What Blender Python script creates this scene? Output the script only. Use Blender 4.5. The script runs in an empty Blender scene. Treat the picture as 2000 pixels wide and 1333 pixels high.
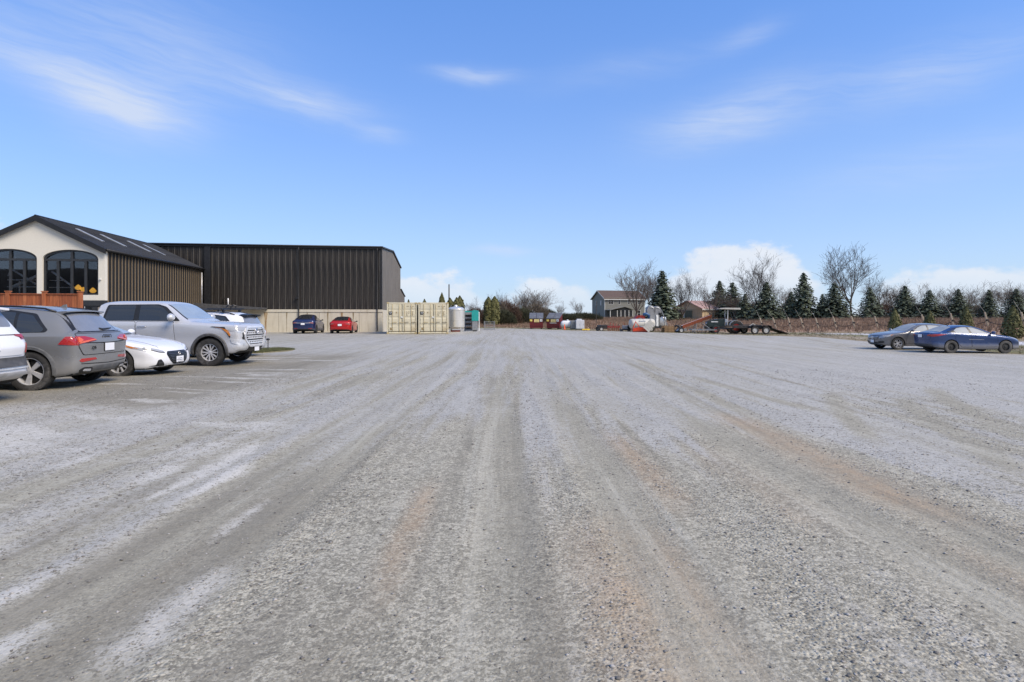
import bpy, bmesh, math, random
import numpy as np
from mathutils import Vector, Matrix
from mathutils.bvhtree import BVHTree

random.seed(7)
scene = bpy.context.scene
COL = scene.collection
R = math.radians

# ------------------------------------------------------------------ camera
F, HY, EYE = 1111.0, 616.0, 1.55          # lens in photo pixels, eye level row, eye height
cam_d = bpy.data.cameras.new('camera')
cam = bpy.data.objects.new('camera', cam_d)
COL.objects.link(cam)
cam.location = (0, 0, EYE)
cam.rotation_euler = (R(90), 0, 0)
cam_d.sensor_width = 36
cam_d.lens = 36 * F / 2000
cam_d.shift_y = -(666.5 - HY) / 2000
cam_d.clip_start = 0.05
cam_d.clip_end = 9000
scene.camera = cam

# ------------------------------------------------------------------ sky, sun, exposure
SUN_EL, SUN_AZ = 44.0, 122.0               # azimuth clockwise from +Y (the view direction)
world = bpy.data.worlds.new('World')
scene.world = world
world.use_nodes = True
wn, wl = world.node_tree.nodes, world.node_tree.links
wn.clear()


def wm(op, a, b=None, clamp=False):
    n = wn.new('ShaderNodeMath'); n.operation = op; n.use_clamp = clamp
    for i, v in enumerate((a, b)):
        if v is None: continue
        if isinstance(v, (int, float)): n.inputs[i].default_value = v
        else: wl.new(v, n.inputs[i])
    return n.outputs[0]


def wmix(fac, a, b, blend='MIX'):
    n = wn.new('ShaderNodeMix'); n.data_type = 'RGBA'; n.blend_type = blend
    for i, v in ((0, fac), (6, a), (7, b)):
        if isinstance(v, (int, float)): n.inputs[i].default_value = v
        elif isinstance(v, tuple): n.inputs[i].default_value = (*v, 1)
        else: wl.new(v, n.inputs[i])
    return n.outputs[2]


def wnoise(vec, scale, detail=4, rough=.55, lac=2.0):
    n = wn.new('ShaderNodeTexNoise'); n.inputs['Scale'].default_value = scale
    n.inputs['Detail'].default_value = detail; n.inputs['Roughness'].default_value = rough
    wl.new(vec, n.inputs['Vector'])
    return n.outputs[0]


def wvec(x, y, z=0.0):
    n = wn.new('ShaderNodeCombineXYZ')
    for i, v in enumerate((x, y, z)):
        if isinstance(v, (int, float)): n.inputs[i].default_value = v
        else: wl.new(v, n.inputs[i])
    return n.outputs[0]


sky = wn.new('ShaderNodeTexSky'); sky.sky_type = 'NISHITA'
sky.sun_disc = False
sky.sun_elevation = R(SUN_EL); sky.sun_rotation = R(SUN_AZ)
sky.altitude = 50; sky.air_density = 1.0; sky.dust_density = 0.4; sky.ozone_density = 2.5
hs = wn.new('ShaderNodeHueSaturation'); hs.inputs['Saturation'].default_value = 1.12
hs.inputs['Value'].default_value = 1.0
wl.new(sky.outputs[0], hs.inputs['Color'])
tc = wn.new('ShaderNodeTexCoord')
sp = wn.new('ShaderNodeSeparateXYZ'); wl.new(tc.outputs['Generated'], sp.inputs[0])
az = wm('ARCTAN2', sp.outputs[0], sp.outputs[1])
el = wm('ARCSINE', sp.outputs[2])
# cloud coordinates: wind-drawn streaks for the high cloud, rounder billows for the low cloud
wob = wnoise(wvec(wm('MULTIPLY', az, 5), wm('MULTIPLY', el, 9)), 1.0, 3)
wob2 = wm('SUBTRACT', wob, .5)
elw = wm('ADD', el, wm('MULTIPLY', wob2, .05))
streak = wnoise(wvec(wm('MULTIPLY', az, 2.6), wm('MULTIPLY', wm('ADD', elw, wm('MULTIPLY', az, .12)), 17)), 1.0, 4, .6)
fine = wnoise(wvec(wm('MULTIPLY', az, 9), wm('MULTIPLY', wm('ADD', elw, wm('MULTIPLY', az, .10)), 95), 3.0), 1.0, 5, .66)


def puff(a, e, sa, se, tilt=0.0):
    a, e, sa, se = R(a), R(e), R(sa), R(se)
    da = wm('SUBTRACT', az, a)
    de = wm('SUBTRACT', wm('SUBTRACT', elw, e), wm('MULTIPLY', da, tilt))
    q = wm('ADD', wm('POWER', wm('ABSOLUTE', wm('DIVIDE', da, sa)), 2), wm('POWER', wm('ABSOLUTE', wm('DIVIDE', de, se)), 2))
    return wm('EXPONENT', wm('MULTIPLY', q, -1))


def total(seq):
    t = seq[0]
    for s in seq[1:]: t = wm('ADD', t, s)
    return t


cir = total([wm('MULTIPLY', puff(*p[:5]), p[5]) for p in (
    (-38.5, 18.3, 6.5, 1.6, -.28, .70), (-33.0, 17.0, 4.6, 2.6, .15, .58), (-34, 21.8, 10, 4.2, .0, .42), (-20.2, 19.6, 5.6, 1.4, -.10, .66),
    (-3.8, 22.9, 3.6, .7, 0, .62), (-13, 17.4, 2.2, .65, -.1, .42), (21.5, 18.0, 7.0, 2.1, .10, .72),
    (36.5, 19.0, 6.5, 2.0, .12, .50), (22.5, 24.3, 2.6, .9, .1, .30), (-1, 6.4, 3.0, .45, 0, .5),
    (36, 12, 9, 2.0, .1, .25), (12, 23, 9, 1.2, .1, .18))])
behind = wm('MULTIPLY', wm('SUBTRACT', 1.0, wm('SMOOTH_MIN', wm('MULTIPLY', wm('ADD', sp.outputs[1], .2), 4), 1.0)), .5, True)
cir = wm('ADD', cir, wm('MULTIPLY', behind, .8))
rng = wn.new('ShaderNodeMapRange'); rng.inputs[1].default_value = .35; rng.inputs[2].default_value = .66
wl.new(wm('ADD', wm('MULTIPLY', streak, .58), wm('MULTIPLY', fine, .42)), rng.inputs[0])
cirrus = wm('MULTIPLY', cir, wm('ADD', .28, wm('MULTIPLY', rng.outputs[0], .95)), True)
# low cumulus banks along the horizon
bil = wnoise(wvec(wm('MULTIPLY', az, 15), wm('MULTIPLY', el, 24), 1.7), 1.0, 5, .6)
top = total([wm('MULTIPLY', wm('EXPONENT', wm('MULTIPLY', wm('POWER', wm('ABSOLUTE', wm('DIVIDE', wm('SUBTRACT', az, R(a))
      , R(sa))), 4), -1)), R(h)) for a, sa, h in (
    (21.5, 7.2, 7.2), (38.5, 6.5, 4.9), (-8.0, 5.0, 4.9), (4.0, 5.4, 4.3), (-43, 3.2, 6.6), (60, 9, 6), (85, 12, 5), (-66, 10, 5), (120, 14, 6), (-110, 15, 6), (165, 14, 5))])
edge = wm('SUBTRACT', wm('ADD', top, wm('MULTIPLY', wm('SUBTRACT', bil, .52), .13)), el)
cum = wn.new('ShaderNodeMapRange'); cum.interpolation_type = 'SMOOTHSTEP'
cum.inputs[1].default_value = -.004; cum.inputs[2].default_value = .028; wl.new(edge, cum.inputs[0])
low = wn.new('ShaderNodeMapRange'); low.interpolation_type = 'SMOOTHSTEP'
low.inputs[1].default_value = 0; low.inputs[2].default_value = R(4.5); wl.new(el, low.inputs[0])
cumf = wm('MULTIPLY', cum.outputs[0], wm('ADD', .34, wm('MULTIPLY', low.outputs[0], .54)), True)
hz = wm('EXPONENT', wm('MULTIPLY', wm('ABSOLUTE', el), -1 / R(13)))       # pale winter haze low in the sky, all round
tint = wmix(1.0, hs.outputs[0], (.52, .80, 1.18), 'MULTIPLY')
tint = wmix(.5, tint, (.52, 1.50, 4.0))
clear = wmix(wm('MULTIPLY', hz, .93, True), tint, (3.0, 3.62, 4.25))
cc = wmix(bil, (3.4, 3.75, 4.3), (4.3, 4.35, 4.5))
skyc = wmix(wm('MULTIPLY', cirrus, .88), clear, (3.1, 3.5, 4.3))
skyc = wmix(cumf, skyc, cc)
bg = wn.new('ShaderNodeBackground'); bg.inputs['Strength'].default_value = 0.074
wl.new(skyc, bg.inputs['Color'])
world.cycles.sampling_method = 'MANUAL'; world.cycles.sample_map_resolution = 256
wo = wn.new('ShaderNodeOutputWorld'); wl.new(bg.outputs[0], wo.inputs[0])

sun_d = bpy.data.lights.new('sun', 'SUN')
sun_d.energy = 1.5; sun_d.angle = R(28); sun_d.color = (1.0, .87, .71)
sun = bpy.data.objects.new('sun', sun_d); COL.objects.link(sun)
sun_dir = Vector((math.sin(R(SUN_AZ)) * math.cos(R(SUN_EL)), math.cos(R(SUN_AZ)) * math.cos(R(SUN_EL)), math.sin(R(SUN_EL))))
sun.rotation_euler = sun_dir.to_track_quat('Z', 'Y').to_euler()
sun.location = sun_dir * 200

scene.view_settings.view_transform = 'Standard'
scene.view_settings.look = 'None'
scene.view_settings.gamma = 1
scene.view_settings.exposure = 1.52
scene.view_settings.use_curve_mapping = False
scene.cycles.max_bounces = 5
scene.cycles.diffuse_bounces = 2
scene.cycles.glossy_bounces = 3
scene.cycles.transparent_max_bounces = 10


# ------------------------------------------------------------------ helpers
def gx(px, Y): return (px - 1000) / F * Y            # photo column at a known distance -> metres
def gh(py, Y): return EYE - (py - HY) / F * Y        # photo row at a known distance -> height


def put(o, parent=None):
    COL.objects.link(o)
    if parent is not None: o.parent = parent
    return o


def tag(o, label=None, cat=None, group=None, kind=None):
    if label: o['label'] = label
    if cat: o['category'] = cat
    if group: o['group'] = group
    if kind: o['kind'] = kind
    return o


def thing(name, label, cat, loc=(0, 0, 0), rz=0.0, group=None):
    o = bpy.data.objects.new(name, None)
    o.empty_display_size = .2
    COL.objects.link(o)
    o.location = loc; o.rotation_euler = (0, 0, rz)
    return tag(o, label, cat, group)


def copy_tree(o, parent=None):
    c = o.copy(); COL.objects.link(c); c.parent = parent
    for ch in list(o.children): copy_tree(ch, c)
    return c


class MB:
    """collects faces, then links them as one mesh object"""
    def __init__(s): s.v = []; s.f = []; s.m = []; s.mi = 0

    def add(s, vs, fs):
        b = len(s.v); s.v.extend([tuple(v) for v in vs])
        s.f.extend([tuple(i + b for i in f) for f in fs]); s.m.extend([s.mi] * len(fs)); return s

    def box(s, x0, x1, y0, y1, z0, z1):
        return s.add([(x0, y0, z0), (x1, y0, z0), (x1, y1, z0), (x0, y1, z0), (x0, y0, z1), (x1, y0, z1), (x1, y1, z1), (x0, y1, z1)],
                     [(0, 3, 2, 1), (4, 5, 6, 7), (0, 1, 5, 4), (1, 2, 6, 5), (2, 3, 7, 6), (3, 0, 4, 7)])

    def cbox(s, x0, x1, y0, y1, z0, z1, c=.01):
        """box with chamfered edges"""
        bm = bmesh.new(); bmesh.ops.create_cube(bm, size=1)
        for v in bm.verts:
            v.co = Vector(((x0 + x1) / 2 + v.co.x * (x1 - x0), (y0 + y1) / 2 + v.co.y * (y1 - y0), (z0 + z1) / 2 + v.co.z * (z1 - z0)))
        bmesh.ops.bevel(bm, geom=list(bm.edges), offset=c, segments=1, affect='EDGES')
        return s.bm(bm)

    def bm(s, bm):
        bm.verts.index_update()
        s.add([v.co[:] for v in bm.verts], [[v.index for v in f.verts] for f in bm.faces]); bm.free(); return s

    def prism(s, poly, axis, a, b):
        """2D polygon extruded along axis from a to b; (u,v) are the two other axes in order xyz"""
        n = len(poly)
        def P(u, v, w):
            return {'x': (w, u, v), 'y': (u, w, v), 'z': (u, v, w)}[axis]
        vs = [P(u, v, a) for u, v in poly] + [P(u, v, b) for u, v in poly]
        fs = [tuple(range(n)), tuple(range(2 * n - 1, n - 1, -1))] + [(i, i + n, (i + 1) % n + n, (i + 1) % n) for i in range(n)]
        return s.add(vs, fs)

    def tube(s, pts, r, n=6, cap=True):
        pts = [Vector(p) for p in pts]; k = len(pts)
        rr = r if isinstance(r, (list, tuple)) else [r] * k
        vs = []; fs = []
        for i, p in enumerate(pts):
            d = (pts[min(i + 1, k - 1)] - pts[max(i - 1, 0)]).normalized()
            a = d.orthogonal() if i == 0 else (pa - d * pa.dot(d))
            if a.length < 1e-6: a = d.orthogonal()
            a.normalize(); pa = a; b = d.cross(a)
            for j in range(n):
                t = 2 * math.pi * j / n
                vs.append(p + (a * math.cos(t) + b * math.sin(t)) * rr[i])
        for i in range(k - 1):
            for j in range(n):
                fs.append((i * n + j, i * n + (j + 1) % n, (i + 1) * n + (j + 1) % n, (i + 1) * n + j))
        if cap: fs.append(tuple(range(n - 1, -1, -1))); fs.append(tuple(range((k - 1) * n, k * n)))
        return s.add(vs, fs)

    def lathe(s, prof, n=20, axis='z', c=(0, 0, 0), a0=0, a1=2 * math.pi, close=False):
        """prof: (radius, height) pairs; full turn unless a0/a1 given; close joins the profile's ends"""
        full = abs(a1 - a0 - 2 * math.pi) < 1e-6
        k = len(prof); m = n if full else n + 1
        vs = []
        for i in range(m):
            t = a0 + (a1 - a0) * i / n
            for r, h in prof:
                q = (r * math.cos(t), r * math.sin(t), h)
                q = {'z': q, 'y': (q[0], q[2], q[1]), 'x': (q[2], q[0], q[1])}[axis]
                vs.append((q[0] + c[0], q[1] + c[1], q[2] + c[2]))
        fs = []
        for i in range(n if full else n):
            i2 = (i + 1) % m
            for j in range(k if close else k - 1):
                j2 = (j + 1) % k
                fs.append((i * k + j, i2 * k + j, i2 * k + j2, i * k + j2))
        return s.add(vs, fs)

    def build(s, name, mat, parent=None, smooth=False, label=None, auto=None):
        me = bpy.data.meshes.new(name)
        me.from_pydata(s.v, [], s.f)
        for m in (mat if isinstance(mat, (list, tuple)) else [mat]): me.materials.append(m)
        if any(s.m): me.polygons.foreach_set('material_index', s.m)
        bm = bmesh.new(); bm.from_mesh(me); bmesh.ops.recalc_face_normals(bm, faces=bm.faces)
        if auto is not None:
            for e in bm.edges:
                if len(e.link_faces) == 2 and e.calc_face_angle(0) > R(auto): e.smooth = False
        bm.to_mesh(me); bm.free()
        if smooth or auto is not None:
            me.polygons.foreach_set('use_smooth', [True] * len(me.polygons))
        o = bpy.data.objects.new(name, me); put(o, parent)
        if label: o['label'] = label
        return o


def bx(name, dims, mat, parent=None, c=0.0):
    m = MB()
    (m.cbox(*dims, c) if c else m.box(*dims))
    return m.build(name, mat, parent)


# ------------------------------------------------------------------ materials
def srgb(r, g, b):
    f = lambda c: c / 12.92 if c <= .04045 else ((c + .055) / 1.055) ** 2.4
    return (f(r / 255), f(g / 255), f(b / 255))


class NT:
    def __init__(s, name):
        s.mat = bpy.data.materials.new(name); s.mat.use_nodes = True
        s.n, s.l = s.mat.node_tree.nodes, s.mat.node_tree.links
        s.b = s.n['Principled BSDF']; s.out = s.n['Material Output']

    def set(s, inp, v):
        if isinstance(v, (int, float)): inp.default_value = v
        elif isinstance(v, tuple): inp.default_value = (*v, 1) if len(v) == 3 and inp.type == 'RGBA' else v
        else: s.l.new(v, inp)

    def math(s, op, a, b=None, clamp=False):
        n = s.n.new('ShaderNodeMath'); n.operation = op; n.use_clamp = clamp
        s.set(n.inputs[0], a)
        if b is not None: s.set(n.inputs[1], b)
        return n.outputs[0]

    def mix(s, fac, a, b, blend='MIX'):
        n = s.n.new('ShaderNodeMix'); n.data_type = 'RGBA'; n.blend_type = blend
        s.set(n.inputs[0], fac); s.set(n.inputs[6], a); s.set(n.inputs[7], b); return n.outputs[2]

    def coord(s, kind='Object', scale=(1, 1, 1)):
        t = s.n.new('ShaderNodeTexCoord'); m = s.n.new('ShaderNodeMapping')
        m.inputs['Scale'].default_value = scale; s.l.new(t.outputs[kind], m.inputs[0]); return m.outputs[0]

    def noise(s, vec, scale, detail=4, rough=.55):
        n = s.n.new('ShaderNodeTexNoise'); n.inputs['Scale'].default_value = scale
        n.inputs['Detail'].default_value = detail; n.inputs['Roughness'].default_value = rough
        s.l.new(vec, n.inputs[0]); return n.outputs[0]

    def voro(s, vec, scale, out='Distance', feature='F1'):
        n = s.n.new('ShaderNodeTexVoronoi'); n.inputs['Scale'].default_value = scale; n.feature = feature
        s.l.new(vec, n.inputs[0]); return n.outputs[out]

    def ramp(s, v, a, b, c=0.0, d=1.0, smooth=True):
        n = s.n.new('ShaderNodeMapRange'); n.interpolation_type = 'SMOOTHSTEP' if smooth else 'LINEAR'
        s.set(n.inputs[0], v)
        for i, q in enumerate((a, b, c, d)): n.inputs[i + 1].default_value = q
        return n.outputs[0]

    def attr(s, name):
        n = s.n.new('ShaderNodeAttribute'); n.attribute_name = name; return n.outputs['Fac']

    def sep(s, vec):
        n = s.n.new('ShaderNodeSeparateXYZ'); s.l.new(vec, n.inputs[0]); return n.outputs

    def bump(s, h, strength=.3, dist=.01):
        n = s.n.new('ShaderNodeBump'); n.inputs['Strength'].default_value = strength
        n.inputs['Distance'].default_value = dist; s.l.new(h, n.inputs['Height'])
        s.l.new(n.outputs[0], s.b.inputs['Normal'])

    def done(s, col=None, rough=None, metal=None, **kw):
        if col is not None: s.set(s.b.inputs['Base Color'], col)
        if rough is not None: s.set(s.b.inputs['Roughness'], rough)
        if metal is not None: s.set(s.b.inputs['Metallic'], metal)
        for k, v in kw.items(): s.set(s.b.inputs[k.replace('_', ' ')], v)
        return s.mat


MATS = {}


def M(name, col, rough=.6, metal=0.0, var=.25, scale=6, bump=0.0, stretch=(1, 1, 1), bscale=None, dirt=None, **kw):
    """plain weathered surface: base colour broken up by two octaves of noise, optional relief"""
    if name in MATS: return MATS[name]
    t = NT(name); co = t.coord('Object', stretch)
    n = t.noise(co, scale, 5, .6)
    lo = tuple(c * (1 - var) for c in col); hi = tuple(min(1, c * (1 + var * .7)) for c in col)
    c = t.mix(t.ramp(n, .3, .7), lo, hi)
    if dirt:
        n2 = t.noise(co, scale * .37, 4, .7)
        c = t.mix(t.ramp(n2, .5, .75, 0, .75), c, dirt)
    if bump:
        t.bump(t.noise(co, bscale or scale * 6, 3), bump, .01)
    rr = t.ramp(n, 0, 1, max(0, rough - .08), min(1, rough + .08))
    MATS[name] = t.done(c, rr, metal, **kw)
    return MATS[name]


def smoothstep(a, b, x):
    t = np.clip((x - a) / (b - a), 0, 1); return t * t * (3 - 2 * t)


def vnoise(x, y, seed=0):
    """smooth 2D value noise in 0..1"""
    xi = np.floor(x).astype(np.int64); yi = np.floor(y).astype(np.int64)
    fx = x - xi; fy = y - yi
    fx = fx * fx * (3 - 2 * fx); fy = fy * fy * (3 - 2 * fy)
    def h(a, b):
        n = (a * 374761393 + b * 668265263 + seed * 982451653) & 0xffffffff
        n = ((n ^ (n >> 13)) * 1274126177) & 0xffffffff
        return ((n ^ (n >> 16)) & 0xffff) / 65535.0
    return (h(xi, yi) * (1 - fx) + h(xi + 1, yi) * fx) * (1 - fy) + (h(xi, yi + 1) * (1 - fx) + h(xi + 1, yi + 1) * fx) * fy


def fbm(x, y, seed=0, oct=4, gain=.5):
    s = 0; a = 1; t = 0
    for i in range(oct):
        s = s + a * vnoise(x * 2 ** i + 17.3 * i, y * 2 ** i - 9.1 * i, seed + i); t += a; a *= gain
    return s / t


# ------------------------------------------------------------------ terrain
LOT = np.array([(-70, -25), (34, -25), (27.5, 10), (26.2, 24), (26.0, 40), (24.5, 45.5), (17.5, 48.6), (14, 52.5), (10.5, 60), (6.5, 69), (0, 77), (-6, 79), (-9, 72), (-12, 70), (-70, 86)], float)


def lot_dist(x, y):
    """signed distance to the edge of the gravel lot, positive outside"""
    x = np.asarray(x, float); y = np.asarray(y, float)
    best = np.full(x.shape, 1e9); ins = np.zeros(x.shape, bool)
    n = len(LOT)
    for i in range(n):
        ax, ay = LOT[i]; bx_, by_ = LOT[(i + 1) % n]
        dx, dy = bx_ - ax, by_ - ay
        t = np.clip(((x - ax) * dx + (y - ay) * dy) / (dx * dx + dy * dy), 0, 1)
        best = np.minimum(best, np.hypot(x - ax - t * dx, y - ay - t * dy))
        c = ((ay > y) != (by_ > y)) & (x < (bx_ - ax) * (y - ay) / (by_ - ay + 1e-12) + ax)
        ins ^= c
    return np.where(ins, -best, best)


def base_z(x, y, e=None):
    if e is None: e = lot_dist(x, y)
    z = -.25 * smoothstep(50, 68, y)
    z = z - .42 * smoothstep(8, 20, x) * smoothstep(9, 24, y) * (1 - .75 * smoothstep(37, 49, y))
    rise = 1.25 * smoothstep(5, 55, e) * smoothstep(-25, 5, x) + .42 * smoothstep(29, 45, x) * smoothstep(0, 10, e) * (1 - smoothstep(58, 75, y))
    rise = rise + .55 * smoothstep(60, 140, y) * smoothstep(1, 20, e) * (1 - smoothstep(-25, 5, x))
    z = z + .11 * smoothstep(-4, -8, x) * (1 - smoothstep(11, 17.5, y))
    return z + rise


def gz(x, y):
    return float(base_z(np.array([float(x)]), np.array([float(y)]))[0])


def grid_mesh(name, xs, ys, zf, mat, attrs=None, kind='structure'):
    X, Y = np.meshgrid(xs, ys); nx, ny = len(xs), len(ys)
    Z = zf(X, Y)
    co = np.stack([X, Y, Z], -1).reshape(-1, 3).astype(np.float32)
    i = np.arange(nx * ny).reshape(ny, nx)
    q = np.stack([i[:-1, :-1], i[:-1, 1:], i[1:, 1:], i[1:, :-1]], -1).reshape(-1, 4)
    me = mesh_np(name, co, q)
    me.materials.append(mat)
    for k, v in (attrs or {}).items():
        a = me.attributes.new(k, 'FLOAT', 'POINT'); a.data.foreach_set('value', v(X, Y).reshape(-1).astype(np.float32))
    me.polygons.foreach_set('use_smooth', [True] * len(me.polygons))
    o = bpy.data.objects.new(name, me); put(o); tag(o, kind=kind); return o


def mesh_np(name, co, faces):
    me = bpy.data.meshes.new(name)
    n, k = faces.shape
    me.vertices.add(len(co)); me.vertices.foreach_set('co', np.asarray(co, np.float32).ravel())
    me.loops.add(n * k); me.loops.foreach_set('vertex_index', faces.astype(np.int32).ravel())
    me.polygons.add(n)
    me.polygons.foreach_set('loop_start', np.arange(n, dtype=np.int32) * k)
    me.polygons.foreach_set('loop_total', np.full(n, k, np.int32))
    me.update(calc_edges=True); me.validate()
    return me
# ------------------------------------------------------------------ gravel lot
def spaced(lo, hi, fine, rate, c=0.0):
    a = [c]
    while a[-1] < hi: a.append(a[-1] + max(fine, rate * abs(a[-1])))
    b = [c]
    while b[-1] > lo: b.append(b[-1] - max(fine, rate * abs(b[-1])))
    return np.array(sorted(set(a + b)))


_cache = {}


def cached(f):
    def g(x, y):
        k = (f.__name__, id(x), x.shape)
        if k not in _cache: _cache[k] = f(x, y)
        return _cache[k]
    return g


@cached
def wheel_tracks(x, y):
    """how much each place has been pressed smooth by tyres (0..1) and the rut depth there"""
    t = np.zeros_like(x); rut = np.zeros_like(x)
    wav = .25 * np.sin(y * .11 + 1.3) + .12 * np.sin(y * .31)
    for xc, w, d, k in ((-4.55, .26, .010, .9), (-3.35, .34, .012, .5), (-2.55, .38, .016, .7), (-1.95, .24, .012, .3), (-.42, .22, .014, 1.0), (.62, .26, .020, .8),
                        (1.02, .20, .016, .3), (1.62, .24, .012, .7), (2.35, .26, .014, .9), (3.05, .30, .016, .6), (3.55, .22, .014, .9), (-6.2, .3, .01, .8), (5.0, .3, .008, .4)):
        u = x - (xc + wav * k + .035 * xc * np.maximum(y - 9, 0) * .25)
        g = np.exp(-(u / w) ** 4)
        on = smoothstep(.28, .55, fbm(np.full_like(y[:, :1], xc * 3.1), y[:, :1] * .16, 31, 2))
        t = np.maximum(t, g * on); rut -= g * d * on
        rut += .6 * d * on * np.exp(-((np.abs(u) - w * 1.25) / (w * .28)) ** 2)
    return t, rut


@cached
def side_tracks(x, y):
    """the tyre lines that swing away to the cars on the far side"""
    t = np.zeros_like(x)
    for (x0, y0), (x1, y1), w in (((5.05, 5.6), (7.15, 10.4), .17), ((6.35, 7.0), (8.75, 11.8), .19), ((4.45, 7.0), (6.2, 11.0), .16), ((4.9, 9.2), (4.55, 14), .15), ((6.0, 4.2), (5.2, 5.8), .15)):
        dx, dy = x1 - x0, y1 - y0; L = math.hypot(dx, dy)
        s = ((x - x0) * dx + (y - y0) * dy) / L; u = ((x - x0) * -dy + (y - y0) * dx) / L
        u = u + .16 * (s / L) * (s / L - 1) * 2
        t = np.maximum(t, np.exp(-(u / w) ** 4) * smoothstep(-.5, .6, s) * (1 - smoothstep(L - .4, L + .7, s)))
    return t


def m_bare(x, y):
    t, _ = wheel_tracks(x, y); s = side_tracks(x, y)
    n = fbm(x * 2.3, y * .35, 3, 4)
    return np.clip(np.maximum(t * (.35 + .9 * n), s * (.35 + .5 * fbm(x * 5, y * 5, 9, 3))), 0, 1)


def m_frost(x, y):
    wv = x + .18 * np.sin(y * .21 + .7)
    n = fbm(wv * 2.0, y * .055, 11, 4, .55)
    n2 = fbm(wv * 6.5, y * .30, 23, 4, .6)
    n3 = fbm(x * .32, y * .22, 29, 3, .5)
    f = n * .40 + n2 * .34 + n3 * .26
    lvl = .485 - .08 * smoothstep(4, 14, y)
    lvl = lvl - .07 * smoothstep(-1.6, -3.2, x) * (1 - smoothstep(9.5, 12, y)) * smoothstep(3.0, 4.5, y) - .12 * smoothstep(3.8, 6.0, x) * smoothstep(3, 6, y)
    lvl = lvl + .07 * smoothstep(-1.6, .2, x) * (1 - smoothstep(3.4, 4.6, x)) * (1 - smoothstep(5, 20, y))
    out = .80 * smoothstep(lvl - .09, lvl + .14, f)
    q = smoothstep(12, 30, y)
    out = out * (1 - q) + np.clip(.64 + 1.8 * (f - .5), 0, 1) * q
    s = side_tracks(x, y); t, _ = wheel_tracks(x, y)
    tr_ = smoothstep(-4.5, -6.5, x) * smoothstep(8.8, 9.8, y) * (1 - smoothstep(20, 24, y))
    return np.clip(out * (1 - .7 * tr_) * (1 - .7 * s) * (1 - .25 * t * (1 - smoothstep(10, 25, y))), 0, 1)


def m_ice(x, y):
    """packed snow and ice left in strips"""
    out = np.zeros_like(x)
    # packed snow left in strips between the wheel lines
    for xc, y0, y1, w, k in ((-3.46, 4.9, 6.3, .11, 1.1), (-3.06, 4.5, 7.3, .085, 1.15), (-2.76, 4.5, 6.3, .075, 1.15), (-2.78, 2.6, 3.7, .075, 1.1), (-2.35, 2.2, 3.2, .085, 1.2), (-3.39, 3.2, 4.2, .07, 1.1), (-1.76, 2.2, 3.9, .12, .85),
                             (-2.05, 3.6, 5.2, .05, .8), (.30, 1.9, 2.55, .04, .9), (3.7, 7.3, 8.3, .05, .6), (-4.1, 4.2, 5.0, .09, 1), (-4.6, 5.4, 6.8, .10, .9)):
        w2 = w * (.5 + 1.5 * fbm(y * 1.6, y * 0 + xc, 41, 4)) * (.8 + .6 * fbm(x * 9, y * 7, 43, 2))
        out = np.maximum(out, k * np.exp(-((x - xc - .12 * (fbm(y * .9, y * 0 + xc, 5, 4) - .5)) / w2) ** 2) * smoothstep(y0, y0 + .5, y) * (1 - smoothstep(y1 - .7, y1, y)))
    # the wide frosty apron in front of the left-hand cars
    ap = np.exp(-((x + 5.3) / 2.6) ** 4 - ((y - 7.6) / 1.9) ** 4)
    out = np.maximum(out, ap * smoothstep(.38, .64, fbm(x * .55 + y * .25, y * 1.25, 47, 5, .6)) * .9)
    # ice ribs across the lane where cars turn in
    tr_ = smoothstep(-4.5, -6.5, x) * smoothstep(8.8, 9.8, y) * (1 - smoothstep(20, 24, y))
    out = np.maximum(out, tr_ * .8 * smoothstep(.56, .66, fbm(x * .35, y * 2.6, 49, 4)))
    return np.clip(out, 0, 1.2)


def m_damp(x, y):
    """darker packed dirt round the left-hand cars and in the foremost wheel lines"""
    a = smoothstep(-4.6, -6.4, x) * smoothstep(8.4, 9.8, y) * (1 - smoothstep(20, 26, y)) * (.55 + .6 * fbm(x * .5, y * 1.8, 87, 4))
    b = .0
    for xc, w, y1 in ((-2.05, .22, 6.5), (-2.55, .14, 6.5), (-3.25, .12, 6.5), (-1.3, .14, 4), (.05, .16, 3.6), (-.95, .16, 4)):
        b = np.maximum(b, .75 * np.exp(-((x - xc - .1 * np.sin(y * .8 + xc)) / w) ** 4) * (1 - smoothstep(y1 - 2, y1, y)))
    return np.clip(np.maximum(a, b * (.5 + .8 * fbm(x * 3, y * .7, 89, 3))), 0, 1)


@cached
def m_loose(x, y):
    t, _ = wheel_tracks(x, y)
    n = fbm(x * 1.9, y * .12, 51, 3)
    n2 = fbm(x * 4.5, y * 1.1, 57, 3)
    return np.clip(smoothstep(.42, .60, n * .65 + n2 * .35) * (1 - .8 * t), 0, 1)


def m_red(x, y):
    r = np.zeros_like(x)
    for xc, w, y0, y1, k in ((-.72, .10, 3.0, 5.2, .9), (.60, .26, 1.8, 4.4, .75), (1.30, .16, 4.4, 7.6, .85), (3.30, .28, 4.2, 9.0, .85), (1.05, .12, 2.2, 4.2, .6), (3.62, .14, 3.0, 4.2, .7), (2.2, .22, 4.0, 7, .35), (2.95, .15, 2.6, 4, .4)):
        u = x - xc - .2 * (fbm(y * .8, y * 0 + xc, 61, 3) - .5)
        r = np.maximum(r, k * np.exp(-(u / w) ** 2) * smoothstep(y0 - .3, y0 + .5, y) * (1 - smoothstep(y1 - .8, y1 + .4, y)))
    return np.clip(r * (.25 + 1.3 * fbm(x * 6, y * 1.6, 67, 4)), 0, 1)


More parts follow.
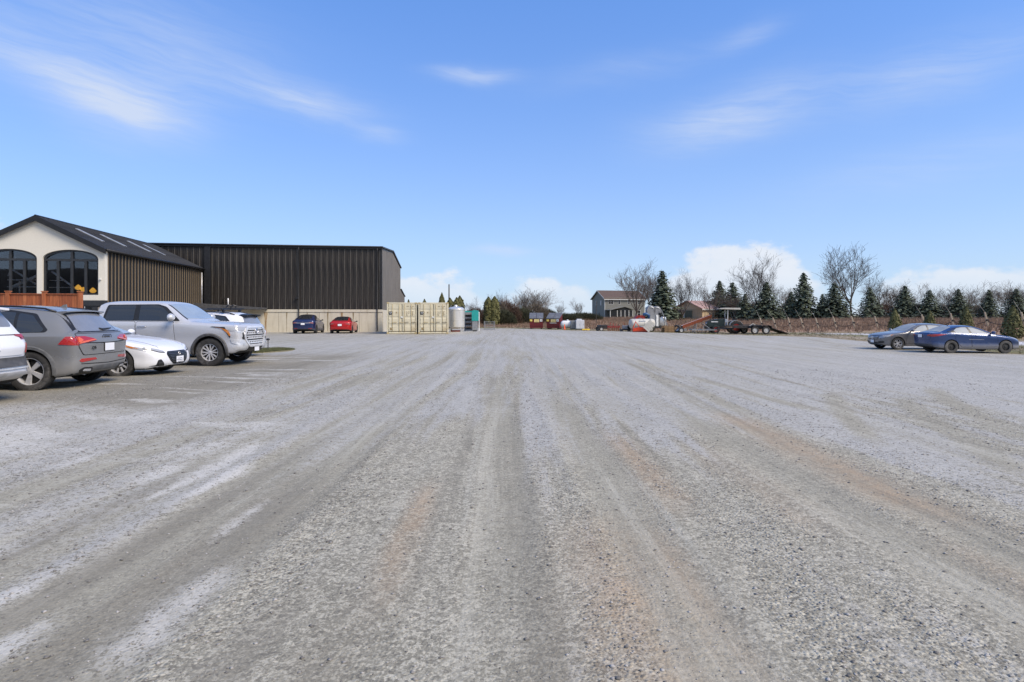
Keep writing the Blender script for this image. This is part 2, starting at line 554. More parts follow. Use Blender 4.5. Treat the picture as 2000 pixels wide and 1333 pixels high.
def lot_z(x, y):
    e = lot_dist(x, y)
    z = base_z(x, y, e)
    t, rut = wheel_tracks(x, y)
    near = 1 - smoothstep(14, 40, y)
    z = z + rut * near * .5 + .05 * (fbm(x * .35, y * .22, 71, 3) - .5) * smoothstep(4, 12, y)
    z = z + (.012 * (fbm(x * 7, y * 5, 73, 3) - .5) * (.4 + m_loose(x, y)) + .02 * (fbm(x * 1.6, y * .8, 79, 3) - .5)) * near
    tread = np.sin((y + np.abs(np.mod(x * 9, 2) - 1) * .03) * 2 * math.pi / .075)
    z = z + .0022 * tread * t * (1 - smoothstep(4.5, 7, y)) * smoothstep(.45, .6, fbm(x * 1.3, y * .4, 83, 2))
    return z + .008 - .10 * smoothstep(-.6, .5, e)


t = NT('frosted gravel')
co = t.coord('Object')
fr, ba, lo, re, da, ic = (t.attr(k) for k in ('frost', 'bare', 'loose', 'red', 'damp', 'ice'))
v1 = t.n.new('ShaderNodeTexVoronoi'); v1.inputs['Scale'].default_value = 38; t.l.new(co, v1.inputs[0])
v2 = t.n.new('ShaderNodeTexVoronoi'); v2.inputs['Scale'].default_value = 105; t.l.new(co, v2.inputs[0])
s1 = t.sep(v1.outputs['Color'])[0]; s2 = t.sep(v2.outputs['Color'])[0]
n1 = t.noise(co, 9, 6, .65); n2 = t.noise(co, 1.7, 5, .6); n3 = t.noise(co, 60, 4, .7)
stone = t.math('ADD', t.math('MULTIPLY', s1, .5), t.math('MULTIPLY', s2, .5))
flake = t.noise(t.coord('Object', (1, .8, 1)), 52, 3, .7)
base = t.mix(t.ramp(n2, .3, .7), srgb(142, 139, 132), srgb(158, 155, 149))
base = t.mix(t.math('MULTIPLY', t.ramp(stone, .12, .50, .75, 0), t.ramp(lo, 0, 1, .6, .9)), base, srgb(92, 89, 85))
base = t.mix(t.ramp(t.math('ADD', stone, t.math('MULTIPLY', flake, .9)), .95, 1.28, 0, .62), base, srgb(202, 198, 191))
base = t.mix(t.ramp(flake, .47, .34, 0, .55), base, srgb(108, 105, 100))
smoothc = t.mix(n1, srgb(136, 133, 126), srgb(158, 155, 148))
line = t.noise(t.coord('Object', (34, .7, 1)), 1.0, 3, .6)
smoothc = t.mix(t.ramp(line, .40, .30, 0, .65), smoothc, srgb(104, 101, 96))
smoothc = t.mix(t.ramp(line, .58, .70, 0, .6), smoothc, srgb(184, 181, 174))
smoothc = t.mix(t.ramp(flake, .55, .75, 0, .5), smoothc, srgb(190, 187, 180))
c = t.mix(t.math('MULTIPLY', ba, .72), base, smoothc)
redc = t.mix(n1, srgb(152, 128, 106), srgb(176, 154, 134))
c = t.mix(t.math('MULTIPLY', re, t.ramp(n1, .2, .75, .25, .75)), c, redc)
lw = t.noise(t.coord('Object', (.35, .12, 1)), 1.0, 2, .5)
lv = t.n.new('ShaderNodeVectorMath'); lv.operation = 'ADD'; t.l.new(t.coord('Object', (3.1, .07, 1)), lv.inputs[0]); cx_ = t.n.new('ShaderNodeCombineXYZ'); t.l.new(t.math('MULTIPLY', lw, 2.6), cx_.inputs[0]); cx_.inputs[1].default_value = 7.37; t.l.new(cx_.outputs[0], lv.inputs[1])
long = t.noise(lv.outputs[0], 1.0, 5, .65)
c = t.mix(t.ramp(long, .50, .36, 0, .34), c, srgb(112, 109, 104))
c = t.mix(t.ramp(long, .54, .66, 0, .38), c, srgb(186, 184, 180))
c = t.mix(t.math('MULTIPLY', da, .72), c, t.mix(n1, srgb(104, 100, 95), srgb(128, 124, 118)))
# frost settles between and on the stones: patchy at the small scale
fm = t.math('ADD', fr, t.math('MULTIPLY', t.math('SUBTRACT', t.math('ADD', t.math('MULTIPLY', n1, .6), t.math('MULTIPLY', n3, .4)), .5), 1.5))
fm = t.math('SUBTRACT', fm, t.math('MULTIPLY', t.ramp(stone, .42, .08), .75))
fm = t.ramp(fm, .12, 1.0)
frc = t.mix(n2, srgb(166, 165, 170), srgb(186, 185, 189))
c = t.mix(t.math('MULTIPLY', fm, .82), c, frc)
im = t.math('ADD', ic, t.math('MULTIPLY', t.math('SUBTRACT', t.math('ADD', t.math('MULTIPLY', n1, .55), t.math('MULTIPLY', n3, .45)), .5), 1.7))
im = t.ramp(t.math('SUBTRACT', im, t.math('MULTIPLY', t.ramp(stone, .40, .10), .55)), .22, 1.12)
im = t.math('MULTIPLY', im, t.ramp(ic, .02, .25))
c = t.mix(t.math('MULTIPLY', im, .80), c, srgb(196, 195, 199))
c = t.mix(t.ramp(t.math('ADD', stone, t.math('MULTIPLY', n1, .35)), .50, .22, 0, .42), c, srgb(98, 96, 95))
h = t.math('ADD', t.math('MULTIPLY', t.ramp(v1.outputs['Distance'], 0, .55, 1, 0), t.math('ADD', .25, t.math('MULTIPLY', lo, .75))), t.math('MULTIPLY', n3, .8))
t.bump(h, .7, .012)
c = t.mix(1.0, c, (1.03, 1.0, .855), 'MULTIPLY')
gravel_mat = t.done(c, t.ramp(fm, 0, 1, .92, .62), 0.0, Specular_IOR_Level=.3)

xs = spaced(-70, 34, .042, .017); ys = spaced(-25, 86, .04, .0125)
lot = grid_mesh('gravel_lot', xs, ys, lot_z, gravel_mat, {'frost': m_frost, 'bare': m_bare, 'loose': m_loose, 'red': m_red, 'damp': m_damp, 'ice': m_ice})
tag(lot, 'frosted grey gravel parking lot with tyre tracks and rusty stains', 'gravel lot')

# loose stones lying on the packed surface
rs = np.random.RandomState(5)
n = 52000
yy = 1.6 + 14.5 * rs.rand(n) ** 1.7; xx = (rs.rand(n) * 2 - 1) * (2.2 + yy * 1.0)
X2, Y2 = xx.reshape(-1, 1), yy.reshape(-1, 1)
keep = (rs.rand(n) < (.22 + .9 * m_loose(X2, Y2)[:, 0]) * (.55 + .45 * (rs.rand(n)))) & (xx > -9) & (xx < 12)
xx, yy = xx[keep], yy[keep]; n = len(xx)
zz = lot_z(xx.reshape(-1, 1), yy.reshape(-1, 1))[:, 0]
sz = .0035 + .009 * rs.rand(n) ** 4 + .0006 * yy * rs.rand(n)
octa = np.array([(1, 0, 0), (0, 1, 0), (-1, 0, 0), (0, -1, 0), (0, 0, 1), (0, 0, -1)], float)
v = octa[None] * (.7 + .6 * rs.rand(n, 6, 1)) + (rs.rand(n, 6, 3) - .5) * .35
a = rs.rand(n) * 6.283; ca, sa = np.cos(a)[:, None], np.sin(a)[:, None]
v = np.stack([v[..., 0] * ca - v[..., 1] * sa, v[..., 0] * sa + v[..., 1] * ca, v[..., 2] * .62], -1) * (sz[:, None, None]) * np.array([1.25, 1, 1])
v += np.stack([xx, yy, zz + sz * .18], -1)[:, None]
tri = np.array([(0, 1, 4), (1, 2, 4), (2, 3, 4), (3, 0, 4), (1, 0, 5), (2, 1, 5), (3, 2, 5), (0, 3, 5)])
me = mesh_np('loose_stones', v.reshape(-1, 3), (tri[None] + (np.arange(n) * 6)[:, None, None]).reshape(-1, 3))
at = me.attributes.new('shade', 'FLOAT', 'POINT'); at.data.foreach_set('value', np.repeat(rs.rand(n), 6).astype(np.float32))
t = NT('crushed stone'); sh = t.attr('shade'); co = t.coord('Object'); q = t.noise(co, 90, 3, .6)
c = t.mix(t.ramp(sh, .1, .9), srgb(102, 99, 95), srgb(168, 164, 158)); c = t.mix(t.ramp(q, .5, .75, 0, .45), c, srgb(196, 192, 187))
me.materials.append(t.done(c, .9))
tag(put(bpy.data.objects.new('loose_stones', me)), 'loose crushed stones strewn over the gravel lot', 'gravel', kind='stuff')

# ------------------------------------------------------------------ surrounding ground
t = NT('rough winter ground')
co = t.coord('Object')
gr, rd, sn = (t.attr(k) for k in ('green', 'rust', 'snow'))
n1 = t.noise(co, 3.1, 6, .65); n2 = t.noise(co, .35, 5, .6); n3 = t.noise(co, 22, 4, .7)
c = t.mix(t.ramp(n1, .3, .7), srgb(122, 108, 84), srgb(150, 136, 108))
c = t.mix(t.math('MULTIPLY', gr, t.ramp(n1, .25, .7, .3, 1)), c, srgb(104, 106, 62))
c = t.mix(t.math('MULTIPLY', rd, t.ramp(n3, .2, .75, .55, 1)), c, t.mix(n1, srgb(148, 112, 88), srgb(178, 138, 110)))
c = t.mix(t.math('MULTIPLY', t.ramp(t.math('ADD', sn, t.math('MULTIPLY', t.math('SUBTRACT', t.math('ADD', t.math('MULTIPLY', n1, .5), t.math('MULTIPLY', n3, .5)), .5), 2.2)), .45, .95), .85), c, srgb(215, 214, 218))
t.bump(t.math('ADD', n1, n3), .7, .06)
ground_mat = t.done(c, .95)


def rust_zone(x, y):
    e = lot_dist(x, y)
    a = smoothstep(9, 15, e) * smoothstep(11, 18, x) * (1 - smoothstep(58, 70, e))
    b = smoothstep(4, 8, e) * smoothstep(-40, -14, x) * (1 - smoothstep(14, 20, x)) * (1 - smoothstep(38, 50, e))
    return np.clip(np.maximum(a, b * .9) * (.55 + .8 * fbm(x * .12, y * .4, 5, 3)), 0, 1)


def green_zone(x, y):
    e = lot_dist(x, y)
    return np.clip((smoothstep(-.3, .4, e) * (1 - smoothstep(5, 9, e)) * smoothstep(.35, .6, fbm(x * .3, y * .3, 15, 4)) + smoothstep(40, 52, e) * .9), 0, 1)


def snow_zone(x, y):
    e = lot_dist(x, y)
    p = np.exp(-((e - 7.2 - .5 * np.sin(y * .2)) / 1.7) ** 2) * smoothstep(24, 30, x) * .95      # the snow-dusted headland path
    return np.clip(p + .36 * (1 - smoothstep(2, 9, e)) * smoothstep(.42, .6, fbm(x * .5, y * .5, 19, 4)) * 1.3, 0, 1)


far = [140, 170, 210, 270, 350, 480, 700, 1100, 1800, 2600, 4000]
xs = np.array([-q for q in far[::-1]] + list(np.arange(-120, 121, .8)) + far)
ys = np.array([-4000, -2000, -900, -400, -150, -60] + list(np.arange(-30, 121, .8)) + [127, 136, 150, 175, 210, 270, 350, 480, 700, 1100, 1800, 2600, 4200])
ground = grid_mesh('ground', xs, ys, lambda x, y: base_z(x, y) - .12 * smoothstep(.3, -1.2, lot_dist(x, y)) + .10 * (fbm(x * .5, y * .5, 2, 3) - .5) * smoothstep(0, 3, lot_dist(x, y)),
                   ground_mat, {'green': green_zone, 'rust': rust_zone, 'snow': snow_zone})
# wooded escarpment behind the camera: it shows only as the dark reflection in the hall windows
hx_ = np.linspace(-1100, 1100, 160); hy_ = np.linspace(-620, -300, 26)
def hill_z(x, y): return -1 + (30 + 16 * (fbm(x * .006, y * 0, 7, 4) - .5) + 5 * fbm(x * .08, y * .08, 8, 3)) * smoothstep(-300, -380, y)
hl = grid_mesh('hills', hx_, hy_, hill_z, M('bare woodland hillside', (.055, .048, .036), .95, var=.5, scale=.05))
tag(hl, 'low wooded hillside rising behind the camera', 'hills')
tag(ground, 'rough winter field ground around the gravel lot', 'ground')
# ------------------------------------------------------------------ vehicles
def curve(pts, x):
    """monotone cubic through control points"""
    xs = np.array([p[0] for p in pts], float); ys = np.array([p[1] for p in pts], float)
    if len(xs) == 1: return np.full_like(np.asarray(x, float), ys[0])
    d = np.diff(ys) / np.diff(xs); m = np.zeros_like(xs)
    m[0], m[-1] = d[0], d[-1]
    for i in range(1, len(xs) - 1):
        m[i] = 0 if d[i - 1] * d[i] <= 0 else 2 * d[i - 1] * d[i] / (d[i - 1] + d[i])
    x = np.clip(np.asarray(x, float), xs[0], xs[-1])
    i = np.clip(np.searchsorted(xs, x) - 1, 0, len(xs) - 2)
    h = xs[i + 1] - xs[i]; t = (x - xs[i]) / h
    return ((2 * t ** 3 - 3 * t ** 2 + 1) * ys[i] + (t ** 3 - 2 * t ** 2 + t) * h * m[i] + (-2 * t ** 3 + 3 * t ** 2) * ys[i + 1] + (t ** 3 - t ** 2) * h * m[i + 1])


def chaikin(p, n):
    p = np.array(p, float)
    for _ in range(n):
        q = np.empty((2 * len(p) - 2, p.shape[1])); q[0::2] = .75 * p[:-1] + .25 * p[1:]; q[1::2] = .25 * p[:-1] + .75 * p[1:]
        p = np.vstack([p[:1], q, p[-1:]])
    return p


def rounded(poly, r, k=3):
    """polygon with its corners rounded; a corner may carry its own radius as a third number"""
    out = []; n = len(poly)
    for i in range(n):
        p = Vector(poly[i][:2]); a = Vector(poly[i - 1][:2]); b = Vector(poly[(i + 1) % n][:2])
        rr = poly[i][2] if len(poly[i]) > 2 else r
        da, db = (a - p), (b - p); q = min(rr, da.length * .45, db.length * .45)
        if q < 1e-4: out.append(tuple(p)); continue
        s, e = p + da.normalized() * q, p + db.normalized() * q
        for j in range(k + 1):
            t = j / k; out.append(tuple(s * (1 - t) ** 2 + p * 2 * t * (1 - t) + e * t ** 2))
    return out


def strip(pts, w):
    """thin polygon following a 2D polyline"""
    L, Rr = [], []
    for i, p in enumerate(pts):
        a = Vector(pts[max(i - 1, 0)]); b = Vector(pts[min(i + 1, len(pts) - 1)]); d = (b - a).normalized(); n = Vector((-d.y, d.x)) * w / 2
        L.append(tuple(Vector(p) + n)); Rr.append(tuple(Vector(p) - n))
    return L + Rr[::-1]


class Car:
    def __init__(s, name, label, cat, spec, paint, loc, rz, group=None):
        s.s = spec; s.paint = paint
        s.root = thing(name, label, cat, loc, rz, group)
        s.xo = spec['fo'] + spec['wb'] / 2          # x of the nose; s runs back from there
        s.shell()

    def shell(c):
        S = c.s; L = S['L']; r = S.get('nose_r', .09)
        th = np.linspace(0, math.pi / 2, 5)[:-1]
        s = np.concatenate([r * (1 - np.cos(th)), np.arange(r, L - r, .042), L - r * (1 - np.cos(th[::-1]))])
        s = np.unique(np.round(s, 4))
        inset = np.where(s < r, r - np.sqrt(np.maximum(r * r - (r - s) ** 2, 0)), np.where(s > L - r, r - np.sqrt(np.maximum(r * r - (s - L + r) ** 2, 0)), 0)) * .8
        zt, zb, zl = curve(S['top'], s), curve(S['belt'], s), curve(S['low'], s)
        w, wt = curve(S['wid'], s) * S['W'], curve(S['wtop'], s)
        cr = curve(S.get('crown', [(0, .03), (L, .03)]), s)
        rings = []
        for i in range(len(s)):
            q = inset[i]; W = w[i] - q; Zt = zt[i] - q; Zl = zl[i] + q; Zb = min(zb[i] - q * .5, Zt - .012); T = min(wt[i], 1) * W if wt[i] < 1.01 else W
            hgt = Zb - Zl
            sh = S.get('shoulder', .05)
            P = [(0, Zl), (W * .80, Zl), (W * .955, Zl + .02), (W * .988, Zl + hgt * .22), (W * S.get('waist', .975), Zl + hgt * .48), (W, Zl + hgt * .76), (W * .995, Zb - sh * .35), (W * (1 - sh * .6), Zb + .004)]
            gh = Zt - Zb
            if gh > .12:
                P += [(W * (1 - sh * .6) * .5 + T * .5 + .012, Zb + gh * .48), (T + .015, Zt - cr[i] - gh * .10), (T - .05, Zt - cr[i] * .72), (T * .55, Zt - cr[i] * .18), (0, Zt)]
            else:
                T2 = W * (1 - sh * .6)
                P += [(T2 * .97, Zb + gh * .35), (T2 * .93, Zb + gh * .6), (T2 * .82, Zt - gh * .25 - .008), (T2 * .5, Zt - .004), (0, Zt)]
            rings.append(chaikin(P, 2))
        Rg = np.array(rings); k = Rg.shape[1]
        X = np.repeat((c.xo - s)[:, None], k, 1)
        fw, rw = S.get('fwarp', [(0, 0), (3, 0)]), S.get('rwarp', [(0, 0), (3, 0)])
        def warp(x, y, z):
            ss = c.xo - x
            a = np.clip(1 - ss / .55, 0, 1) ** 2; b = np.clip(1 - (L - ss) / .5, 0, 1) ** 2
            return x - curve(fw, z) * a + curve(rw, z) * b - S.get('fbow', .10) * a * (y / S['W']) ** 2 + S.get('rbow', .07) * b * (y / S['W']) ** 2
        rows = [np.stack([X[i], Rg[i, :, 0], Rg[i, :, 1]], -1) for i in range(len(s))]
        def capr(row, out):
            cz = (row[:, 2].min() + row[:, 2].max()) / 2; res = []
            for f in (.93, .8, .62, .4, .18):
                q = row.copy(); q[:, 1] *= f; q[:, 2] = cz + (q[:, 2] - cz) * f; res.append(q)
            return res
        front = capr(rows[0], 1)[::-1]; back = capr(rows[-1], -1)
        rows = front + rows + back
        half = np.array(rows)                                         # n, k, 3
        half[..., 0] = warp(half[..., 0], half[..., 1], half[..., 2])
        mir = half[:, ::-1][:, 1:-1].copy(); mir[..., 1] *= -1
        full = np.concatenate([half, mir], 1); n, m = full.shape[:2]
        idx = np.arange(n * m).reshape(n, m); nxt = np.roll(idx, -1, 1)
        quads = np.stack([idx[:-1], nxt[:-1], nxt[1:], idx[1:]], -1).reshape(-1, 4).tolist()
        faces = quads + [list(idx[0]), list(idx[-1][::-1])]
        me = bpy.data.meshes.new('body'); me.from_pydata(full.reshape(-1, 3).tolist(), [], faces)
        bm = bmesh.new(); bm.from_mesh(me); bmesh.ops.recalc_face_normals(bm, faces=bm.faces); bm.to_mesh(me)
        c.bvh = BVHTree.FromBMesh(bm); bm.free()
        # wheel housings cut from the shell
        Rw = S['R']; ar = S.get('arch', Rw + .055); ins = S.get('well', .30)
        cut = MB()
        for sx in (S['wb'] / 2, -S['wb'] / 2):
            for sy in (1, -1):
                y0, y1 = sy * (S['W'] - ins), sy * (S['W'] + .3)
                pts = [(sx + ar * math.cos(a), Rw + .01 + ar * math.sin(a)) for a in np.linspace(0, math.pi, 19)] + [(sx - ar * 1.02, -.3), (sx + ar * 1.02, -.3)]
                cut.prism(pts, 'y', y0, y1)
        tmp = bpy.data.objects.new('tmp', me); COL.objects.link(tmp)
        co = cut.build('cut', M('housing', (.012, .012, .013), .9))
        md = tmp.modifiers.new('b', 'BOOLEAN'); md.object = co; md.operation = 'DIFFERENCE'; md.solver = 'EXACT'
        ev = tmp.evaluated_get(bpy.context.evaluated_depsgraph_get())
        body = bpy.data.meshes.new_from_object(ev)
        bpy.data.objects.remove(tmp); bpy.data.objects.remove(co); bpy.data.meshes.remove(me)
        body.materials.clear(); body.materials.append(c.paint); body.materials.append(M('housing', (.012, .012, .013), .9)); body.materials.append(M('sill plastic', (.018, .018, .019), .6, var=.4))
        zs = S.get('clad', 0)
        for p in body.polygons:
            p.use_smooth = True; x, y, z = p.center; p.material_index = 0
            for sx in (S['wb'] / 2, -S['wb'] / 2):
                d = math.hypot(x - sx, z - Rw - .01)
                inw = abs(y) <= S['W'] - ins + .003
                if (d < ar + .004 and abs(y) > S['W'] - ins - .004 and (inw or abs(p.normal.y) < .5) and z > 0): p.material_index = 1
            if p.material_index == 0 and p.normal.z < -.8: p.material_index = 1
            if p.material_index == 0 and zs and z < zs: p.material_index = 2
        bm = bmesh.new(); bm.from_mesh(body)
        for e in bm.edges:
            if len(e.link_faces) == 2 and e.calc_face_angle(0) > R(38): e.smooth = False
        bm.to_mesh(body); bm.free()
        c.body = put(bpy.data.objects.new('body', body), c.root)

    # --- pieces laid on the shell
    def ray(c, view, u, v):
        if view in ('L', 'Rt'):
            sg = 1 if view == 'L' else -1
            o, d = Vector((c.xo - u, sg * 3, v)), Vector((0, -sg, 0))
        elif view == 'F': o, d = Vector((c.xo + 2, u, v)), Vector((-1, 0, 0))
        elif view == 'B': o, d = Vector((c.xo - c.s['L'] - 2, u, v)), Vector((1, 0, 0))
        else: o, d = Vector((c.xo - u, v, 4)), Vector((0, 0, -1))
        h = c.bvh.ray_cast(o, d)
        if h[0] is None: h = c.bvh.find_nearest(o + d * (1.2 if view in 'FB' else 2.1))
        return h[0], d, h[1]

    def patch(c, name, poly, view, mat, off=.005, parent=None, step=.06, rim=.014, label=None, smooth=True):
        bm = bmesh.new()
        bm.faces.new([bm.verts.new((p[0], p[1], 0)) for p in poly])
        us = [p[0] for p in poly]; vs = [p[1] for p in poly]
        for lo, hi, nrm in ((min(us), max(us), (1, 0, 0)), (min(vs), max(vs), (0, 1, 0))):
            k = int((hi - lo) / step)
            for i in range(1, k + 1):
                q = lo + (hi - lo) * i / (k + 1)
                bmesh.ops.bisect_plane(bm, geom=bm.verts[:] + bm.edges[:] + bm.faces[:], plane_co=(q * nrm[0], q * nrm[1], 0), plane_no=nrm)
        bmesh.ops.triangulate(bm, faces=[f for f in bm.faces if len(f.verts) > 4])
        bnd = [e for e in bm.edges if e.is_boundary]
        for v in bm.verts:
            p, d, n = c.ray(view, v.co.x, v.co.y); v.co = p - d * off
        if rim:
            g = bmesh.ops.extrude_edge_only(bm, edges=bnd)
            for v in [q for q in g['geom'] if isinstance(q, bmesh.types.BMVert)]: v.co += d * rim
        bmesh.ops.recalc_face_normals(bm, faces=bm.faces)
        me = bpy.data.meshes.new(name)
        for e in bm.edges:
            if len(e.link_faces) == 2 and e.calc_face_angle(0) > R(40): e.smooth = False
        bm.to_mesh(me); bm.free(); me.materials.append(mat)
        me.polygons.foreach_set('use_smooth', [smooth] * len(me.polygons))
        # the outside must face the viewer of that side
        if len(me.polygons) and me.polygons[0].normal.dot(d) > 0: me.flip_normals()
        o = put(bpy.data.objects.new(name, me), parent or c.root)
        if label: o['label'] = label
        return o

    def both(c, name, poly, mat, off=.005, **kw):
        return [c.patch(name, poly, v, mat, off, **kw) for v in ('L', 'Rt')]

    def pair(c, name, poly, view, mat, off=.005, **kw):
        return [c.patch(name, [(sg * p[0], p[1]) for p in poly], view, mat, off, **kw) for sg in (1, -1)]

    def wheels(c, style, rimmat, tyremat=None):
        S = c.s
        for sx in (S['wb'] / 2, -S['wb'] / 2):
            for sy in (1, -1):
                w = bpy.data.objects.new('wheel', None); w.empty_display_size = .1; put(w, c.root)
                w.location = (sx, sy * (S['W'] - S.get('tw', .22) / 2 - S.get('tuck', .012)), S['R']); w.rotation_euler = (0, random.uniform(0, 6.28), 0 if sy > 0 else math.pi)
                key = (style, S['R'], S.get('tw', .22), rimmat.name, S.get('rimr', .68), (tyremat or TYRE).name)
                if key not in WHEELS: WHEELS[key] = wheel_meshes(style, S['R'], S.get('tw', .22), S.get('rimr', .68))
                ty, rim, well = WHEELS[key]
                for nm, me, mt in (('tyre', ty, tyremat or TYRE), ('rim', rim, rimmat), ('brake', well, M('brake iron', (.05, .048, .046), .5, .8))):
                    if not me.materials: me.materials.append(mt)
                    put(bpy.data.objects.new(nm, me), w)

    def mirrors(c, s, z, mat, size=(.13, .22, .15), capmat=None):
        for sy in (1, -1):
            p, d, n = c.ray('L' if sy > 0 else 'Rt', s, z)
            m = MB(); a, b, h = size
            bm = bmesh.new(); bmesh.ops.create_icosphere(bm, subdivisions=2, radius=1)
            for v in bm.verts:
                q = v.co; v.co = Vector((p.x + .02 + q.x * a * (.55 if q.x < 0 else 1) * .8, p.y + sy * (.04 + b * .55) + q.y * b * .52, z + h * .42 + q.z * h * .5))
            for v in bm.verts:
                if v.co.x < p.x - .02: v.co.x = p.x - .02
            m.bm(bm)
            o = m.build('mirror', mat, c.root, smooth=True)
            a2 = MB(); a2.tube([(p.x + .02, p.y - sy * .02, z + .01), (p.x + .03, p.y + sy * .07, z + h * .3)], [.035, .025], 6).build('mirror_arm', M('black trim', (.012, .012, .013), .45), o)


WHEELS = {}
TYRE = M('tyre rubber', (.030, .029, .028), .85, var=.35, scale=9, dirt=(.16, .155, .15), bump=.25, bscale=60)
GREY_TYRE = M('dusty tyre rubber', (.075, .072, .068), .9, var=.3, scale=7, dirt=(.21, .20, .19), bump=.25, bscale=60)


def wheel_meshes(style, Rr, tw, k):
    """tyre with tread blocks, spoked rim, dark brake behind; axis y, outside +y"""
    h = tw / 2; rr = Rr * k
    m = MB(); prof = [(rr * .97, h * .62), (rr * 1.02, h * .86), (rr + (Rr - rr) * .45, h * 1.0), (Rr * .965, h * .90), (Rr * .995, h * .70), (Rr, 0), (Rr * .995, -h * .70), (Rr * .965, -h * .90), (rr * 1.1, -h), (rr * .97, -h * .7)]
    m.lathe(prof, 36, 'y', close=True)
    for i in range(60):                      # tread blocks
        a = 2 * math.pi * i / 60
        for y0, y1, sh in ((-h * .88, -h * .15, 0), (h * .15, h * .88, .05)):
            b = a + sh; da = 2 * math.pi / 60 * .36
            vs = []
            for rad in (Rr * .98, Rr * 1.006):
                for yy, ss in ((y0, -.03), (y1, .03)):
                    for t in (-da, da): vs.append((rad * math.cos(b + t + ss), yy, rad * math.sin(b + t + ss)))
            m.add(vs, [(0, 1, 3, 2), (4, 6, 7, 5), (0, 4, 5, 1), (2, 3, 7, 6), (0, 2, 6, 4), (1, 5, 7, 3)])
    ty = mesh_only(m, auto=40)
    m = MB()
    m.lathe([(rr * .99, h * .60), (rr * 1.0, h * .80), (rr * .955, h * .80), (rr * .93, h * .45), (rr * .90, -h * .5), (rr * .93, -h * .6)], 32, 'y', close=True)
    def spoke(a0, a1, w0, w1, y0, y1, r0, r1, t=.03):
        vs = []
        for ang, wd, yy, rad in ((a0, w0, y0, r0), (a1, w1, y1, r1)):
            cx, cz = rad * math.cos(ang), rad * math.sin(ang); tx, tz = -math.sin(ang), math.cos(ang)
            for yo in (0, -t):
                for q in (-1, 1): vs.append((cx + tx * q * wd * (1 if yo == 0 else 1.15), yy + yo, cz + tz * q * wd * (1 if yo == 0 else 1.15)))
        m.add(vs, [(0, 1, 3, 2), (4, 6, 7, 5), (0, 4, 5, 1), (2, 3, 7, 6), (0, 2, 6, 4), (1, 5, 7, 3)])
    n, dbl = {'five': (5, 0), 'five_double': (5, 1), 'six_split': (6, 1), 'ten': (10, 0), 'turbine': (9, 0), 'steel': (0, 0), 'eight': (8, 0)}[style]
    for i in range(n):
        a = 2 * math.pi * i / n
        if style == 'five': spoke(a, a + .10, rr * .10, rr * .19, h * .62, h * .66, rr * .15, rr * .97)
        elif dbl: [spoke(a + q * .10, a + q * .24, rr * .055, rr * .062, h * .60, h * .70, rr * .15, rr * .97) for q in (-1, 1)]
        else: spoke(a, a + .12, rr * .055, rr * .075, h * .58, h * .70, rr * .15, rr * .97)
    m.lathe([(0, h * .66), (rr * .12, h * .66), (rr * .22, h * .60), (rr * .22, h * .3), (0, h * .3)], 14, 'y')
    if style == 'steel':
        for i in range(10):
            a = 2 * math.pi * i / 10; spoke(a, a, rr * .13, rr * .22, h * .42, h * .30, rr * .45, rr * .95)
        m.lathe([(rr * .22, h * .45), (rr * .5, h * .46), (rr * .62, h * .38), (rr * .62, h * .2), (rr * .2, h * .2)], 20, 'y')
    rim = mesh_only(m, auto=35)
    m = MB(); m.lathe([(0, h * .18), (rr * .70, h * .18), (rr * .74, h * .1), (rr * .88, -h * .1), (rr * .88, -h * .2), (0, -h * .2)], 20, 'y')
    return ty, rim, mesh_only(m, auto=40)


def mesh_only(m, auto=40):
    o = m.build('tmp', bpy.data.materials[0], None, auto=auto); me = o.data; me.materials.clear(); bpy.data.objects.remove(o); return me


def paint_mat(name, col, metal=.0, flake=.1, dirt=(.23, .215, .20), dirt_h=.55, dirt_max=.8, rough=.26, salt=.0):
    """lacquered paint with road salt and dust building up towards the sills"""
    t = NT(name); co = t.coord('Object'); z = t.sep(co)[2]
    n = t.noise(co, 5, 6, .7); n2 = t.noise(co, 260, 2, .5)
    base = t.mix(t.math('MULTIPLY', n2, flake), col, tuple(min(1, q * 1.5 + .02) for q in col))
    f = t.math('ADD', t.ramp(z, dirt_h + .25, .18, 0, dirt_max), t.math('MULTIPLY', t.math('SUBTRACT', n, .5), .55))
    f = t.ramp(f, .12, .95, salt, dirt_max)
    c = t.mix(f, base, dirt)
    return t.done(c, t.ramp(f, 0, .7, rough, .7), t.ramp(f, 0, .6, metal, metal * .3), Coat_Weight=t.ramp(f, 0, .6, .55, .1), Coat_Roughness=.04)


def glass_mat(name, col=(.02, .024, .028), rough=.04):
    t = NT(name); co = t.coord('Object'); n = t.noise(co, 3, 4, .6)
    return t.done(t.mix(n, col, tuple(c * 1.6 for c in col)), t.ramp(n, .3, .8, rough, rough + .10), 0.0, IOR=1.52, Coat_Weight=1.0, Coat_Roughness=.02)


GLASS_D = glass_mat('privacy glass', (.010, .012, .014))
GLASS_C = glass_mat('windscreen glass', (.05, .06, .065))
GLASS_S = glass_mat('dusty sloping glass with painted sky', (.15, .158, .175), .20)  # pale base colour stands in for reflected sky as well as dust
GLASS_W = glass_mat('pale windscreen glass', (.24, .275, .29), .15)
GLASS_F = M('frosted window glass', (.30, .33, .345), .55, var=.15, scale=2)
TRIM = M('black trim', (.012, .012, .013), .45)
CLAD = M('grey cladding plastic', (.07, .07, .072), .65, var=.3, scale=8, dirt=(.15, .145, .14))
SEAM = M('panel gap', (.008, .008, .008), .9)
CHROME = M('bright chrome', (.80, .80, .82), .12, 1.0, var=.05)
SATIN = M('satin aluminium', (.62, .62, .63), .35, .35, var=.12, dirt=(.36, .35, .34))
LAMP = None


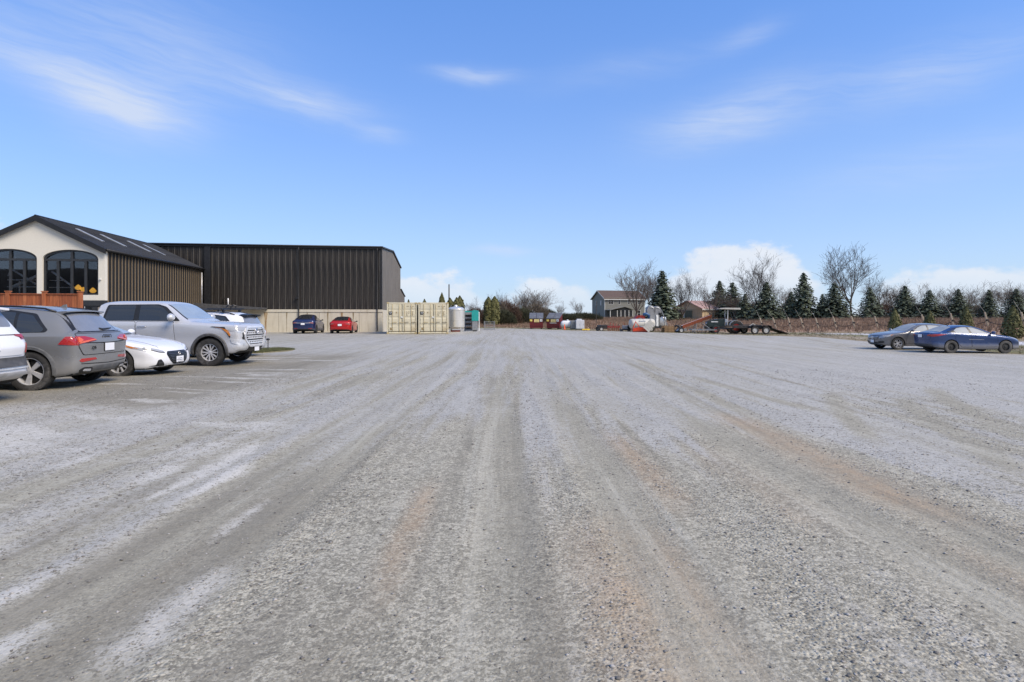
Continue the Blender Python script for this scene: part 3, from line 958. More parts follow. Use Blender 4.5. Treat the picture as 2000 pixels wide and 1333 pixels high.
def lamp_mat(name, col, rough=.15, glow=0.0, stripe=26):
    t = NT(name); co = t.coord('Object'); s = t.n.new('ShaderNodeTexWave'); s.inputs['Scale'].default_value = stripe; s.bands_direction = 'Z'
    s.inputs['Distortion'].default_value = 1.2; t.l.new(co, s.inputs[0])
    c = t.mix(s.outputs['Fac'], tuple(q * .45 for q in col), col)
    return t.done(c, rough, 0.0, Coat_Weight=1.0, Coat_Roughness=.03)


HEAD = lamp_mat('headlamp lens', (.50, .51, .53), .1)
TAIL = lamp_mat('red tail lens', (.50, .020, .016), .1)
TAILO = lamp_mat('orange red lamp tube', (.95, .16, .05), .2)
AMBER = lamp_mat('amber lens', (.75, .26, .04), .1)
t = NT('plate paint'); PLATE = t.done((.80, .81, .83), .4)
PLATEBLUE = M('plate lettering blue', (.05, .10, .32), .5)


def text_mesh(name, body, size, mat, parent, loc, rot, depth=.003, align='CENTER', sx=1.0):
    cu = bpy.data.curves.new(name, 'FONT'); cu.body = body; cu.size = size; cu.extrude = depth; cu.align_x = align; cu.align_y = 'CENTER'; cu.resolution_u = 2
    tmp = bpy.data.objects.new('tmp', cu); COL.objects.link(tmp)
    me = bpy.data.meshes.new_from_object(tmp.evaluated_get(bpy.context.evaluated_depsgraph_get()))
    bpy.data.objects.remove(tmp); me.materials.clear(); me.materials.append(mat)
    o = put(bpy.data.objects.new(name, me), parent); o.location = loc; o.rotation_euler = rot; o.scale = (sx, 1, 1); return o


def plate(c, view, y, z, w=.31, h=.155, frame=TRIM, text=None):
    o = c.patch('plate_holder', [(y - w / 2 - .012, z - h / 2 - .012), (y + w / 2 + .012, z - h / 2 - .012), (y + w / 2 + .012, z + h / 2 + .012), (y - w / 2 - .012, z + h / 2 + .012)], view, frame, .022, step=9, rim=.03)
    p, d, n = c.ray(view, y, z); sg = -1 if view == 'B' else 1
    xs = [v.co.x for v in o.data.vertices]; xf = (min(xs) if view == 'B' else max(xs)) + sg * .004
    m = MB(); m.cbox(min(xf, xf + sg * .006), max(xf, xf + sg * .006), y - w / 2, y + w / 2, z - h / 2, z + h / 2, .0015)
    q = m.build('licence_plate', PLATE, c.root)
    if text:
        text_mesh('plate_lettering', text, h * .62, PLATEBLUE, q, (xf + sg * .0065, y - .055, z - h * .05), (R(90), 0, R(90) if sg > 0 else R(-90)), .001, sx=.8)
    return q


def flare(c, sx_list, mat, w=.075, out=.018, name='arch_trim', a0=-12):
    """moulded trim running round each wheel opening"""
    S = c.s; ar = S.get('arch', S['R'] + .055)
    for sx in sx_list:
        for sy in (1, -1):
            m = MB(); vs = []; fs = []; k = 26
            for i in range(k + 1):
                a = R(a0) + (math.pi - 2 * R(a0)) * i / k
                row = []
                for rad, o in ((ar - .012, -.03), (ar - .012, out), (ar + w * .6, out), (ar + w, -.004)):
                    x, z = sx + rad * math.cos(a), S['R'] + .01 + rad * math.sin(a)
                    p, d, n = c.ray('L' if sy > 0 else 'Rt', c.xo - x, max(z, .24))
                    vs.append((x, p.y + sy * o, z))
            for i in range(k):
                for j in range(3): fs.append((i * 4 + j, i * 4 + 4 + j, i * 4 + 5 + j, i * 4 + 1 + j))
            m.add(vs, fs); m.build(name, mat, c.root, auto=35)


def doors(c, specs, handles=None, hmat=None):
    """door skins with a dark shut line round each; specs: polygons in (s, z)"""
    for v in ('L', 'Rt'):
        for i, p in enumerate(specs):
            cx = sum(q[0] for q in p) / len(p); cz = sum(q[1] for q in p) / len(p)
            big = [(q[0] + (.011 if q[0] > cx else -.011), q[1] + (.011 if q[1] > cz else -.011)) for q in p]
            g = c.patch('shut_line', rounded(big, .05), v, SEAM, .0015, rim=0)
            d = c.patch('door', rounded(p, .05), v, c.paint, .005, rim=.006)
            g.parent = d
            if handles:
                s, z, ln = handles[i]; q, dr, n = c.ray(v, s, z); sg = 1 if v == 'L' else -1
                m = MB(); m.tube([(q.x - ln / 2, q.y, z), (q.x - ln / 2 + .02, q.y + sg * .035, z), (q.x + ln / 2 - .02, q.y + sg * .035, z + .004), (q.x + ln / 2, q.y, z + .004)], .014, 6)
                m.build('door_handle', hmat or c.paint, d, smooth=True)
# ------------------------------------------------------------------ buildings on the left
YAW = R(7.55)
UX, UY = (math.cos(YAW), math.sin(YAW)), (-math.sin(YAW), math.cos(YAW))


def on_plane(px, py, org):
    """where the line of sight through a photo point meets the facade through org: (u along facade, z)"""
    k = (px - 1000) / F
    t = (k * org[1] - org[0]) / (UX[0] - k * UX[1])
    Y = org[1] + t * UX[1]
    return t, gh(py, Y)


DARK = M('charcoal metal trim', (.018, .018, .019), .5, .2)
BLACKM = M('black window frame', (.028, .030, .033), .45)
STUCCO = M('cream stucco', srgb(214, 209, 196), .85, var=.05, scale=14, bump=.12, bscale=120)
SLATW = M('weathered tan batten', srgb(126, 111, 90), .75, var=.22, scale=3, stretch=(3, 3, .4), dirt=srgb(110, 98, 82))
BRONZE = M('bronze black siding', (.030, .028, .026), .5, .25, var=.35, scale=1.2, stretch=(6, 6, .35))
t = NT('weathered bronze cladding'); co = t.coord('Object', (5, 5, .25)); n = t.noise(co, 1.6, 6, .65); n2 = t.noise(t.coord('Object', (30, 30, .6)), 1.0, 3, .6)
c = t.mix(t.ramp(n, .35, .72), (.017, .0145, .012), (.060, .050, .040)); c = t.mix(t.ramp(n2, .55, .8, 0, .5), c, (.09, .078, .063))
CLADM = t.done(c, .42, .35)
RIBM = M('pale rib edge', (.135, .12, .10), .45, .3, var=.5, scale=1.5, stretch=(8, 8, .3))
ROOFM = M('dark ribbed roofing', (.036, .036, .038), .5, .3, var=.3, scale=2)
SKYL = M('white skylight sheet', (.30, .31, .32), .4, var=.3)
t = NT('stained concrete'); co = t.coord('Object'); cs = t.coord('Object', (1.3, 1.3, .16)); n = t.noise(co, 2.2, 6, .65); s_ = t.noise(cs, 1.5, 5, .7); f_ = t.noise(co, 30, 4, .6)
c = t.mix(n, srgb(188, 180, 160), srgb(210, 203, 186)); c = t.mix(t.ramp(s_, .50, .72, 0, .55), c, srgb(158, 146, 122)); c = t.mix(t.ramp(f_, .6, .8, 0, .3), c, srgb(120, 112, 98))
t.bump(f_, .2, .01); CONC = t.done(c, .9)
t = NT('rust streaked concrete'); co = t.coord('Object'); cs = t.coord('Object', (4, 4, .35)); n = t.noise(co, 2.2, 6, .65); s_ = t.noise(cs, 1.5, 5, .7)
c = t.mix(n, srgb(176, 160, 130), srgb(196, 182, 150)); RUSTC = t.done(t.mix(t.ramp(s_, .40, .62, .1, .9), c, srgb(128, 92, 58)), .9)
PIPE = M('white vent pipe', (.75, .75, .74), .5)

t = NT('hall window glass')
gl = t.n.new('ShaderNodeBsdfGlossy'); gl.inputs['Roughness'].default_value = .015; gl.inputs['Color'].default_value = (.85, .9, .95, 1)
tr = t.n.new('ShaderNodeBsdfTransparent'); tr.inputs['Color'].default_value = (.78, .80, .82, 1)
fz_ = t.n.new('ShaderNodeFresnel'); fz_.inputs['IOR'].default_value = 1.6
mx = t.n.new('ShaderNodeMixShader'); t.l.new(t.math('ADD', t.math('MULTIPLY', fz_.outputs[0], .9), .015), mx.inputs[0]); t.l.new(tr.outputs[0], mx.inputs[1]); t.l.new(gl.outputs[0], mx.inputs[2])
t.l.new(mx.outputs[0], t.out.inputs[0]); HALLGLASS = t.mat

# ---- black metal warehouse on a concrete base
WO = (-12.23, 53.5)                        # its near right corner
WTOP, WCON = 7.9, 2.08
wh = thing('metal_warehouse', 'long black ribbed metal warehouse standing on a stained concrete base', 'warehouse', (WO[0], WO[1], 0), YAW)
LW, DP = 27.0, 39.0                        # facade runs from x=-LW to 0, the building goes back to y=DP
prof = [(0.06, WCON), (0.06, WTOP - .05), (13.7, 8.95), (28.6, 8.25), (28.6, 5.2), (38.8, 4.5), (38.8, 0), (0.06, 0)]
m = MB(); m.prism(prof, 'x', -LW, -.06); m.build('wall', BRONZE, wh)
m = MB(); m.prism([(-.12, WTOP - .02), (13.7, 9.02), (28.9, 8.30), (28.9, 8.42), (13.7, 9.16), (-.12, WTOP + .10)], 'x', -LW - .1, .10); rf = m.build('roof', DARK, wh)
m = MB(); m.prism([(28.75, 5.24), (39.2, 4.52), (39.2, 4.62), (28.75, 5.36)], 'x', -LW, .10); m.build('lean_to_roof', DARK, wh)
bx('fascia', (-LW, .08, -.16, -.122, WTOP - .16, WTOP + .10), DARK, rf)
m = MB(); m.tube([(-LW, -.22, WTOP + .04), (.08, -.22, WTOP + .04)], .07, 8); m.build('gutter', DARK, rf, smooth=True)
# cladding sheets, each with a raised rib at its edge and a shallow one between
pw = .53
def sheet(w, h, k):
    m = MB(); m.mi = 0
    m.prism([(0, 0), (w - .06, 0), (w - .06, -.006), (w * .62, -.006), (w * .58, -.022), (w * .48, -.022), (w * .44, -.006), (.06, -.006), (0, -.012)], 'z', 0, h)
    m.mi = 1; m.prism([(w - .07, 0), (w - .004, 0), (w - .015, -.055), (w - .055, -.055)], 'z', 0, h)
    return m
src = None
x = -.20
while x - pw > -LW:
    if src is None:
        src = sheet(pw, WTOP - WCON - .22, 0).build('cladding_sheet', [CLADM, RIBM], wh); o = src
    else:
        o = src.copy(); put(o, wh)
    o.location = (x - pw, .055, WCON + .02); x -= pw
# gable end: the sheets step with the roof line
y = .25
roofz = lambda yy: (WTOP - .05 + (8.95 - WTOP + .05) * (yy / 13.7)) if yy < 13.7 else (8.95 + (8.25 - 8.95) * (yy - 13.7) / 14.9 if yy < 28.6 else 5.2 - .7 * (yy - 28.6) / 10.2)
while y + 1.06 < 38.7:
    h = min(roofz(y), roofz(y + 1.06)) - WCON - .06
    m = MB(); m.prism([(y, 0), (y + 1.06, 0), (y + 1.0, .05), (y + .9, .05), (y + .85, .012), (y + .5, .012), (y + .46, .03), (y + .38, .03), (y + .34, .012), (y + .04, .012)], 'z', WCON + .02, WCON + h)
    o = m.build('gable_sheet', M('gable siding with painted sun', (.155, .140, .122), .55, .1, var=.25, scale=1.5, stretch=(6, 6, .35)), wh)  # sunlight on this end put into a paler brown than the front
    for v in o.data.vertices: v.co = (v.co.y - .06, v.co.x, v.co.z)
    o.data.flip_normals(); y += 1.06
bx('corner_trim', (-.19, .02, -.03, .16, WCON, WTOP - .02), DARK, wh)
u405 = on_plane(405, 500, WO)[0]
bx('pilaster', (u405 - .22, u405 + .30, -.14, .05, WCON, WTOP - .16), DARK, wh)
# concrete base poured in bays
xx = 0.0; bays = [2.1, 3.6, 3.6, 3.6, 3.6, 3.6, 3.6, 3.2]
rustbay = 2
for i, b in enumerate(bays):
    o = bx('concrete_bay', (xx - b + .012, xx - .012, .0, .40, -.25, WCON - .27), CONC, wh, .015)
    xx -= b
bx('concrete_end', (-.38, .04, .42, 38.6, -.25, WCON - .02), CONC, wh, .01)
bx('concrete_ledge', (-LW, .05, -.05, .42, WCON - .265, WCON - .01), CONC, wh, .02)
for px, w in ((519, .30), (560, .10), (640, .14), (668, .2), (690, .12), (600, .08)):      # run-off streaks
    u = on_plane(px, 620, WO)[0]
    m = MB(); m.prism([(u - w * .6, WCON - .27), (u + w * .6, WCON - .27), (u + w * .25, WCON - 1.0), (u + w * .15, .02), (u - w * .2, .1), (u - w * .3, WCON - .9)], 'y', -.0035, .02)
    m.build('rust_stain', RUSTC if px in (519, 668) else M('damp stain', srgb(140, 126, 100), .9, var=.2, scale=3), wh)
for px, z1 in ((584, WTOP - .1), (737, WTOP - .1)):
    u = on_plane(px, 560, WO)[0]
    m = MB(); m.tube([(u, -.20, z1), (u, -.12, z1 - .3), (u, -.10, .15), (u, -.22, .08)], .055, 8); m.build('downspout', DARK, wh, smooth=True)
u = on_plane(581, 585, WO)[0]
bx('wall_lamp', (u - .16, u + .10, -.30, -.08, 3.0, 3.2), DARK, wh, .03)
# dock canopy slab against the wall, sloping down to the right
u0, u1 = on_plane(392, 604, WO)[0], on_plane(523, 611, WO)[0]
m = MB(); m.prism([(u0 - 3.0, 2.10), (u1, 2.06), (u1, 2.22), (u0, 2.62), (u0 - 3.0, 2.66)], 'y', -1.9, -.07); m.build('canopy', M('canopy membrane', (.075, .075, .078), .7, var=.3), wh)
for px, zt in ((455, 3.05), (393, 3.1)):
    u = on_plane(px, 600, WO)[0]
    MB().tube([(u, -1.2, 2.2), (u, -1.2, zt)], .055, 8).build('vent_pipe', PIPE, wh, smooth=True)
u = on_plane(441, 595, WO)[0]
m = MB(); m.tube([(u - .18, -.2, 2.6), (u - .18, -.25, 2.95), (u, -.28, 3.1), (u + .2, -.25, 2.95), (u + .2, -.2, 2.55)], .03, 6); m.build('pipe_loop', DARK, wh, smooth=True)

# ---- cream gabled hall with arched windows and a batten-clad side
HO = (-25.98, 36.3)
hall = thing('gabled_hall', 'cream gabled hall with big arched windows and dark metal roof', 'building', (HO[0], HO[1], 0), YAW)
EZ, RZ, HWD, HL = 5.67, 7.62, 3.90, 15.1
HP = lambda px, py: on_plane(px, py, HO)
# facade wall with arched openings: outer polygon minus the openings, built as vertical strips
def arch_poly(x0, x1, zb, zs, zt, k=14):
    pts = [(x0, zb), (x0, zs)]
    for i in range(1, k):
        a = math.pi * i / k; pts.append(((x0 + x1) / 2 - (x1 - x0) / 2 * math.cos(a), zs + (zt - zs) * math.sin(a)))
    return pts + [(x1, zs), (x1, zb)]
wx0, _ = HP(83, 540); wx1, wz_b = HP(192, 576); _, wz_s = HP(137, 506); _, wz_t = HP(137, 488)
wx0b, wx1b = HP(-38, 540)[0], HP(72, 540)[0]
openings = [(wx0, wx1), (wx0b, wx1b)]
zb = wz_b - .02
_, fz = HP(160, 587)                       # underside of the stucco
m = MB()
NS = 130
us = np.linspace(-2 * HWD, -.0, NS + 1)
us = sorted(set(list(us) + [wx0, wx1, wx0b, wx1b]))
def roofl(u): return EZ + (RZ - EZ) * (1 - abs(u + HWD) / HWD)
def archz(u, a, b):
    q = (u - (a + b) / 2) / ((b - a) / 2); q = min(1, abs(q)); return wz_s + (wz_t - wz_s) * math.sqrt(max(0, 1 - q * q))
for a, b in zip(us[:-1], us[1:]):
    mid = (a + b) / 2; op = [o for o in openings if o[0] <= mid <= o[1]]
    za, zb2 = (archz(a, *op[0]), archz(b, *op[0])) if op else (fz, fz)
    m.prism([(a, za), (b, zb2), (b, roofl(b)), (a, roofl(a))], 'y', 0, .30)
    if op: m.box(a, b, 0, .30, fz, zb)
stucco = m.build('stucco_wall', STUCCO, hall)
bm = bmesh.new(); bm.from_mesh(stucco.data); bmesh.ops.remove_doubles(bm, verts=bm.verts, dist=1e-4)
bmesh.ops.delete(bm, geom=[f for f in bm.faces if abs(f.normal.x) > .99 and -2 * HWD + .01 < f.calc_center_median().x < -.01 and not any(abs(f.calc_center_median().x - q) < .01 for o in openings for q in o)], context='FACES_ONLY')
bm.to_mesh(stucco.data); bm.free()
for sg in (1, -1):                         # raised border under the verge
    m = MB(); u1 = -HWD + sg * HWD
    m.prism([(-HWD, RZ - .02), (u1, EZ - .02), (u1, EZ - .33), (-HWD, RZ - .33)], 'y', -.025, .0); m.build('verge_band', STUCCO, hall)
# dark wall below the stucco, door and stone pier
bx('lintel', (-2 * HWD, -.0, -.06, .3, fz - .36, fz - .004), BLACKM, hall, .01)
bx('lower_wall', (-2 * HWD, -.55, .05, .35, 0, fz - .362), DARK, hall)
dx0, dx1 = HP(163, 600)[0], HP(191, 600)[0]
bx('door_frame', (dx0 - .08, dx1, -.01, .06, 0, fz - .37), BLACKM, hall)
dr = bx('door', (dx0, dx1 - .35, -.035, -.012, .05, fz - .42), GLASS_D, hall)
MB().tube([(dx0 + .12, -.09, .9), (dx0 + .12, -.09, 2.1)], .018, 6).build('door_handle', SATIN, dr)
rs2 = random.Random(3)
pier = bx('pier_core', (dx1 + .02, -.04, .02, .30, 0, fz - .37), M('mortar', (.22, .20, .17), .9), hall)
zz = .1
STONES = [M('stone %s' % n, srgb(*c), .85, var=.25, scale=9, bump=.3) for n, c in (('buff', (176, 146, 108)), ('grey', (140, 132, 122)), ('ochre', (168, 122, 76)), ('brown', (116, 92, 72)))]
while zz < fz - .5:
    hh = rs2.uniform(.14, .22); xx = dx1 + .03
    while xx < -.08:
        ww = min(rs2.uniform(.18, .4), -.05 - xx)
        if ww < .08: break
        bx('stone', (xx, xx + ww - .015, -.045 - rs2.uniform(0, .03), .04, zz, min(zz + hh, fz - .39) - .015), rs2.choice(STONES), pier, .012); xx += ww
    zz += hh
# windows: glass, frames, glazing bars
for k, (a, b) in enumerate(openings):
    w = bpy.data.objects.new('window', None); put(w, hall)
    pts = arch_poly(a + .01, b - .01, zb, wz_s, wz_t - .005, 20)
    m = MB(); m.prism(pts, 'y', .20, .212)
    m.build('pane', HALLGLASS, w)
    cen = ((a + b) / 2, (zb + wz_s) / 2)
    fr = MB()
    inner = [(q[0] + (.10 if q[0] < cen[0] else -.10) * min(1, abs(q[0] - cen[0]) / .4), q[1] + (.09 if q[1] < zb + .01 else (-.09 if q[1] > wz_s + .05 else -.02))) for q in pts]
    n = len(pts)
    for i in range(n):
        j = (i + 1) % n
        fr.prism([pts[i], pts[j], inner[j], inner[i]], 'y', .10, .196)
    fr.build('frame', BLACKM, w)
    tz = wz_s - .06
    bx('transom', (a + .05, b - .05, .105, .195, tz - .07, tz + .06), BLACKM, w)
    for q in (.25, .5, .75):
        u = a + (b - a) * q; bx('mullion', (u - .07, u + .07, .11, .194, zb + .05, tz - .072), BLACKM, w)
    u = (a + b) / 2; bx('mullion', (u - .07, u + .07, .11, .194, tz + .062, wz_t - .05), BLACKM, w)
# what shows through the glass: dark room, handrails, amber lanterns
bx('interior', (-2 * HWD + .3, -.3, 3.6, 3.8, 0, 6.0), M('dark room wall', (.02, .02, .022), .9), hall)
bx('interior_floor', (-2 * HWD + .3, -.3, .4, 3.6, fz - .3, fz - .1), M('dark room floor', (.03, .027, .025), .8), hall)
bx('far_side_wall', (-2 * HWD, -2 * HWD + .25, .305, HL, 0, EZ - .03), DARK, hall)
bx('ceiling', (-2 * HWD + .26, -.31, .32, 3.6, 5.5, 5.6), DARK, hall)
RAIL = M('pale steel beam', (.62, .63, .64), .5, .3)
for (p1, p2, r, yb) in (((86, 529), (137, 566), .07, .75), ((137, 566), (150, 573), .05, .75), ((72, 529), (0, 561), .11, .9), ((5, 524), (72, 565), .06, .75), ((0, 538), (5, 524), .08, .75), ((84, 561), (130, 561), .03, .6), ((84, 547), (110, 547), .03, .6), ((0, 560), (72, 560), .03, .6), ((0, 546), (72, 546), .03, .6), ((27, 549), (27, 576), .04, .5), ((131, 560), (129, 577), .04, .5)):
    (ua, za), (ub, zb_) = HP(*p1), HP(*p2)
    MB().tube([(ua, yb, za), (ub, yb, zb_)], r, 5).build('interior_beam', RAIL, hall)
t = NT('amber lantern'); LANT = t.done((.80, .42, .06), .5, 0, Emission_Color=(.9, .45, .06), Emission_Strength=.35)
for px, py, r in ((144, 561, .19), (154, 565, .16), (173, 567, .19), (70, 552, .20)):
    u, z = HP(px, py)
    m = MB(); m.lathe([(.02, r * .95), (r * .55, r * .55), (r, -.1 * r), (r * .8, -r * .6), (r * .3, -r * .85), (0, -r * .85)], 10, 'z', (u, .46, z)); l = m.build('lantern', LANT, hall, smooth=True)
    MB().tube([(u, .46, z + r * .9), (u, .46, 5.2)], .008, 4).build('lantern_cord', DARK, l)
# roof: two slopes with standing ribs, skylight sheets on the near slope
ov = .22
for sg in (1, -1):
    m = MB(); u1 = -HWD + sg * (HWD + .18); z1 = EZ - (RZ - EZ) / HWD * .18
    m.prism([(-HWD, RZ + .02), (u1, z1 + .02), (u1, z1 + .14), (-HWD, RZ + .16)], 'y', -ov, HL); m.build('roof_slope', ROOFM, hall)
    m = MB(); m.prism([(-HWD, RZ - .16), (u1, z1 - .16), (u1, z1 + .17), (-HWD, RZ + .19)], 'y', -ov - .05, -ov - .003); m.build('barge_board', DARK, hall)
sl = Vector((HWD + .18, 0, -(RZ - EZ) / HWD * (HWD + .18)))
rib = None; y = .1
while y < HL - .1:
    m = MB()
    if rib is None:
        m.add([(0, -.03, 0), (0, .03, 0), (0, .012, .05), (0, -.012, .05)] + [(sl.x, -.03, sl.z), (sl.x, .03, sl.z), (sl.x, .012, sl.z + .05), (sl.x, -.012, sl.z + .05)],
              [(0, 1, 2, 3), (4, 7, 6, 5), (0, 3, 7, 4), (1, 5, 6, 2), (3, 2, 6, 7)]); rib = m.build('roof_rib', ROOFM, hall); o = rib
    else: o = rib.copy(); put(o, hall)
    o.location = (-HWD, y, RZ + .16); y += .45
for y0 in (2.2, 5.0, 8.6, 11.0):
    m = MB(); a, b = .22, .62
    p0, p1 = sl * a, sl * b
    m.add([(p0.x, 0, p0.z + .03), (p0.x, .36, p0.z + .03), (p1.x, .36, p1.z + .03), (p1.x, 0, p1.z + .03), (p0.x, 0, p0.z - .02), (p0.x, .36, p0.z - .02), (p1.x, .36, p1.z - .02), (p1.x, 0, p1.z - .02)],
          [(0, 1, 2, 3), (4, 7, 6, 5), (0, 4, 5, 1), (1, 5, 6, 2), (2, 6, 7, 3), (3, 7, 4, 0)])
    o = m.build('skylight', SKYL, hall); o.location = (-HWD, y0, RZ + .185)
m = MB(); m.tube([(-HWD, -ov, RZ + .17), (-HWD, HL, RZ + .17)], .07, 6); m.build('ridge_cap', DARK, hall)
m = MB(); m.tube([(.22, -ov, EZ + .02), (.22, HL, EZ + .02)], .075, 8); m.build('gutter', DARK, hall, smooth=True)
# side wall behind upright battens
bx('side_wall', (-.30, -.02, .305, HL, 0, EZ - .03), M('black backing board', (.008, .008, .008), .8), hall)
bat = None; y = .34
while y < HL - .2:
    if bat is None: bat = bx('batten', (-.015, .030, -.024, .024, 2.0, EZ - .10), SLATW, hall); o = bat; o.location = (0, y, 0)
    else: o = bat.copy(); put(o, hall); o.location = (0, y, 0)
    y += .415
u, z = HP(197, 546); bx('security_camera', (u - .05, u + .05, -.14, -.002, z - .04, z + .05), PIPE, hall, .01)
m = MB(); m.tube([(.10, HL - .25, EZ - .3), (.10, HL - .25, 2.2)], .05, 8); m.build('downspout', SATIN, hall, smooth=True)

# ---- cedar board fence in front of the hall
FO = (-22.9, 30.2)
uf, zf = on_plane(157, 573, FO)
CED = [M('cedar %d' % i, srgb(*c), .75, var=.28, scale=2.5, stretch=(6, 6, .5)) for i, c in enumerate(((156, 90, 54), (144, 80, 47), (164, 99, 62), (136, 74, 45)))]
fence = thing('cedar_fence', 'orange-brown cedar board fence behind the parked cars by the hall', 'fence', (FO[0], FO[1], 0), YAW)
FT = zf - .03
posts = [uf, on_plane(87, 573, FO)[0], on_plane(87, 573, FO)[0] * 2 - uf, on_plane(87, 573, FO)[0] * 3 - 2 * uf]
for p in posts[:3] + [posts[3]]:
    o = bx('post', (p - .09, p + .09, -.09, .09, 0, FT + .08), CED[0], fence, .008); bx('post_cap', (p - .12, p + .12, -.12, .12, FT + .082, FT + .13), CED[2], o, .01)
for a, b in zip(posts[1:], posts[:-1]):
    bx('top_rail', (a + .095, b - .095, -.07, .07, FT - .05, FT), CED[1], fence, .006)
    bx('middle_rail', (a + .095, b - .095, .035, .08, FT - 1.0, FT - .9), CED[1], fence)
    bx('bottom_rail', (a + .095, b - .095, .035, .08, .35, .45), CED[1], fence)
    n = int((b - a - .2) / .145); w = (b - a - .2) / n
    for i in range(n): bx('board', (a + .1 + i * w + .004, a + .1 + (i + 1) * w - .004, -.012, .012 + random.uniform(0, .006), .2, FT - .053), random.choice(CED), fence)
# ---- grey crossover parked tail-out
GREY = paint_mat('nardo grey paint', srgb(118, 119, 120), .15, .12, dirt=(.26, .25, .235), dirt_h=.75, dirt_max=.75)
WHITE = paint_mat('white paint', srgb(222, 223, 226), 0, .05, dirt=(.34, .33, .31), dirt_h=.40, dirt_max=.6)
SILVER = paint_mat('silver paint', srgb(192, 193, 196), .25, .15, dirt=(.40, .39, .38), dirt_h=.35, dirt_max=.5)
BLUE = paint_mat('dusty blue paint', srgb(42, 66, 110), .25, .2, dirt=(.19, .185, .18), dirt_h=.50, dirt_max=.9)
DGREY = paint_mat('dark grey paint', srgb(112, 112, 114), .35, .2, dirt=(.20, .19, .18), dirt_h=.35, dirt_max=.6)
NAVY = paint_mat('navy paint', srgb(30, 44, 84), .3, .2, dirt=(.13, .125, .12), dirt_h=.45, dirt_max=.8)
RED = paint_mat('red paint', srgb(178, 22, 26), .2, .15, dirt=(.20, .17, .16), dirt_h=.25, dirt_max=.5)


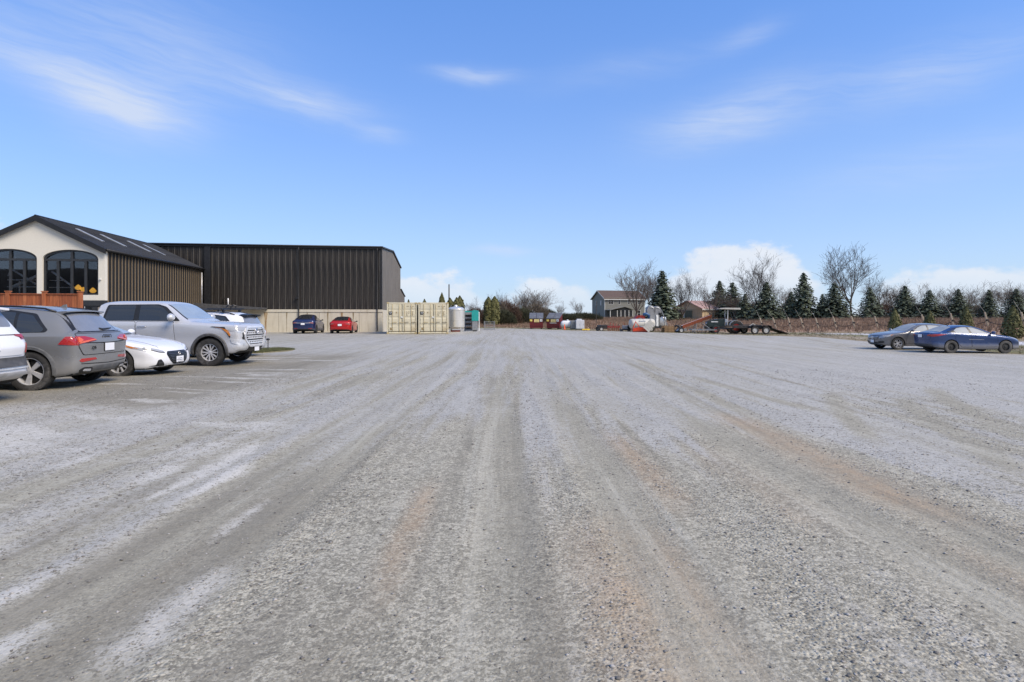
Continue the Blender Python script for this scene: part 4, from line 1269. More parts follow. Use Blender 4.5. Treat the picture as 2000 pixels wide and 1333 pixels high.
def crossover():
    S = dict(L=4.62, W=.945, fo=.90, wb=2.82, R=.372, tw=.235, rimr=.70, arch=.425, nose_r=.10, clad=.0,
             top=[(0, .80), (.12, .90), (.6, 1.0), (1.35, 1.09), (1.5, 1.13), (2.25, 1.54), (2.6, 1.615), (3.1, 1.645), (3.65, 1.615), (3.98, 1.575), (4.08, 1.54), (4.50, 1.09), (4.62, .98)],
             belt=[(0, .72), (.3, .80), (1.4, 1.0), (2.5, 1.03), (4.0, 1.06), (4.5, 1.05), (4.7, .95)],
             low=[(0, .30), (.4, .21), (1.2, .20), (3.6, .20), (4.3, .25), (4.7, .34)],
             wid=[(0, .78), (.2, .90), (.6, .975), (1.0, 1), (3.9, 1), (4.3, .975), (4.55, .93), (4.7, .86)],
             wtop=[(0, .9), (1.5, .86), (2.3, .70), (3.0, .69), (4.0, .685), (4.25, .70), (4.7, .84)],
             crown=[(0, .02), (1.5, .03), (2.4, .075), (4.2, .08), (4.7, .03)], rwarp=[(0, .12), (.35, .03), (.55, 0), (.95, .0), (1.1, .02), (3, .05)], rbow=.13, shoulder=.055, waist=.968)
    c = Car('grey_crossover', 'grey crossover parked tail-out with orange-red tail lamps and muddy flanks', 'car', S, GREY, (-10.66, 11.55, .105), math.pi + R(6))
    flare(c, (1.41, -1.41), CLADG, .06, .012)
    c.both('window_surround', rounded([(1.78, 1.085), (3.98, 1.115), (4.02, 1.16), (3.70, 1.475), (3.2, 1.55), (2.55, 1.545), (2.28, 1.44)], .05), TRIM, .003)
    c.both('window', rounded([(2.70, 1.095), (3.42, 1.11), (3.34, 1.50), (2.75, 1.52)], .03), GLASS_D, .009)
    c.both('window', rounded([(3.48, 1.11), (3.92, 1.125), (3.95, 1.17), (3.66, 1.44), (3.40, 1.49)], .04), GLASS_D, .009)
    c.both('window', rounded([(1.85, 1.09), (2.64, 1.095), (2.69, 1.515), (2.5, 1.50), (2.28, 1.39)], .03), GLASS_D, .009)
    doors(c, [[(1.50, .34), (2.62, .33), (2.66, 1.06), (1.62, 1.03)], [(2.66, .33), (3.25, .33), (3.52, .72), (3.56, 1.085), (2.70, 1.06)]], [(2.48, .98, .2), (3.40, 1.0, .2)])
    # tailgate, rear glass, lamps
    c.patch('tailgate_gap', rounded([(-.70, .66), (.70, .66), (.80, .83), (.78, 1.09), (-.78, 1.09), (-.80, .83)], .04), 'B', SEAM, .002, rim=0)
    tg = c.patch('tailgate', rounded([(-.69, .672), (.69, .672), (.788, .835), (.768, 1.08), (-.768, 1.08), (-.788, .835)], .04), 'B', GREY, .010)
    c.patch('rear_glass_surround', rounded([(-.71, 1.105), (.71, 1.105), (.625, 1.50), (-.625, 1.50)], .04), 'B', TRIM, .004)
    c.patch('rear_glass', rounded([(-.62, 1.125), (.62, 1.125), (.535, 1.485), (-.535, 1.485)], .05), 'B', GLASS_S, .010)
    m = MB()                                               # roof spoiler lip
    pts = [(y, .0) for y in np.linspace(-.60, .60, 13)]
    vs = []; fs = []
    for y, _ in pts:
        k = 1 - .35 * (abs(y) / .60) ** 3
        p, d, n = c.ray('T', 3.97, y)
        vs += [(p.x + .03, y, p.z + .006), (c.xo - 4.17 - .03 * k, y, 1.545 - .02 * (y / .6) ** 2), (c.xo - 4.175 - .03 * k, y, 1.520 - .02 * (y / .6) ** 2), (p.x - .10, y, p.z - .05)]
    for i in range(12):
        for j in range(4): fs.append((i * 4 + j, i * 4 + 4 + j, i * 4 + 4 + (j + 1) % 4, i * 4 + (j + 1) % 4))
    m.add(vs, fs + [(0, 1, 2, 3), (51, 50, 49, 48)]).build('roof_spoiler', GREY, c.root, auto=40)
    for v in (1, -1):
        t1 = c.patch('tail_lamp', rounded([(v * .36, .945), (v * .62, .905), (v * .835, .875), (v * .83, 1.035), (v * .60, 1.035), (v * .40, .985)], .012), 'B', TAIL, .016, step=.04)
        c.patch('lamp_tube', [(v * .60, .925), (v * .80, .895), (v * .79, .93), (v * .60, .955)], 'B', TAILO, .034, parent=t1, step=.04)
        c.patch('lamp_tube', [(v * .70, .96), (v * .82, .915), (v * .80, 1.02), (v * .76, 1.02)], 'B', TAILO, .036, parent=t1, step=.04)
        c.patch('lamp_tube', [(v * .38, .955), (v * .60, .93), (v * .60, .955), (v * .42, .975)], 'B', TAILO, .034, parent=t1, step=.04)
        c.patch('tail_lamp', rounded([(4.24, .885), (4.54, .86), (4.56, 1.03), (4.36, 1.035)], .012), 'L' if v > 0 else 'Rt', TAIL, .012, step=.04)
        c.patch('rear_reflector', rounded([(v * .36, .565), (v * .74, .53), (v * .78, .56), (v * .74, .60), (v * .40, .605)], .01), 'B', TAIL, .010, step=.04)
        c.patch('exhaust_trim', rounded([(v * .42, .30), (v * .72, .32), (v * .76, .38), (v * .66, .43), (v * .46, .41)], .03), 'B', TRIM, .016, step=.05)
        c.patch('exhaust_tip', rounded([(v * .48, .335), (v * .68, .35), (v * .66, .395), (v * .50, .385)], .02), 'B', SATIN, .022, step=.05)
    c.patch('bumper_line', strip([(-.74, .50), (0, .475), (.74, .50)], .014), 'B', SEAM, .004, rim=0)
    c.patch('lower_bumper', rounded([(-.80, .29), (.80, .29), (.72, .40), (.40, .44), (-.40, .44), (-.72, .40)], .03), 'B', CLADG, .008)
    c.patch('tailgate_crease', strip([(-.70, .905), (0, .885), (.70, .905)], .018), 'B', SEAM, .013, rim=0, parent=tg)
    plate(c, 'B', 0, .80)
    p, d, n = c.ray('B', 0, 1.0)
    m = MB()
    for i in range(4):
        m.lathe([(.040, -.004), (.040, .004), (.049, .004), (.049, -.004)], 18, 'x', (p.x - .016, -.10 + i * .067, 1.005), close=True)
    m.build('ring_emblem', M('dark chrome', (.10, .10, .105), .25, .9), tg, auto=40)
    p, d, n = c.ray('B', .46, .80)
    text_mesh('model_badge', 'Q5', .085, M('dark chrome', (.1, .1, .105), .25, .9), tg, (p.x - .026, .46, .80), (R(90), 0, R(-90)), .004, sx=1.3)
    m = MB(); m.tube([(c.xo - 4.42, -.02, 1.16), (c.xo - 4.46, -.06, 1.155), (c.xo - 4.44, -.40, 1.175)], [.032, .022, .010], 6); m.build('rear_wiper', TRIM, c.root)
    for sy in (1, -1):                                     # roof rails
        pts = []
        for s in np.linspace(2.35, 4.0, 9):
            p, d, n = c.ray('T', s, sy * .60); pts.append((p.x, sy * .60, p.z + (.012 if s in (2.35, 4.0) else .045)))
        MB().tube(pts, .018, 6).build('roof_rail', TRIM, c.root, smooth=True)
    p, d, n = c.ray('T', 3.75, 0)
    MB().prism([(p.x + .09, p.z - .01), (p.x - .07, p.z - .01), (p.x - .06, p.z + .06), (p.x - .02, p.z + .055)], 'y', -.012, .012).build('antenna_fin', GREY, c.root)
    c.mirrors(1.72, 1.08, GREY)
    c.wheels('five', SATIN)
    # nose, kept simple: it points away
    c.patch('windscreen', rounded([(1.56, -.62), (2.26, -.52), (2.26, .52), (1.56, .62)], .05), 'T', GLASS_C, .008)
    c.pair('headlamp', rounded([(.42, .70), (.80, .74), (.80, .84), (.45, .80)], .02), 'F', HEAD, .008)
    c.patch('grille', rounded([(-.38, .42), (.38, .42), (.46, .66), (.36, .80), (-.36, .80), (-.46, .66)], .03), 'F', TRIM, .008)
    return c


CLADG = M('grey painted cladding', srgb(96, 97, 98), .55, var=.25, scale=7, dirt=(.2, .19, .18))
crossover()


# ---- white hatch of the next crossover, cut by the picture edge
def white_crossover(name, label, loc, W=.93, R_=.36, detail=True, rack=False):
    S = dict(L=4.60, W=W, fo=.90, wb=2.69, R=R_, tw=.225, rimr=.68, arch=.415, nose_r=.10,
             top=[(0, .82), (.12, .92), (.6, 1.03), (1.25, 1.10), (1.4, 1.14), (2.1, 1.58), (2.5, 1.66), (3.0, 1.685), (3.7, 1.66), (4.1, 1.60), (4.22, 1.55), (4.48, 1.13), (4.54, 1.06), (4.60, .96)],
             belt=[(0, .75), (.3, .86), (1.3, 1.02), (2.5, 1.06), (4.0, 1.10), (4.45, 1.08), (4.6, .93)],
             low=[(0, .32), (.4, .22), (1.2, .21), (3.5, .21), (4.2, .27), (4.6, .40)],
             wid=[(0, .78), (.2, .90), (.6, .975), (1.0, 1), (3.8, 1), (4.25, .97), (4.5, .93), (4.6, .87)],
             wtop=[(0, .9), (1.4, .86), (2.2, .71), (3.0, .70), (4.0, .69), (4.25, .71), (4.6, .85)],
             crown=[(0, .02), (1.4, .03), (2.3, .07), (4.2, .08), (4.6, .03)], rwarp=[(0, .14), (.35, .06), (.48, -.03), (.58, -.02), (.7, .03), (.95, .0), (1.0, .04), (3, .06)], rbow=.15)
    c = Car(name, label, 'car', S, WHITE, loc, math.pi)
    flare(c, (1.345, -1.345), CLAD, .06, .014)
    c.both('window_surround', rounded([(1.72, 1.11), (3.9, 1.15), (4.0, 1.22), (3.66, 1.52), (3.1, 1.59), (2.4, 1.58), (2.15, 1.47)], .05), TRIM, .003)
    c.both('window', rounded([(2.60, 1.12), (3.25, 1.14), (3.22, 1.54), (2.66, 1.555)], .03), GLASS_D, .009)
    c.both('window', rounded([(1.8, 1.115), (2.54, 1.12), (2.6, 1.55), (2.4, 1.53), (2.2, 1.43)], .03), GLASS_D, .009)
    c.both('window', rounded([(3.31, 1.14), (3.85, 1.16), (3.92, 1.22), (3.62, 1.49), (3.28, 1.53)], .03), GLASS_D, .009)
    doors(c, [[(1.42, .36), (2.54, .35), (2.58, 1.08), (1.55, 1.06)], [(2.58, .35), (3.1, .35), (3.4, .74), (3.44, 1.11), (2.62, 1.08)]], [(2.4, 1.0, .2), (3.28, 1.02, .2)])
    c.both('sill_cladding', rounded([(1.48, .23), (3.15, .23), (3.12, .42), (1.52, .42)], .02), CLAD, .012)
    c.patch('rear_glass', rounded([(-.66, 1.25), (.66, 1.25), (.56, 1.545), (-.56, 1.545)], .05), 'B', GLASS_S, .010)
    tg = c.patch('tailgate', rounded([(-.70, .77), (.70, .77), (.74, .90), (.70, 1.10), (-.70, 1.10), (-.74, .90)], .04), 'B', WHITE, .012, step=.04)
    c.patch('tailgate_ledge', rounded([(-.74, 1.12), (.74, 1.12), (.70, 1.19), (-.70, 1.19)], .01), 'B', WHITE, .035, step=.04, rim=.04)
    c.patch('rear_bumper', rounded([(-.81, .585), (.81, .585), (.83, .74), (-.83, .74)], .02), 'B', CLAD, .024, step=.04)
    c.patch('bumper_chrome', strip([(-.80, .56), (-.4, .555), (0, .555), (.4, .555), (.80, .56)], .022), 'B', SATIN, .032, step=.04)
    c.patch('skid_plate', rounded([(-.66, .36), (.66, .36), (.72, .48), (.60, .50), (-.60, .50), (-.72, .48)], .02), 'B', SATIN, .035, step=.04)
    for v in (1, -1):
        c.patch('tail_lamp', rounded([(v * .60, 1.10), (v * .78, 1.045), (v * .80, 1.12), (v * .70, 1.15)], .01), 'B', TAIL, .024, step=.03)
        c.patch('tail_lamp', rounded([(4.24, 1.05), (4.46, 1.02), (4.46, 1.10), (4.30, 1.13)], .01), 'L' if v > 0 else 'Rt', TAIL, .012, step=.03)
        c.patch('rear_reflector', rounded([(v * .775, .80), (v * .815, .80), (v * .81, .97), (v * .785, .97)], .008), 'B', TAIL, .022, step=.03)
    plate(c, 'B', 0, .945, text='A-901' if detail else None)
    m = MB(); m.tube([(c.xo - 4.42, 0, 1.20), (c.xo - 4.47, .04, 1.195), (c.xo - 4.455, .40, 1.215)], [.032, .022, .010], 6); m.build('rear_wiper', TRIM, c.root)
    m = MB(); vs = []; fs = []
    for y in np.linspace(-.58, .58, 9):
        p, d, n = c.ray('T', 4.08, y); vs += [(p.x, y, p.z + .006), (c.xo - 4.38, y, 1.585 - .03 * (y / .58) ** 2), (c.xo - 4.38, y, 1.55 - .03 * (y / .58) ** 2), (p.x - .1, y, p.z - .06)]
    for i in range(8):
        for j in range(4): fs.append((i * 4 + j, i * 4 + 4 + j, i * 4 + 4 + (j + 1) % 4, i * 4 + (j + 1) % 4))
    m.add(vs, fs + [(0, 1, 2, 3), (35, 34, 33, 32)]).build('roof_spoiler', TRIM if rack else WHITE, c.root, auto=40)
    for sy in (1, -1):
        pts = []
        for s in np.linspace(2.35, 3.95, 9):
            p, d, n = c.ray('T', s, sy * .60); pts.append((p.x, sy * .60, p.z + (.012 if s in (2.35, 3.95) else .05)))
        MB().tube(pts, .02, 6).build('roof_rail', TRIM, c.root, smooth=True)
    c.patch('windscreen', rounded([(1.5, -.62), (2.1, -.52), (2.1, .52), (1.5, .62)], .05), 'T', GLASS_C, .008)
    c.pair('headlamp', rounded([(.45, .76), (.78, .80), (.78, .88), (.48, .86)], .02), 'F', HEAD, .008)
    c.patch('grille', rounded([(-.42, .5), (.42, .5), (.40, .78), (-.40, .78)], .03), 'F', TRIM, .008)
    c.mirrors(1.66, 1.1, WHITE)
    c.wheels('five_double', SATIN)
    return c


white_crossover('white_crossover', 'white crossover tail cut off by the picture edge, lettered plate', (-10.62, 9.02, .11))
rk = white_crossover('white_crossover', 'white crossover with black roof rack half hidden behind the silver pickup', (-11.75, 21.2, 0), detail=False, rack=True)
for s in (2.75, 3.55):
    MB().tube([(rk.xo - s, -.74, 1.76), (rk.xo - s, .74, 1.76)], .024, 6).build('crossbar', TRIM, rk.root)
    for y in (-.61, .61): bx('bar_foot', (rk.xo - s - .05, rk.xo - s + .05, y - .04, y + .04, 1.63, 1.76), TRIM, rk.root, .01)
for y in (-.25, .12):
    m = MB(); m.tube([(rk.xo - 3.55, y, 1.78), (rk.xo - 3.60, y, 1.90), (rk.xo - 3.52, y + .05, 1.93), (rk.xo - 3.40, y, 1.84)], .028, 6); m.tube([(rk.xo - 2.7, y, 1.79), (rk.xo - 3.9, y, 1.79)], .022, 6)
    m.build('bike_tray', TRIM, rk.root)


# ---- white saloon parked nose-out
def saloon():
    S = dict(L=4.86, W=.93, fo=.94, wb=2.805, R=.335, tw=.215, rimr=.69, arch=.38, nose_r=.09,
             top=[(0, .60), (.10, .70), (.35, .79), (.9, .92), (1.45, .985), (1.6, 1.01), (2.5, 1.40), (2.8, 1.455), (3.2, 1.47), (3.6, 1.44), (4.2, 1.20), (4.45, 1.10), (4.8, 1.08), (4.86, 1.0)],
             belt=[(0, .52), (.3, .66), (1.0, .83), (1.6, .92), (3.0, .96), (4.2, 1.0), (4.86, .96)],
             low=[(0, .24), (.4, .17), (1.2, .165), (3.9, .17), (4.5, .22), (4.86, .32)],
             wid=[(0, .70), (.12, .82), (.35, .92), (.7, .985), (1.1, 1), (4.0, 1), (4.5, .96), (4.86, .86)],
             wtop=[(0, .92), (1.6, .86), (2.5, .67), (3.3, .66), (4.1, .70), (4.45, .82), (4.86, .86)],
             crown=[(0, .02), (1.6, .02), (2.6, .07), (3.8, .07), (4.4, .02), (4.86, .02)], fwarp=[(0, .10), (.22, .02), (.36, 0), (.55, .03), (.75, .14), (1, .2)], fbow=.20, shoulder=.06)
    c = Car('white_saloon', 'white saloon parked nose-out between the grey crossover and the silver pickup', 'car', S, WHITE, (-10.77, 14.42, .062), 0)
    c.both('window_surround', rounded([(1.86, .985), (3.95, 1.025), (4.15, 1.08), (3.75, 1.30), (3.3, 1.385), (2.75, 1.375), (2.45, 1.28)], .05), TRIM, .003)
    c.both('window', rounded([(2.02, .995), (2.86, 1.0), (2.90, 1.355), (2.7, 1.34), (2.45, 1.23)], .03), GLASS_C, .009)
    c.both('window', rounded([(2.92, 1.0), (3.75, 1.03), (3.9, 1.08), (3.6, 1.29), (3.28, 1.355), (2.96, 1.355)], .03), GLASS_C, .009)
    doors(c, [[(1.50, .30), (2.84, .29), (2.88, .96), (1.62, .93)], [(2.88, .29), (3.5, .29), (3.75, .66), (3.82, .99), (2.92, .97)]], [(2.62, .86, .2), (3.62, .90, .2)])
    c.patch('windscreen', rounded([(1.66, -.70), (2.48, -.55), (2.52, 0), (2.48, .55), (1.66, .70), (1.60, 0)], .04), 'T', GLASS_W, .007)
    c.patch('scuttle', rounded([(1.52, -.70), (1.64, -.72), (1.60, 0), (1.64, .72), (1.52, .70), (1.48, 0)], .02), 'T', TRIM, .005)
    for v in (1, -1): c.patch('bonnet_gap', strip([(.22, v * .52), (.6, v * .62), (1.1, v * .70), (1.5, v * .74)], .012), 'T', SEAM, .003, rim=0)
    g = c.patch('grille', rounded([(-.36, .60), (.36, .60), (.43, .53), (.34, .36), (.22, .275), (-.22, .275), (-.34, .36), (-.43, .53)], .03), 'F', TRIM, .010)
    for z in (.335, .375, .415, .455, .495, .54, .575):
        w = .27 + (z - .33) * .45; c.patch('grille_bar', strip([(-w, z), (0, z - .012), (w, z)], .012), 'F', M('grille satin', (.16, .16, .165), .35, .8), .022, parent=g, rim=.006)
    p, d, n = c.ray('F', 0, .53)
    MB().lathe([(.030, .0), (.036, .008), (.042, .0)], 18, 'x', (p.x + .02, 0, .53), close=True).build('emblem', SATIN, g, auto=50)
    for v in (1, -1):
        sd = 'L' if v > 0 else 'Rt'
        h = c.patch('headlamp', rounded([(v * .455, .575), (v * .60, .595), (v * .83, .685), (v * .81, .72), (v * .60, .665), (v * .47, .62)], .015), 'F', HEAD, .008, step=.04)
        c.patch('lamp_bezel', rounded([(v * .46, .568), (v * .60, .582), (v * .84, .675), (v * .84, .69), (v * .6, .60), (v * .46, .585)], .005), 'F', TRIM, .012, parent=h, step=.04)
        c.patch('indicator', rounded([(.46, .685), (.60, .735), (.84, .80), (.74, .735), (.60, .69)], .01), sd, AMBER, .008, step=.04)
        c.patch('headlamp', rounded([(.30, .62), (.46, .66), (.60, .70), (.56, .735), (.40, .70)], .01), sd, HEAD, .008, step=.04)
        c.patch('bonnet_vent', rounded([(.95, v * .67), (1.45, v * .735), (1.46, v * .715), (.97, v * .65)], .004), 'T', M('grille satin', (.16, .16, .165), .35, .8), .006)
        f = c.patch('fog_recess', rounded([(v * .50, .25), (v * .80, .26), (v * .70, .285), (v * .665, .40), (v * .61, .42), (v * .53, .31)], .015), 'F', TRIM, .008, step=.04)
        for z in (.29, .315, .345): c.patch('fog_bar', strip([(v * .56, z - .02), (v * .66, z)], .01), 'F', M('grille satin', (.16, .16, .165), .35, .8), .016, parent=f, rim=.005)
    c.patch('lower_intake', rounded([(-.40, .205), (.40, .205), (.44, .25), (-.44, .25)], .01), 'F', TRIM, .008)
    c.patch('intake_chrome', strip([(-.42, .265), (0, .258), (.42, .265)], .012), 'F', SATIN, .014)
    plate(c, 'F', 0, .385, w=.30, h=.15)
    c.patch('rear_glass', rounded([(3.72, -.52), (4.30, -.62), (4.30, .62), (3.72, .52)], .04), 'T', GLASS_C, .007)
    c.pair('tail_lamp', rounded([(.36, .80), (.78, .78), (.78, .92), (.40, .90)], .02), 'B', TAIL, .008)
    c.mirrors(1.95, .98, WHITE)
    c.wheels('ten', SATIN)
    return c


saloon()


# ---- silver pickup
def pickup():
    S = dict(L=5.93, W=1.015, fo=.97, wb=3.70, R=.415, tw=.265, rimr=.62, arch=.50, well=.36, nose_r=.07,
             top=[(0, 1.22), (.08, 1.26), (.5, 1.31), (1.50, 1.375), (1.64, 1.41), (2.30, 1.87), (2.50, 1.955), (2.9, 1.985), (3.9, 1.985), (4.24, 1.955), (4.37, 1.88), (4.44, 1.44), (4.50, 1.38), (5.8, 1.40), (5.93, 1.38)],
             belt=[(0, 1.10), (.3, 1.18), (1.5, 1.27), (2.4, 1.31), (4.3, 1.33), (4.5, 1.345), (5.93, 1.36)],
             low=[(0, .46), (.3, .36), (.9, .36), (1.6, .34), (4.2, .36), (5.5, .44), (5.93, .52)],
             wid=[(0, .90), (.12, .95), (.45, .985), (1.0, 1), (5.6, 1), (5.93, .97)],
             wtop=[(0, .92), (1.64, .86), (2.4, .79), (3.4, .785), (4.3, .79), (4.5, .93), (5.93, .94)],
             crown=[(0, .02), (1.64, .02), (2.5, .055), (4.3, .055), (4.5, .02), (5.93, .02)], fwarp=[(0, .16), (.42, .06), (.60, 0), (.75, .02), (1.1, .04), (1.25, .07), (2, .2)], fbow=.10, shoulder=.055, waist=.968)
    c = Car('silver_pickup', 'big silver crew-cab pickup truck with chrome slatted grille', 'pickup truck', S, SILVER, (-10.96, 18.1, .012), 0)
    flare(c, (1.85, -1.85), CLAD, .075, .03)
    c.both('window_surround', rounded([(1.86, 1.36), (4.10, 1.375), (4.20, 1.42), (4.12, 1.855), (2.60, 1.87), (2.36, 1.80)], .05), TRIM, .003)
    c.both('window', rounded([(2.02, 1.375), (3.10, 1.38), (3.12, 1.84), (2.62, 1.84), (2.42, 1.76)], .03), GLASS_D, .010)
    c.both('window', rounded([(3.26, 1.38), (4.06, 1.39), (4.12, 1.44), (4.04, 1.825), (3.26, 1.84)], .05), GLASS_D, .010)
    doors(c, [[(1.98, .50), (3.14, .50), (3.16, 1.34), (2.05, 1.33)], [(3.18, .50), (4.0, .50), (4.14, .90), (4.17, 1.355), (3.20, 1.345)]], [(2.98, 1.20, .26), (3.98, 1.21, .26)], CHROME)
    c.both('bed_gap', strip([(4.40, .50), (4.41, .95), (4.41, 1.36)], .022), SEAM, .003, rim=0)
    c.patch('windscreen', rounded([(1.72, -.80), (2.32, -.68), (2.36, 0), (2.32, .68), (1.72, .80), (1.66, 0)], .04), 'T', GLASS_W, .008)
    for v in (1, -1):
        c.patch('bonnet_gap', strip([(.16, v * .66), (.8, v * .80), (1.55, v * .85)], .012), 'T', SEAM, .003, rim=0)
        c.patch('windscreen_pillar', rounded([(1.70, v * .81), (2.34, v * .69), (2.36, v * .725), (1.68, v * .865)], .01), 'T', TRIM, .006)
    g = c.patch('grille', rounded([(-.50, 1.165), (.50, 1.165), (.64, .93), (.62, .80), (.46, .62), (-.46, .62), (-.62, .80), (-.64, .93)], .03), 'F', TRIM, .012)
    BAR = M('grille brightwork', (.70, .71, .73), .25, .35, var=.1)
    for z, w in ((.675, .44), (.745, .50), (.815, .55), (.885, .57), (.955, .555), (1.025, .51), (1.095, .47), (1.14, .44)):
        c.patch('grille_bar', strip([(-w, z), (0, z), (w, z)], .030), 'F', BAR, .035, parent=g, rim=.02, step=.1)
    for z in (.71, .85, .99, 1.125):
        for i in range(-4, 5):
            if abs(i) * .11 < .47: c.patch('grille_stud', strip([(i * .11, z - .026), (i * .11, z + .026)], .045), 'F', BAR, .028, parent=g, rim=.02, step=9)
    fr = [(-.50, 1.175), (.50, 1.175), (.655, .93), (.635, .795), (.47, .605), (-.47, .605), (-.635, .795), (-.655, .93), (-.50, 1.175), (-.4, 1.175)]
    for a, b in zip(fr[:-2], fr[1:-1]): c.patch('grille_frame', strip([a, b], .055), 'F', BAR, .045, parent=g, rim=.03, step=.1)
    p, d, n = c.ray('F', 0, 1.04)
    m = MB()
    for ry, rz_, oz in ((.10, .07, 0), (.042, .068, 0), (.075, .030, .022)):
        pts = [(p.x + .055, ry * math.cos(a), 1.04 + oz + rz_ * math.sin(a)) for a in np.linspace(0, 2 * math.pi, 20)]; m.tube(pts, .011, 5)
    m.build('emblem', CHROME, g, smooth=True)
    for v in (1, -1):
        sd = 'L' if v > 0 else 'Rt'
        h = c.patch('headlamp', rounded([(v * .56, 1.06), (v * .90, 1.06), (v * .955, 1.14), (v * .93, 1.195), (v * .56, 1.17)], .02), 'F', HEAD, .012, step=.05)
        c.patch('lamp_chrome', rounded([(v * .63, .86), (v * .66, 1.045), (v * .95, 1.045), (v * .94, 1.02), (v * .80, 1.0), (v * .80, .88)], .01), 'F', BAR, .012, step=.05)
        c.patch('lamp_louvre', rounded([(v * .69, .80), (v * .76, .80), (v * .76, 1.01), (v * .69, 1.01)], .01), 'F', TRIM, .020, step=.05)
        c.patch('headlamp', rounded([(.14, 1.07), (.34, 1.06), (.62, 1.13), (.60, 1.20), (.30, 1.20), (.14, 1.18)], .02), sd, HEAD, .012, step=.05)
        c.patch('lamp_surround', rounded([(.50, 1.18), (.86, 1.20), (.92, 1.185), (.60, 1.145), (.44, 1.0), (.36, .86), (.33, .88), (.40, 1.02)], .01), sd, TRIM, .014, step=.05)
        c.patch('indicator', rounded([(.42, 1.10), (.60, 1.15), (.80, 1.175), (.58, 1.135), (.42, 1.0), (.36, .90), (.33, .93), (.36, 1.02)], .01), sd, AMBER, .018, step=.05)
        c.patch('bumper_end', rounded([(.03, .62), (.30, .70), (.34, .82), (.03, .80)], .02), sd, BAR2, .018, step=.06)
        c.patch('bumper_end', rounded([(v * .52, .46), (v * .96, .50), (v * .98, .78), (v * .66, .78), (v * .50, .62)], .03), 'F', BAR2, .020, step=.06)
        c.patch('fog_lamp', rounded([(v * .70, .62), (v * .80, .62), (v * .80, .68), (v * .70, .68)], .02), 'F', HEAD, .028, step=9)
    c.patch('bumper_bar', rounded([(-.46, .555), (.46, .555), (.48, .60), (-.48, .60)], .02), 'F', BAR2, .05, rim=.05)
    c.patch('lower_intake', rounded([(-.50, .42), (.50, .42), (.46, .55), (-.46, .55)], .02), 'F', TRIM, .022, rim=.03)
    plate(c, 'F', 0, .49)
    c.mirrors(2.06, 1.37, BAR2, (.16, .28, .24))
    # load bed
    MB().box(c.xo - 5.80, c.xo - 4.52, -.80, .80, 1.37, 1.41).build('bed_cover', TRIM, c.root)
    c.both('running_board', rounded([(1.62, .33), (4.2, .33), (4.2, .40), (1.62, .40)], .02), TRIM, .06, rim=.08)
    c.pair('tail_lamp', rounded([(.82, .95), (.97, .95), (.97, 1.30), (.84, 1.30)], .02), 'B', TAIL, .01)
    c.patch('tailgate', rounded([(-.78, .72), (.78, .72), (.78, 1.34), (-.78, 1.34)], .03), 'B', SILVER, .008)
    c.wheels('six_split', SATIN)
    return c


BAR2 = M('bright bumper steel', (.62, .63, .65), .30, .35, var=.12, dirt=(.32, .31, .30))
pickup()


